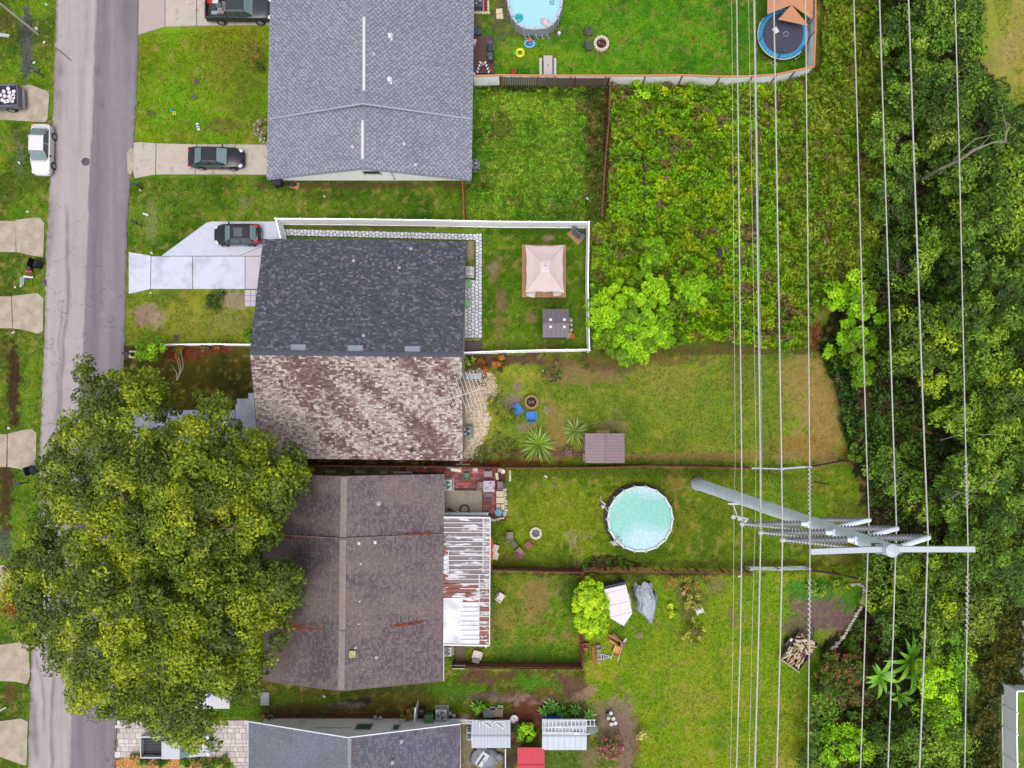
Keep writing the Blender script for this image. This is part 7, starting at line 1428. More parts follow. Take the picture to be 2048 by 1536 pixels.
# --- deck beside house one
DK2 = T('wooden_deck', 'dark brown plank deck beside the light grey roof', 'deck', 967, 112, .2)
for k in range(15): y0 = 72.5 + k * 5.1; MB().prism([W(x, y)[:2] for x, y in ((938, y0), (988, y0), (988, y0 + 4.7), (938, y0 + 4.7))], 0, .2 + random.uniform(-.004, .004)).build('plank', P('deck_plank', (98, 72, 72), rough=.85, var=.22, scale=5), DK2, world=True)
def grill(label, px, py, rz, z=0.):
    t = T('barbecue_grill', label, 'grill', px, py, .95, rz, z); g = P('grill_black', (60, 66, 76), rough=.4, var=.1)
    MB().cbox((0, 0, .6), (.62, .5, .5), .04).build('firebox', g, t)
    b = MB(); n = 8
    for i in range(n):
        a, c = PI * i / n, PI * (i + 1) / n; b.add([(-.32, .26 * math.cos(a), .85 + .22 * math.sin(a)), (.32, .26 * math.cos(a), .85 + .22 * math.sin(a)), (.32, .26 * math.cos(c), .85 + .22 * math.sin(c)), (-.32, .26 * math.cos(c), .85 + .22 * math.sin(c))], [(0, 1, 2, 3)])
    b.add([(-.32, .26 * math.cos(PI * i / n), .85 + .22 * math.sin(PI * i / n)) for i in range(n + 1)] + [(.32, .26 * math.cos(PI * i / n), .85 + .22 * math.sin(PI * i / n)) for i in range(n + 1)], [tuple(range(n, -1, -1)), tuple(range(n + 1, 2 * n + 2))])
    lid = b.build('lid', g, t, smooth=True); MB().tube([(-.25, -.3, 1.0), (.25, -.3, 1.0)], .02).build('handle', M_CHR, lid)
    for s in (-1, 1): MB().cbox((s * .5, 0, .84), (.34, .44, .04), .01).build('side_shelf', P('grill_shelf', (86, 94, 108), rough=.4), t); MB().cyl((s * .34, .24, .08), (s * .4, .24, .08), .08).build('wheel', M_TYRE, t)
    for sx in (-1, 1):
        for sy in (-1, 1): MB().box((sx * .27, sy * .2, .2), (.04, .04, .4)).build('leg', g, t)
grill('black barbecue grill standing on the brown plank deck', 980, 98, PI / 2, .2); grill('black barbecue grill on a brown mat in the corner of the vinyl fence', 1156, 464, -.75)
simple('grill_mat', 'brown floor mat under the corner grill', 'mat', MB().box((0, 0, .02), (1.35, .8, .04)), P('mat_brown', (172, 134, 96), rough=.95, var=.1), 1151, 473, 0, -.78)
simple('kettle_grill', 'small round dark smoker next to the deck grill', 'grill', MB().lathe([(.05, .4), (.26, .6), (.28, .75), (.2, .92), (0, .97)], n=18).tube([(.15, .1, 0), (.1, .1, .6)], .02).tube([(-.15, .1, 0), (-.1, .1, .6)], .02).tube([(0, -.15, 0), (0, -.1, .6)], .02), P('smoker', (84, 90, 102), rough=.4, var=.3, scale=9), 981, 116, .9, 0, .2, True)
simple('round_bin', 'round dark tub at the top of the plank deck', 'tub', MB().lathe([(.26, 0), (.3, .5), (.3, .54), (0, .55)], n=18), P('dark_tub', (72, 72, 84)), 957, 63, .5, smooth=True)
t = T('stepladder', 'white wooden plant stand at the lower end of the deck', 'plant stand', 966, 137, .6, 0, .2)
for s in (-1, 1):
    for k in range(4): MB().box((s * (.22 + k * .09), .38 - k * .19, .65 - k * .14), (.1, .22, .05), -s * .45).build('slat', M_PW, t)
    MB().tube([(s * .2, .4, 0), (s * .2, .4, .66)], .03).tube([(s * .5, -.3, 0), (s * .5, -.3, .3)], .03).build('leg', M_PW, t)
MB().box((0, .3, .6), (.34, .3, .04)).build('shelf', P('stand_grey', (150, 130, 140)), t)
for x, y, c, r, h_, l in ((949, 66, (60,90,170), .16, .4, 'blue and white cooler jug beside the house wall'), (948, 87, (226,226,230), .2, .5, 'white bin against the house wall by the deck'), (952, 81, (226,214,50), .07, .3, 'small yellow bottle by the white bin'), (948, 140, (50,110,200), .15, .3, 'blue bucket in the lower deck corner'), (981, 140, (220,60,80), .1, .25, 'small red bucket by the plant stand'), (948, 148, (230,226,224), .14, .3, 'white pail at the deck corner by the fence')): simple('bucket', l, 'bucket', MB().lathe([(r * .8, 0), (r, h_), (r * 1.05, h_), (r * .95, h_ - .03), (r * .8, h_ - .05)], n=14), P('bucket%d_%d' % (c[0], c[1]), c, rough=.5), x, y, .4, 0, .2, True)
simple('clay_chiminea', 'round terracotta chiminea pot by the orange-capped fence', 'chiminea', MB().lathe([(.16, 0), (.3, .3), (.26, .6), (.1, .75), (.12, .95), (.07, .95), (.05, .7)], n=18), P('terracotta', (178, 84, 50), rough=.8, var=.12), 1027, 144, .5, smooth=True)
for x in (1036, 1142): simple('solar_light', 'thin dark solar light stake %s' % ('beside the chiminea' if x < 1100 else 'right of the picnic table'), 'garden light', MB().cyl((0, 0, 0), (0, 0, .6), .02).lathe([(.07, .6), (.08, .66), (0, .72)], n=8), M_BLK, x, 141, .3)
# red carpet bed with AC at the top edge
t = T('garden_bed', 'dark red bed with a scalloped cream edging at the top edge of the grey roof', 'garden bed', 960, 8); MB().box((-.05, .2, .01), (1.35, 1.9, .05)).build('red_mulch', P('red_bed', (140, 36, 46), rough=.95, var=.2, scale=8), t)
for k in range(6): MB().ell((-.55 + k * .26, -.8, .06), (.14, .13, .1), 10, 5).build('edging_stone', P('edge_cream', (222, 206, 184), rough=.9), t)
for k in range(7): MB().ell((.72, -.7 + k * .26, .06), (.12, .14, .1), 10, 5).build('edging_stone', P('edge_cream', (222,206,184)), t)
slabs('stepping_pad', [[(992,18),(1005,17),(1005,27),(992,28)], [(992,28.5),(1006,27.5),(1007,38),(993,38)]], cm('cream_pad', (224, 208, 176), rough=.85, var=.1), z=.05)
# --- air conditioners
def ac(label, px, py, rz=0., col=(206, 206, 210), s=.82, fan=(60, 62, 70), pad=(176, 170, 160), dark=False):
    t = T('air_conditioner', label, 'air conditioner', px, py, .8, rz); m = P('ac_%d_%d' % (col[0], col[2]), col, rough=.5, var=.06, scale=4)
    MB().box((0, 0, .03), (s * 1.25, s * 1.25, .1)).build('pad', P('pad_%d' % pad[0], pad, rough=.9), t); MB().cbox((0, 0, .42), (s, s, .74), .06).build('casing', m, t, smooth=False)
    MB().lathe([(0, .795), (s * .40, .795), (s * .40, .80), (0, .80)], n=24, close=False).build('fan_well', P('well_%d' % fan[0], fan, rough=.7), t)
    MB().torus((0, 0, .81), s * .41, .025, 24, 6).build('grille_ring', m, t)
    for k in range(3): a = 2 * PI * k / 3; MB().add([(.04 * math.cos(a + .8), .04 * math.sin(a + .8), .815), (s * .36 * math.cos(a - .32), s * .36 * math.sin(a - .32), .822), (s * .37 * math.cos(a + .12), s * .37 * math.sin(a + .12), .826), (s * .33 * math.cos(a + .5), s * .33 * math.sin(a + .5), .83), (.05 * math.cos(a + 2), .05 * math.sin(a + 2), .82)], [(0, 1, 2, 3, 4)]).build('fan_blade', P('blade_light', (196, 200, 208), rough=.5), t)
    MB().lathe([(.07, .82), (.06, .85), (0, .855)], n=12).build('hub', M_BLK, t)
    g = MB(); [g.torus((0, 0, .86), s * .41 * f, .006, 24, 4) for f in (.35, .6, .85)]; [g.cyl((0, 0, .86), (s * .42 * math.cos(a), s * .42 * math.sin(a), .83), .006, n=4) for a in [2 * PI * k / 8 for k in range(8)]]; g.build('wire_guard', m, t, kind='stuff')
ac('grey air conditioner against the east wall of the light grey roof house', 947, 327, 0, (120, 132, 144), .8); ac('white air conditioner on a pale pad by the flagstones', 936, 541, 0, (226, 224, 228), .75, (200, 200, 206), (216, 210, 220)); ac('grey air conditioner on the tan gravel by the brown roof', 933, 863, 0, (136, 146, 146), .95, (46, 50, 54))
ac('white-framed air conditioner on the red bricks', 893, 970, 0, (206, 212, 206), .95, (36, 38, 40)); ac('white air conditioner below the peeling patio cover', 894, 1304, 0, (220, 218, 220), .8, (90, 98, 104)); ac('round-topped air conditioner beside the green bin', 882, 1431, 0, (206, 202, 204), .95, (90, 96, 106)); ac('dark air conditioner in the red bed at the top edge', 955, 2, 0, (90, 92, 104), .85)
# --- bins
def wheelie(label, px, py, rz, col, open_=False):
    t = T('wheelie_bin', label, 'bin', px, py, .9, rz); m = P('bin_%d_%d' % (col[0], col[1]), col, rough=.5, var=.08)
    MB().add([(-.26, -.28, .05), (.26, -.28, .05), (.26, .28, .05), (-.26, .28, .05), (-.32, -.36, .95), (.32, -.36, .95), (.32, .36, .95), (-.32, .36, .95)], [(3, 2, 1, 0), (0, 1, 5, 4), (1, 2, 6, 5), (2, 3, 7, 6), (3, 0, 4, 7)]).build('body', m, t)
    if open_: MB().box((-.5, 0, .6), (.06, .7, .7), ry=.2).build('lid', m, t); MB().box((0, 0, .5), (.5, .6, .02)).build('inside', M_BLK, t)
    else: MB().cbox((.02, 0, 1.0), (.74, .76, .1), .05).build('lid', m, t)
    for s in (-1, 1): MB().cyl((-.3, s * .3, .12), (-.3, s * .38, .12), .12, n=14).build('wheel', M_TYRE, t)
    MB().tube([(-.4, -.3, .98), (-.4, .3, .98)], .025).build('handle', m, t)
wheelie('green wheelie bin standing by the grey gable wall', 858, 1438, PI / 2, (84, 140, 84)); wheelie('black bin lying open on the verge by the old apron', 58, 941, .3, (62, 70, 84), True); wheelie('black open bin at the kerb with rubbish round it', 66, 526, -.3, (34, 34, 38), True); wheelie('dark bin tucked under the corner of the light grey roof', 553, 361, 0, (52, 54, 62))
simple('rubbish_bag', 'black rubbish bag next to the open kerbside bin', 'rubbish bag', MB().ell((0, 0, .2), (.24, .3, .22), 12, 8, jit=.12), P('bag_black', (52, 54, 62), rough=.35), 58, 535, .2, smooth=True)
simple('toy_car', 'red plastic rubbish box at the kerb', 'box', MB().cbox((0, 0, .12), (.6, .2, .24), .05), P('red_plastic', (224, 60, 84), rough=.5), 58, 543, .1, -.05); simple('bolster', 'white rolled padding thrown out at the kerb', 'padding', MB().cyl((-.4, .03, .1), (.4, -.05, .1), .1, .08, 10), M_PW, 59, 554); simple('board', 'grey-green board lying at the kerb', 'board', MB().box((0, 0, .04), (.36, .72, .08)), P('board_grey', (146, 164, 168), rough=.6), 45, 562, 0, -.05)
simple('rubbish_bag', 'white scraps of rubbish on the verge by the board', 'rubbish', MB().ell((0, 0, .04), (.1, .08, .05), 8, 5, jit=.3).ell((-.5, -.1, .04), (.1, .08, .05), 8, 5, jit=.3).ell((.1, .15, .04), (.08, .06, .04), 8, 5, jit=.3), M_PW, 42, 572); simple('rubbish_bag', 'crumpled dark bag at the road edge by the open bin', 'rubbish bag', MB().ell((0, 0, .1), (.16, .32, .12), 10, 6, jit=.2), P('bag_grey', (104, 100, 112), rough=.5), 90, 566)
t = T('cardboard_box', 'flattened cardboard with a black bag on it beneath the grey gable', 'cardboard', 590, 371); MB().box((0, 0, .05), (.75, .6, .06), -.3).build('sheet', P('cardboard', (184, 128, 88), rough=.9, var=.1), t); MB().ell((-.15, .05, .2), (.36, .2, .18), 12, 7, jit=.15).build('bag', P('bag_black', (52,54,62)), t, smooth=True)
# --- letterboxes and street bits
def mailbox(label, px, py, rz, base=False):
    t = T('mailbox', label, 'mailbox', px, py, 1.0, rz); m = P('mailbox_dark', (62, 66, 78), rough=.5)
    MB().box((-.1, 0, .5), (.1, .1, 1.0)).build('post', P('mail_post', (92, 84, 80), rough=.9), t)
    b = MB(); n = 8; pr2 = [(.11 * math.cos(PI * i / n), .1 + .09 * math.sin(PI * i / n)) for i in range(n + 1)] + [(-.11, -.02), (.11, -.02)]
    k = len(pr2); b.add([(-.28, y, 1.0 + z) for y, z in pr2] + [(.28, y, 1.0 + z) for y, z in pr2], [tuple(range(k)), tuple(range(2 * k - 1, k - 1, -1))] + [(i + k, (i + 1) % k + k, (i + 1) % k, i) for i in range(k)]); b.build('box', m, t, smooth=True); MB().box((.1, -.12, 1.12), (.12, .02, .05)).build('flag', P('flag_red', (170, 50, 50)), t)
    if base:
        for i in range(4): MB().box(((-.35, .15, -.1, -.1)[i], (0, 0, -.25, .25)[i], .12), ((.14, .14, .62, .62)[i], (.36, .36, .14, .14)[i], .26)).build('brick_edge', P('cream_block', (222,206,176)), t)
mailbox('black mailbox leaning on the grass below the street lamp', 74, 142, 0.1); mailbox('dark mailbox at the lower edge of the concrete driveway', 270, 369, PI - .2); mailbox('dark mailbox on the verge above the white driveway', 268, 444, PI - .4); mailbox('dark mailbox ringed with cream blocks beside the round young tree', 253, 707, PI, True); mailbox('dark mailbox on the verge below the lying open bin', 37, 967, PI)
simple('cleanout_pipe', 'pale green pipe cap in the verge above the white driveway', 'pipe cap', MB().cyl((-.2, .06, .1), (.2, -.06, .1), .11, n=12).ell((.2, -.06, .1), (.11, .11, .11), 10, 6), P('pale_green', (206, 222, 202)), 291, 428.5, .1, 0, 0, True)
simple('cleanout_pipe', 'small white pipe stub by the lower mailbox', 'pipe stub', MB().cyl((0, 0, 0), (0, 0, .25), .06).ell((0, 0, .25), (.06, .06, .03), 8, 4), M_PW, 283, 382)
simple('meter_lid', 'larger dark round lid in the front lawn of the light grey house', 'lid', MB().lathe([(.22, 0), (.24, .04), (0, .05)], n=18), P('lid_dark', (92, 78, 76), rough=.9), 393.5, 163.5); simple('meter_lid', 'smaller dark oval lid below the larger one', 'lid', MB().lathe([(.2, 0), (.21, .04), (0.05, .045), (.04, .02)], n=16), P('lid_dark2', (96, 96, 104), rough=.9), 388, 193.5)
t = T('toy', 'blue and yellow plastic toy on the front lawn', 'toy', 345, 223.5, .1); MB().cbox((-.08, .1, .1), (.26, .26, .2), .04, .5).build('blue_part', P('toy_blue', (60, 150, 220)), t); MB().torus((.14, -.1, .06), .12, .05, 16, 6).build('yellow_ring', P('toy_yellow', (236, 220, 30)), t, smooth=True)
t = T('yard_sign', 'small white yard sign lying in the front lawn grass', 'sign', 395.5, 253, .1, .25); MB().box((0, 0, .06), (.2, .66, .03), ry=.2).build('board', M_PW, t); MB().box((.02, .1, .085), (.1, .16, .01), .4, ry=.2).box((0, -.1, .085), (.1, .12, .01), ry=.2).build('dark_mark', M_BLK, t)
LP = T('street_lamp', 'thin white street lamp post at the upper left corner', 'lamp post', 76, 68); a = LP.location
MB().cyl((a.x, a.y, 0), (a.x, a.y, 6.5), .09, .06, 10).build('post', P('lamp_white', (214, 206, 202)), LP, world=True, smooth=True); MB().cyl((a.x - .16, a.y + .04, 0), (a.x - .16, a.y + .04, 6.4), .035, n=6).build('conduit', P('lamp_pipe', (186, 170, 160)), LP, world=True); MB().tube([(a.x, a.y, 6.4), (a.x + .5, a.y, 6.7), (a.x + 1.2, a.y, 6.75)], .04).ell((a.x + 1.3, a.y, 6.72), (.3, .13, .08), 10, 6).build('lamp_head', P('lamp_white', (214,206,202)), LP, world=True)
simple('survey_cap', 'small pale green cap beside the lamp post base', 'cap', MB().lathe([(.13, 0), (.14, .2), (0, .26)], n=14), P('pale_green', (206,222,202)), 75, 59, smooth=True)
t = T('porch_rail', 'white slatted porch rail at the left edge', 'railing', 6, 68, .8); [MB().box((-1.6 + .12 * k, .12 - .016 * k, .8), (.05, .5 - .012 * k, .05), .35).build('slat', M_PW, t) for k in range(18)]; MB().box((-.6, -.12, .84), (2.4, .06, .05)).build('handrail', M_PW, t)
for x, y, l, c in ((93, 9, 'teal and white carton near the top left lamp', (170, 226, 216)), (89, 85, 'white wrapper on the verge below the lamp post', (230, 232, 230)), (69, 126, 'small white scrap above the top left mailbox', (226, 226, 226)), (39, 326, 'white bag scrap left of the white sedan', (226, 230, 226)), (56, 424, 'pale blue bottle above the second apron', (200, 226, 232)), (27, 665, 'white stone at the head of the muddy ditch', (220, 214, 214)), (18, 856, 'white scrap at the lower end of the muddy ditch', (226, 220, 214)), (304, 506, 'white rag at the bend of the parking pad', (226, 220, 220)), (302, 586, 'small white cap below the white driveway', (230, 220, 220)), (1092, 953, 'white paper on the grass behind the brick patio', (232, 232, 238)), (1174, 397, 'pale blue scrap in the fenced grass lot', (180, 220, 240)), (649, 393, 'tan stone on the grass below the grey gable wall', (206, 186, 150)), (1479, 1152, 'white stone under the first thick wire by the fence', (226, 220, 214)), (1656, 121, 'white scrap in the tall grass', (226,226,226)), (649, 1393, 'white scrap in the muddy passage', (226,226,230))):
    simple('litter', l, 'litter', MB().ell((0, 0, .05), (.15, .09, .06), 8, 5, jit=.3), P('lit_%d_%d_%d' % c, c), x, y, 0, random.uniform(-1, 1))
simple('lid', 'round dark blue-grey lid above the low white rail fence', 'lid', MB().lathe([(.19, 0), (.2, .05), (0, .07)], n=16), P('lid_blue', (70, 72, 96)), 352, 675)
simple('fallen_branch', 'brown strip of bark lying across the road edge near the top', 'branch', MB().tube([(-.62, .5, .03), (0, .03, .06), (.66, -.56, .03)], [.05, .045, .04]), P('bark_strip', (120, 98, 96), rough=.9), 128, 109)
simple('tyre', 'black tyre-like disc sitting in the weeds of the overgrown lot', 'tyre', MB().torus((0, 0, .3), .3, .1, 20, 8, M=Matrix.Rotation(1.1, 4, 'Y')).lathe([(.2, -.02), (.2, .02)], (0, 0, .3), 12), P('tyre_blue', (52, 60, 76)), 1434, 507, .8, 0, .7, True)
# --- antenna over the brown roof's gravel
AN = T('tv_antenna', 'large white television aerial with many cross rods above the tan gravel', 'aerial', 928, 800, 0); z = 5.6; m = P('aerial_white', (226, 218, 212), rough=.5)
A0, A1 = Vector(W(866, 808, z)), Vector(W(965, 777, z)); MB().cyl(A0, A1, .035, n=6).build('boom', m, AN, world=True); c0 = A0.lerp(A1, .62); MB().cyl((c0.x, c0.y, 0), (c0.x, c0.y, z), .03, n=8).build('mast', P('mast_grey', (150, 140, 136)), AN, world=True); d = (A1 - A0).normalized(); pv = Vector((-d.y, d.x, 0)); pv = (pv + d * -.02).normalized()
for k in range(9): f = .36 + k * .072; L = .45 + 1.25 * min(1, (f - .3) / .4) - max(0, f - .8) * .6; c = A0.lerp(A1, f); MB().cyl(c - pv * L, c + pv * L, .022, n=5).build('cross_rod', m, AN, world=True)
for k in range(12): c = A0.lerp(A1, .02 + k * .028); MB().cyl(c - pv * (.12 + .02 * k), c + pv * (.12 + .02 * k), .018, n=4).build('short_rod', m, AN, world=True)
# --- brick patio clutter
for x, y, w_, d_, h_, c, l, r in ((933, 953, .56, .6, .4, (64, 130, 100), 'dark green square tub on the red bricks', .1), (950.5, 941, .44, .36, .3, (206, 212, 220), 'pale grey tub with dark contents by the fence', 0), (912, 940, .95, .3, .25, (234, 230, 236), 'white and red sign-like panel leaning by the fence', -.12), (900, 935, .5, .14, .2, (222, 220, 222), 'white curved plastic part by the fence', 0), (834, 934, .3, .22, .3, (220, 70, 90), 'pink-red plastic box in the narrow passage', 0), (846, 939, .28, .24, .3, (216, 50, 50), 'red plastic box in the narrow passage', .4), (862, 934, .4, .18, .3, (226, 30, 60), 'bright red toy by the brown fence', 0), (850, 935, .24, .2, .24, (190, 196, 50), 'yellow-green toy by the brown fence', 0), (920, 937, .26, .3, .3, (214, 164, 60), 'orange-yellow toy frame by the brown fence', 0), (621, 939, .6, .34, .35, (214, 190, 40), 'yellow toy in the passage under the oak edge', 0), (805, 945, 1.7, .2, .3, (186, 170, 146), 'tan board against the brown-grey roof edge', 0), (660, 943, .9, .3, .2, (150, 140, 110), 'mossy slab in the passage, left one', 0), (720, 944, .9, .3, .2, (140, 134, 106), 'mossy slab in the passage, middle one', 0), (767, 945, .6, .3, .2, (150, 144, 120), 'mossy slab in the passage, right one', 0), (603, 945, .3, .3, .2, (40, 44, 60), 'dark bundle beneath the oak edge in the passage', 0), (926, 929, 1.25, .12, .1, (206, 196, 170), 'cream board lying on the gravel by the fence', 0), (971, 1036, .5, .24, .3, (130, 180, 220), 'light blue box on the patio beside the white roof', 0), (949, 1035, 1.1, .3, .3, (200, 196, 194), 'white framed panel lying at the patio cover edge', 0), (994, 953, .24, .62, .1, (222, 212, 184), 'cream block at the patio corner', .15), (1020, 946, .2, .5, .12, (196, 186, 150), 'upper cream block on the grass past the patio', 0), (1020, 957, .2, .5, .12, (214, 206, 176), 'lower cream block with holes on the grass past the patio', 0), (1000, 940, .36, .36, .3, (216, 206, 190), 'white and yellow pot by the fence corner', 0)):
    b = MB()
    if 'tub' in l or 'pot' in l: b.add([(sx * w_ * .4, sy * d_ * .4, 0) for sx, sy in ((-1, -1), (1, -1), (1, 1), (-1, 1))] + [(sx * w_ * .5, sy * d_ * .5, h_) for sx, sy in ((-1, -1), (1, -1), (1, 1), (-1, 1))] + [(sx * w_ * .42, sy * d_ * .42, h_) for sx, sy in ((-1, -1), (1, -1), (1, 1), (-1, 1))] + [(sx * w_ * .36, sy * d_ * .36, h_ * .4) for sx, sy in ((-1, -1), (1, -1), (1, 1), (-1, 1))], [(0, 1, 5, 4), (1, 2, 6, 5), (2, 3, 7, 6), (3, 0, 4, 7), (4, 5, 9, 8), (5, 6, 10, 9), (6, 7, 11, 10), (7, 4, 8, 11), (8, 9, 13, 12), (9, 10, 14, 13), (10, 11, 15, 14), (11, 8, 12, 15), (12, 13, 14, 15)])
    else: b.cbox((0, 0, h_ / 2), (w_, d_, h_), min(w_, d_, h_) * .2)
    simple('tub' if 'tub' in l else ('toy' if 'toy' in l else ('slab' if 'slab' in l or 'block' in l else 'crate')), l, 'tub' if 'tub' in l else 'item', b, P('itm_%d_%d_%d' % c, c, rough=.6, var=.1, scale=5), x, y, h_, r)
simple('hose_coil', 'coiled dark hose lying on the concrete pad', 'hose', MB().torus((0, 0, .06), .40, .055, 28, 8).torus((.02, 0, .14), .38, .05, 28, 8).tube([(.3, -.25, .05), (.5, -.5, .04), (.2, -.55, .04)], .03), P('hose_dark', (66, 56, 56)), 929, 1019, .1, 0, .04, True)
simple('round_table', 'round teal lid-like table at the corner of the brick patio', 'table', MB().lathe([(.31, .42), (.33, .45), (.31, .48), (0, .48)], n=24).cyl((0, 0, 0), (0, 0, .44), .04).lathe([(.2, 0), (.04, .05)], n=12), P('teal_table', (60, 148, 160), rough=.5), 997, 1025, .45, 0, .03, True)
simple('pot', 'round pale pot on the concrete pad near the hose', 'pot', MB().lathe([(.16, 0), (.22, .26), (.16, .3), (0, .3)], n=16), P('yellowish_pot', (196, 190, 130)), 915, 1026, .2, 0, .05, True)
simple('folded_parasol', 'folded black umbrella with a white pole by the house corner', 'umbrella', MB().cyl((-.2, .2, .1), (.35, .0, .14), .1, .04, 8).tube([(-.3, -.5, .08), (0, .1, .14)], .02), M_BLK, 900, 1022, .1, 0, .05)
simple('plant_pot', 'round white planter by the patio corner', 'planter', MB().lathe([(.14, 0), (.2, .3), (.17, .31), (.14, .2), (0, .2)], n=16), M_PW, 1006, 943, .2, smooth=True)
t = T('kayak', 'bright orange kayak-like hull lying along the edge of the patio cover', 'kayak', 974, 1103, .4); MB().ell((0, 0, .2), (.6, 1.66, .2), 20, 8).build('hull', P('orange_hull', (240, 106, 36), rough=.6), t, smooth=True); MB().torus((0, 0, .38), .26, .03, 18, 6, 1.5).build('cockpit_rim', P('hull_rim', (60, 50, 46)), t)
for y, l, r in ((1097, 'upper cream lounger piece beside the orange shade', -.35), (1112, 'lower cream lounger piece beside the orange shade', -.25)): simple('lounger', l, 'lounger', MB().cbox((0, 0, .3), (.5, .66, .06), .02).box((.2, .25, .15), (.05, .05, .3)).box((-.2, -.25, .15), (.05, .05, .3)).box((.2, -.25, .15), (.05, .05, .3)).box((-.2, .25, .15), (.05, .05, .3)), P('cream_pl', (226, 216, 200)), 991, y, .3, r)
simple('plank', 'reddish plank lying along the brown fence base', 'plank', MB().box((0, 0, .05), (2.7, .14, .06)), M_RUST, 1052, 1134.5, 0, -.05); simple('plank', 'short grey stick lying near the brown fence', 'plank', MB().cyl((-.5, .1, .04), (.5, -.1, .04), .04, n=6), M_WOODG, 1060, 1122)
t = T('gate', 'white framed gate panel in the brown fence beside the lower patio steps', 'gate', 916, 1334, 1.2); [MB().box(c, d_).build('rail', M_TRIM, t) for c, d_ in (((0, .14, 1.2), (1.2, .05, .06)), ((0, -.14, 1.2), (1.2, .05, .06)), ((-.6, 0, 1.2), (.05, .3, .06)), ((.6, 0, 1.2), (.05, .3, .06)))]; MB().box((0, 0, 1.15), (1.1, .22, .04)).build('panel', M_WOODB, t)
slabs('back_step', [[(912,1293),(930,1293),(930,1324),(912,1324)]], cm('brown_slab', (120, 98, 84), rough=.9, var=.2, scale=3), z=.06)
# --- trailers, tarp, wood piles on the south lawn
t = T('cargo_trailer', 'white enclosed cargo trailer parked by the lime-green tree', 'trailer', 1237, 1208, 1.6, .22)
pts = [(-.95, 1.55), (.95, 1.55), (.95, -.95), (0, -1.85), (-.95, -.95)]; MB().prism(pts, .5, 1.85).build('box_body', P('trailer_side', (196, 196, 204), rough=.4), t); MB().prism([(x * .985, y * .985) for x, y in pts], 1.851, 1.88).build('roof', P('trailer_roof', (226, 216, 230), rough=.4, var=.03), t)
for y in (1.2, .1, -.85): MB().box((0, y, 1.885), (1.84, .05, .02)).build('roof_seam', P('seam_white', (206, 198, 212)), t)
MB().box((0, 1.66, 1.1), (1.9, .12, 1.2)).build('ramp_door', P('door_dark', (70, 72, 80)), t); MB().tube([(0, -1.8, .5), (0, -2.5, .5)], .05).build('hitch', M_BLK, t)
for s in (-1, 1): MB().cyl((s * .98, 0, .33), (s * 1.12, 0, .33), .32, n=16).build('wheel', M_TYRE, t); MB().box((s * 1.05, 0, .68), (.24, .9, .05)).build('fender', P('trailer_side', (196,196,204)), t)
t = T('covered_vehicle', 'small vehicle wrapped in a crumpled silver-grey tarp', 'covered vehicle', 1295, 1208, .9, .18)
n, mm_ = 22, 16; vs = []; fs = []; rs = random.Random(4)
for i in range(n + 1):
    u = i / n; y = 1.75 - 3.5 * u; w_ = .95 * (min(1, .72 + .5 * math.sin(PI * min(1, u * 1.3)))) * (1 if u < .72 else 1 - (u - .72) / .28 * .72); zt_ = 1.05 * math.sin(PI * min(.9, max(.14, u))) ** .5 + .15 * math.sin(7 * u)
    for j in range(mm_ + 1):
        v = j / mm_ * 2 - 1; fold = .08 * math.sin(v * 17 + u * 5) * (abs(v) ** .6) + .07 * abs(math.sin(v * 7 + u * 9)) + .03 * rs.uniform(-1, 1)
        vs.append((w_ * v * (1 + .12 * math.sin(u * 14 + v * 2)), y + .14 * math.sin(v * 5 + 1) * (1 - .3 * u), max(.03, zt_ * (1 - abs(v) ** 3.2) + fold)))
for i in range(n):
    for j in range(mm_): a = i * (mm_ + 1) + j; fs.append((a, a + mm_ + 1, a + mm_ + 2, a + 1))
MB().add(vs, fs).build('tarp', P('silver_tarp', (176, 182, 196), rough=.5, var=.08, scale=2), t)
for s in (-1, 1): MB().cyl((s * .7, .6, .3), (s * .86, .6, .3), .28, n=14).build('wheel', M_TYRE, t)
MB().box((-.95, .9, .4), (.12, 1.2, .5)).build('side_frame', M_BLK, t)
t = T('utility_trailer', 'dark flat trailer loaded with split firewood on the bare patch', 'trailer', 1597, 1300, .6, .95); md = P('trailer_dark', (74, 56, 60), rough=.7, var=.15, scale=5)
MB().box((0, 0, .52), (2.9, 1.9, .1)).build('bed', md, t)
for s in (-1, 1):
    MB().box((0, s * .96, .7), (2.9, .05, .28)).build('side_rail', md, t); MB().cyl((.1, s * 1.04, .32), (.1, s * 1.22, .32), .31, n=16).build('wheel', M_TYRE, t); MB().box((.1, s * 1.14, .66), (.85, .26, .05)).build('fender', md, t)
MB().box((-1.5, 0, .8), (.1, 1.9, .5)).build('tailgate', P('pale_timber', (190, 170, 150), rough=.9), t); MB().tube([(1.45, .5, .5), (2.4, 0, .5), (1.45, -.5, .5)], .05).build('drawbar', md, t)
simple('paper_roll', 'white disc on the trailer wheel guard', 'hubcap', MB().lathe([(.16, 0), (.13, .06), (0, .07)], n=14), M_PW, 1583, 1280, .7, 0, .7)
wcs = [P('log_%d' % i, c, rough=.9, var=.2, scale=8) for i, c in enumerate(((214, 200, 176), (190, 160, 122), (168, 124, 84), (222, 210, 190), (150, 80, 56)))]
FP = thing('firewood_stack', 'split pale firewood heaped on the dark flat trailer', 'firewood', (t.location.x, t.location.y, .57), .95)
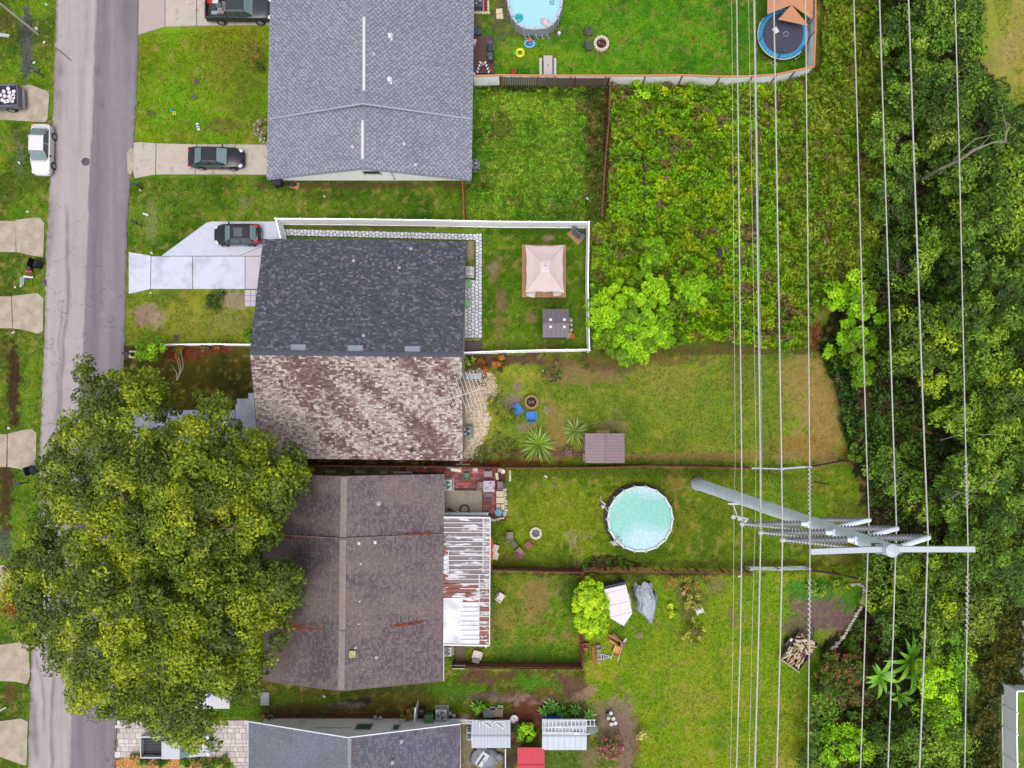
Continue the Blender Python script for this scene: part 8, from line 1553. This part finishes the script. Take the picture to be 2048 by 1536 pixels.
for k in range(110):
    x = random.uniform(-1.3, 1.3); y = random.uniform(-.8, .8)
    if abs(x + .1) < .16 and y < .2: continue
    o = MB().cyl((-.2, 0, 0), (.2, 0, 0), random.uniform(.06, .1), random.uniform(.05, .09), 6).build('log', wcs[min(4, int(abs(random.gauss(0, 1.6))))], FP); o.location = (x, y, .08 + random.uniform(0, .3)); o.rotation_euler = (random.uniform(0, 1), random.uniform(-.3, .3), random.uniform(1.0, 2.2) if x > .1 else random.uniform(-.6, .6))
t = T('wheelbarrow', 'orange-yellow wheelbarrow with white handles below the planks', 'wheelbarrow', 1235, 1302, .5, -.35); MB().add([(-.3, .3, .2), (.3, .3, .2), (.26, -.3, .2), (-.26, -.3, .2), (-.42, .42, .5), (.42, .42, .5), (.34, -.42, .5), (-.34, -.42, .5)], [(0, 1, 2, 3), (0, 4, 5, 1), (1, 5, 6, 2), (2, 6, 7, 3), (3, 7, 4, 0)]).build('tray', P('barrow', (216, 158, 50), rough=.6, var=.15, scale=6), t)
for s in (-1, 1): MB().tube([(s * .28, .4, .35), (s * .32, -.9, .5)], .025).build('handle', M_PW, t); MB().tube([(s * .25, -.2, .2), (s * .25, -.3, 0)], .02).build('leg', M_BLK, t)
MB().cyl((-.04, .6, .2), (.04, .6, .2), .2, n=16).build('wheel', M_TYRE, t)
for k, (x, y, a, L, c, l) in enumerate(((1238,1279,-.8,1.6,(140,90,84),'reddish-brown thick plank on top of the small wood pile'),(1228,1286,-.6,1.0,(206,140,80),'orange plank in the small wood pile'),(1230,1276,-.5,1.2,(186,120,84),'tan plank at the back of the small wood pile'),(1247,1285,1.0,.9,(206,200,196),'white board at the right of the small wood pile'),(1222,1284,-1.1,.8,(160,110,80),'short brown plank at the left of the small wood pile'))):
    simple('plank', l, 'plank', MB().box((0, 0, .12 + .05 * (5 - k)), (L, .2, .07)), P('plk%d' % k, c, rough=.9, var=.2, scale=6), x, y, .2, a)
t = T('lawn_mower', 'red push mower against the brown fence corner', 'mower', 1171, 1294, .4, .1); MB().cbox((0, 0, .24), (.44, .62, .2), .06).build('deck', P('mower_red', (210, 40, 64), rough=.4), t); MB().cbox((0, .02, .4), (.26, .28, .18), .05).build('engine', M_BLK, t); MB().tube([(-.2, -.3, .3), (-.2, -.75, .8), (.2, -.75, .8), (.2, -.3, .3)], .02).build('handle', M_BLK, t); [MB().cyl((sx * .24, sy * .24, .1), (sx * .3, sy * .24, .1), .1, n=12).build('wheel', M_TYRE, t) for sx in (-1, 1) for sy in (-1, 1)]
simple('leaning_board', 'long orange-brown board leaning near the mower', 'board', MB().box((0, 0, .45), (.3, 1.55, .06), ry=.9), P('orange_board', (206, 120, 50), rough=.8, var=.2, scale=5), 1187, 1311, .4, .06); simple('block_stack', 'stack of grey-green paving blocks by the orange board', 'blocks', MB().cbox((0, .5, .12), (.36, .3, .24), .02).cbox((0, .15, .12), (.36, .3, .22), .02).cbox((.02, -.2, .12), (.38, .3, .24), .02).cbox((0, -.52, .12), (.32, .26, .2), .02), P('green_block', (158, 152, 128), rough=.9, var=.12, scale=6), 1197, 1312)
simple('bucket', 'dark grey round bucket above the block stack', 'bucket', MB().lathe([(.17, 0), (.2, .35), (.21, .36), (.18, .34), (.15, .2), (0, .2)], n=18), P('bucket_grey', (130, 136, 146)), 1197, 1294, .3, smooth=True)
t = T('step_ladder', 'narrow silver step ladder lying with its tip pointing right', 'ladder', 1212, 1313, .1, 0); MB().tube([(-.5, .24, .1), (.5, .02, .12)], .03).tube([(-.5, -.3, .1), (.5, -.02, .12)], .03).build('rail', P('alu', (196, 206, 216), rough=.3), t); [MB().box((-.4 + k * .2, -.02, .1), (.05, .46 - k * .1, .03)).build('rung', P('alu', (196,206,216)), t) for k in range(5)]; MB().add([(-.5, .22, .06), (-.5, -.28, .06), (.4, 0, .06)], [(0, 1, 2)]).build('painted_ladder_shadow', P('dark_navy', (50, 58, 76)), t)  # dark sheet between the rails stands in for the ladder's shadow
simple('barrel', 'rusty brown barrel lid in the mottled yellow shrub', 'barrel', MB().lathe([(.28, 0), (.3, .4), (.28, .8), (.3, .82), (.26, .78), (0, .78)], n=22), P('rust_barrel', (120, 72, 66), rough=.8, var=.15), 1390.5, 1265, .8, smooth=True)
simple('white_stone', 'white block lying at the foot of the mottled shrub', 'block', MB().cbox((0, 0, .1), (.2, .34, .2), .03), M_CHALK, 1381, 1285, 0, .2)
simple('blue_pot', 'dark blue pot inside the mottled shrub bed', 'pot', MB().lathe([(.14, 0), (.2, .3), (.15, .3), (0, .2)], n=14), P('pot_blue', (60, 62, 86)), 1366, 1176, .2, smooth=True); simple('pink_pot', 'round pinkish pot in the shrub bed', 'pot', MB().lathe([(.12, 0), (.18, .26), (.12, .24), (0, .16)], n=14), P('pot_pink', (206, 160, 144)), 1367, 1187, .2, smooth=True)
for x, y, l, c in ((1222,1427,'upper white drum of the small cluster',(214,212,216)),(1217,1437,'small white can left in the drum cluster',(190,180,170)),(1227,1438,'middle drum with a red mark in the cluster',(222,214,210)),(1223,1449,'lower left white drum of the cluster',(216,214,220)),(1231,1447,'lower right white drum of the cluster',(224,222,226)),(1216,1430,'dark drum at the back of the cluster',(64,64,72))): simple('drum', l, 'drum', MB().lathe([(.14, 0), (.155, .36), (.165, .37), (.16, .4), (.12, .38), (0, .38)], n=16), P('drum_%d' % c[0], c, rough=.5), x, y, .4, smooth=True)
t = T('hoop_planter', 'round white tub with a bit of orange inside near the metal shed', 'tub', 1028.5, 1438, .3); MB().lathe([(.28, 0), (.34, .35), (.36, .35), (.31, .3), (.27, .2), (0, .2)], n=22).build('tub_body', P('tub_white', (226, 220, 232), rough=.4), t, smooth=True); MB().ell((0, 0, .22), (.1, .08, .05), 8, 5).build('orange_bit', P('oj', (200, 150, 100)), t)
for x, y, l, k in ((1010, 1424, 'peach square paving slab behind the grey metal shed', (216, 190, 160)), (990 - 14, 1425, 'blue-grey square paving slab behind the grey metal shed', (178, 182, 194)), (985, 1416, 'small grey paving slab above the blue-grey one', (170, 166, 160)), (1001, 1414, 'cream slab above the peach one', (206, 206, 166))): simple('paving_slab', l, 'slab', MB().cbox((0, 0, .05), (.86 if y > 1420 else .5, .8 if y > 1420 else .34, .1), .02), P('slb_%d' % k[0], k, rough=.85, var=.08), x - (14 if x == 1010 else 0), y)
simple('black_pot', 'round black pot with a plant by the blue-grey slab', 'pot', MB().lathe([(.2, 0), (.26, .3), (.2, .3), (0, .25)], n=16), M_BLK, 955, 1431, .3, smooth=True)
for x, y, l in ((750, 1435, 'left grey round pot against the grey gable wall'), (760.5, 1436, 'right grey round pot against the grey gable wall'), (900, 1427, 'left grey lidded can by the air conditioner'), (908, 1431, 'right grey lidded can by the air conditioner')): simple('pot', l, 'pot', MB().lathe([(.12, 0), (.17, .3), (.18, .34), (.1, .4), (0, .41)], n=16), P('grey_can', (176, 178, 180), rough=.5, var=.1), x, y, .3, smooth=True)
simple('black_barrel', 'black round water barrel beside the green bin', 'barrel', MB().lathe([(.26, 0), (.3, .4), (.26, .85), (.2, .9), (0, .9)], n=18), P('black_barrel', (50, 50, 56), rough=.4), 842, 1424, .8, smooth=True)
t = T('gate', 'white panel gate standing out from the grey gable wall', 'gate', 831, 1431, 1.2, PI / 2 - .08); MB().box((0, 0, .9), (1.7, .06, 1.6)).build('panel', M_VINYL, t); [MB().box((0, 0, z), (1.75, .1, .1)).build('rail', M_TRIM, t) for z in (.15, 1.72)]
t = T('picket_gate', 'white picket trellis between the grey roof and the metal shed', 'trellis', 924, 1443, 1.4, -.05); [MB().box((-.85 + k * .17, 0, 1.4), (.08, .42, .05)).build('picket', M_TRIM, t) for k in range(11)]; [MB().box((0, y, 1.44), (1.85, .05, .05)).build('rail', M_TRIM, t) for y in (-.12, .14)]
t = T('grey_tarp', 'crumpled grey tarp over equipment at the bottom edge', 'tarp', 968, 1520, .6); MB().ell((0, 0, .3), (1.25, .9, .5), 16, 8, jit=.12).ell((-.2, .9, .3), (.5, .45, .4), 12, 7, jit=.15).ell((1.3, .1, .2), (.4, .3, .25), 10, 6, jit=.2).build('tarp', P('tarp_slate', (136, 144, 156), rough=.5, var=.2, scale=3), t, smooth=True); MB().box((-.25, .1, .82), (.16, 1.0, .04), -.6).build('opening', M_BLK, t); MB().cbox((-.15, .15, .74), (.75, 1.3, .14), .05, -.6).build('panel', P('pale_panel', (200, 206, 212), rough=.5), t)
t = T('generator', 'grey and white pump unit beside the metal shed wall', 'machine', 938, 1468, .8); MB().cbox((0, 0, .4), (.42, 1.1, .8), .06).build('body', P('gen_white', (200, 204, 206)), t); MB().cbox((.02, .35, .86), (.3, .3, .12), .03).cbox((0, -.2, .86), (.26, .4, .1), .03).build('cover', P('gen_dark', (84, 90, 98)), t)
t = T('sign_board', 'white edge board along the bottom patio', 'board', 1011, 1522, 1.0); MB().box((0, 0, .9), (.08, 2.4, 1.0)).build('panel', M_TRIM, t)
simple('hose_reel', 'grey coiled hose reel at the corner of the grey gable wall', 'hose reel', MB().torus((0, 0, .1), .24, .08, 18, 8).cyl((0, 0, .1), (0, 0, .5), .06), P('reel', (120, 118, 124)), 540, 1437, .2, smooth=True)
simple('concrete_block_pad', 'grey rectangular slab leaning at the passage entrance', 'slab', MB().cbox((0, 0, .06), (.75, 1.15, .12), .02), P('dk_slab', (156, 156, 166), rough=.85, var=.16, scale=3), 530.5, 1397); simple('peg', 'small orange pot by the hose reel', 'pot', MB().lathe([(.1, 0), (.15, .2), (.1, .2), (0, .16)], n=12), P('terracotta', (178, 84, 50)), 526, 1432, .2)
for k, (x, y) in enumerate(((1142, 650), (1141, 640), (1142, 660), (1140, 669), (1136, 674))): o = rock(x, y, .2); tag(o, 'rough white rock beside the grey-brown resin shed', 'rock', 'white rocks beside the resin shed')
simple('pot', 'orange plastic pot by the white rocks', 'pot', MB().lathe([(.16, 0), (.22, .3), (.17, .3), (.13, .12), (0, .12)], n=14), P('orange_pot', (216, 100, 40)), 1145, 673, .2, smooth=True)
for x, l in ((972, 'left white knob light on the low vinyl fence'), (1092, 'right white knob light on the low vinyl fence')): pass
simple('board', 'light timber step at the top of the mauve-brown shed', 'step', MB().box((0, 0, .1), (1.15, .3, .2)), P('light_timber', (206, 168, 116), rough=.85), 1205, 864)
simple('fence_rubble', 'row of pale blocks along the left of the mauve-brown shed', 'blocks', MB().cbox((0, .9, .15), (.2, .6, .3), .02).cbox((0, .2, .15), (.22, .6, .3), .02).cbox((-.05, -.6, .15), (.24, .7, .3), .02), P('pale_block', (196, 190, 180), rough=.9, var=.1), 1170, 900)
simple('timber_stake', 'dark stake lying in the grass right of the steel pole', 'stake', MB().cyl((-.65, .1, .05), (.65, -.12, .05), .05, n=6), P('stake_dark', (40, 34, 34)), 1643, 966, 0, .0)
simple('timber_stake', 'orange marker on the stone border', 'marker', MB().ell((0, 0, .1), (.16, .12, .1), 8, 5), P('marker_orange', (226, 100, 60)), 1725, 1205)
rr2 = np.random.default_rng(4); n = 700; q = np.array(W(1628, 668, .12)) + rr2.normal(size=(n, 3)) * np.array([.32, .75, .08])
tag(leaf_cloud('brush_pile', q, rr2.normal(size=(n, 3)) + np.array([0, 0, 1.2]), np.full(n, .05), lin_np([(176, 104, 66), (150, 80, 50), (190, 140, 90)])[rr2.integers(0, 3, n)], None, elong=9), 'rust-brown pile of dry brush at the corner of the tan grass', 'brush pile', None, 'stuff')
# --- paver driveway at the bottom left, laid in separate pieces
t = bpy.data.objects.new('driveway', None); COL.objects.link(t); t.location = W(300, 1480); tag(t, kind='structure')
PVp = [(236,1440),(500,1440),(500,1545),(470,1545),(464,1510),(270,1506),(232,1518)]; MB().prism([W(*p)[:2] for p in PVp], -.06, .012).build('joint_bed', P('paver_joint', (150, 136, 130), rough=.95), t, world=True)
pv_ = [P('paver_%d' % i, c, rough=.85, var=.08, scale=4, var2=.05, scale2=20) for i, c in enumerate(((214, 204, 204), (200, 190, 188), (222, 214, 212), (206, 192, 184)))]
y = 1440.5; row = 0
while y < 1544:
    x = 234 - (row % 3) * 4.3; hgt_ = (9.5, 6.2, 9.5, 12)[row % 4]
    while x < 499:
        w_ = random.choice((9, 12, 14, 7)); c = (x + w_ / 2, y + hgt_ / 2)
        if inpoly(np.array([c[0]]), np.array([c[1]]), PVp)[0] and not (290 < x < 400 and 1450 < y < 1496 and False): MB().prism([W(a, b_)[:2] for a, b_ in ((x + .4, y + .4), (x + w_ - .4, y + .4), (x + w_ - .4, y + hgt_ - .4), (x + .4, y + hgt_ - .4))], -.04, .035 + random.uniform(-.005, .005)).build('paver', random.choice(pv_), t, world=True)
        x += w_
    y += hgt_; row += 1
t = T('garden_table', 'white table with blue bits showing under the oak', 'table', 422, 1402, .7); MB().box((0, 0, .7), (3.2, 1.3, .05)).build('tabletop', M_PW, t); [MB().box((sx * 1.4, sy * .55, .34), (.05, .05, .68)).build('leg', M_PW, t) for sx in (-1, 1) for sy in (-1, 1)]
for x, y, l in ((418, 1391, 'upper blue cup on the white table under the oak'), (423, 1419, 'lower blue cup on the white table under the oak')): simple('cup', l, 'cup', MB().lathe([(.1, 0), (.14, .2), (0, .2)], n=12), P('cup_blue', (40, 120, 220)), x, y, .75, 0, .725)
simple('solar_path_light', 'white angled board at the bottom left verge', 'board', MB().box((0, 0, .06), (.75, .12, .1), .5), P('lb', (196, 204, 206)), 6, 1418)
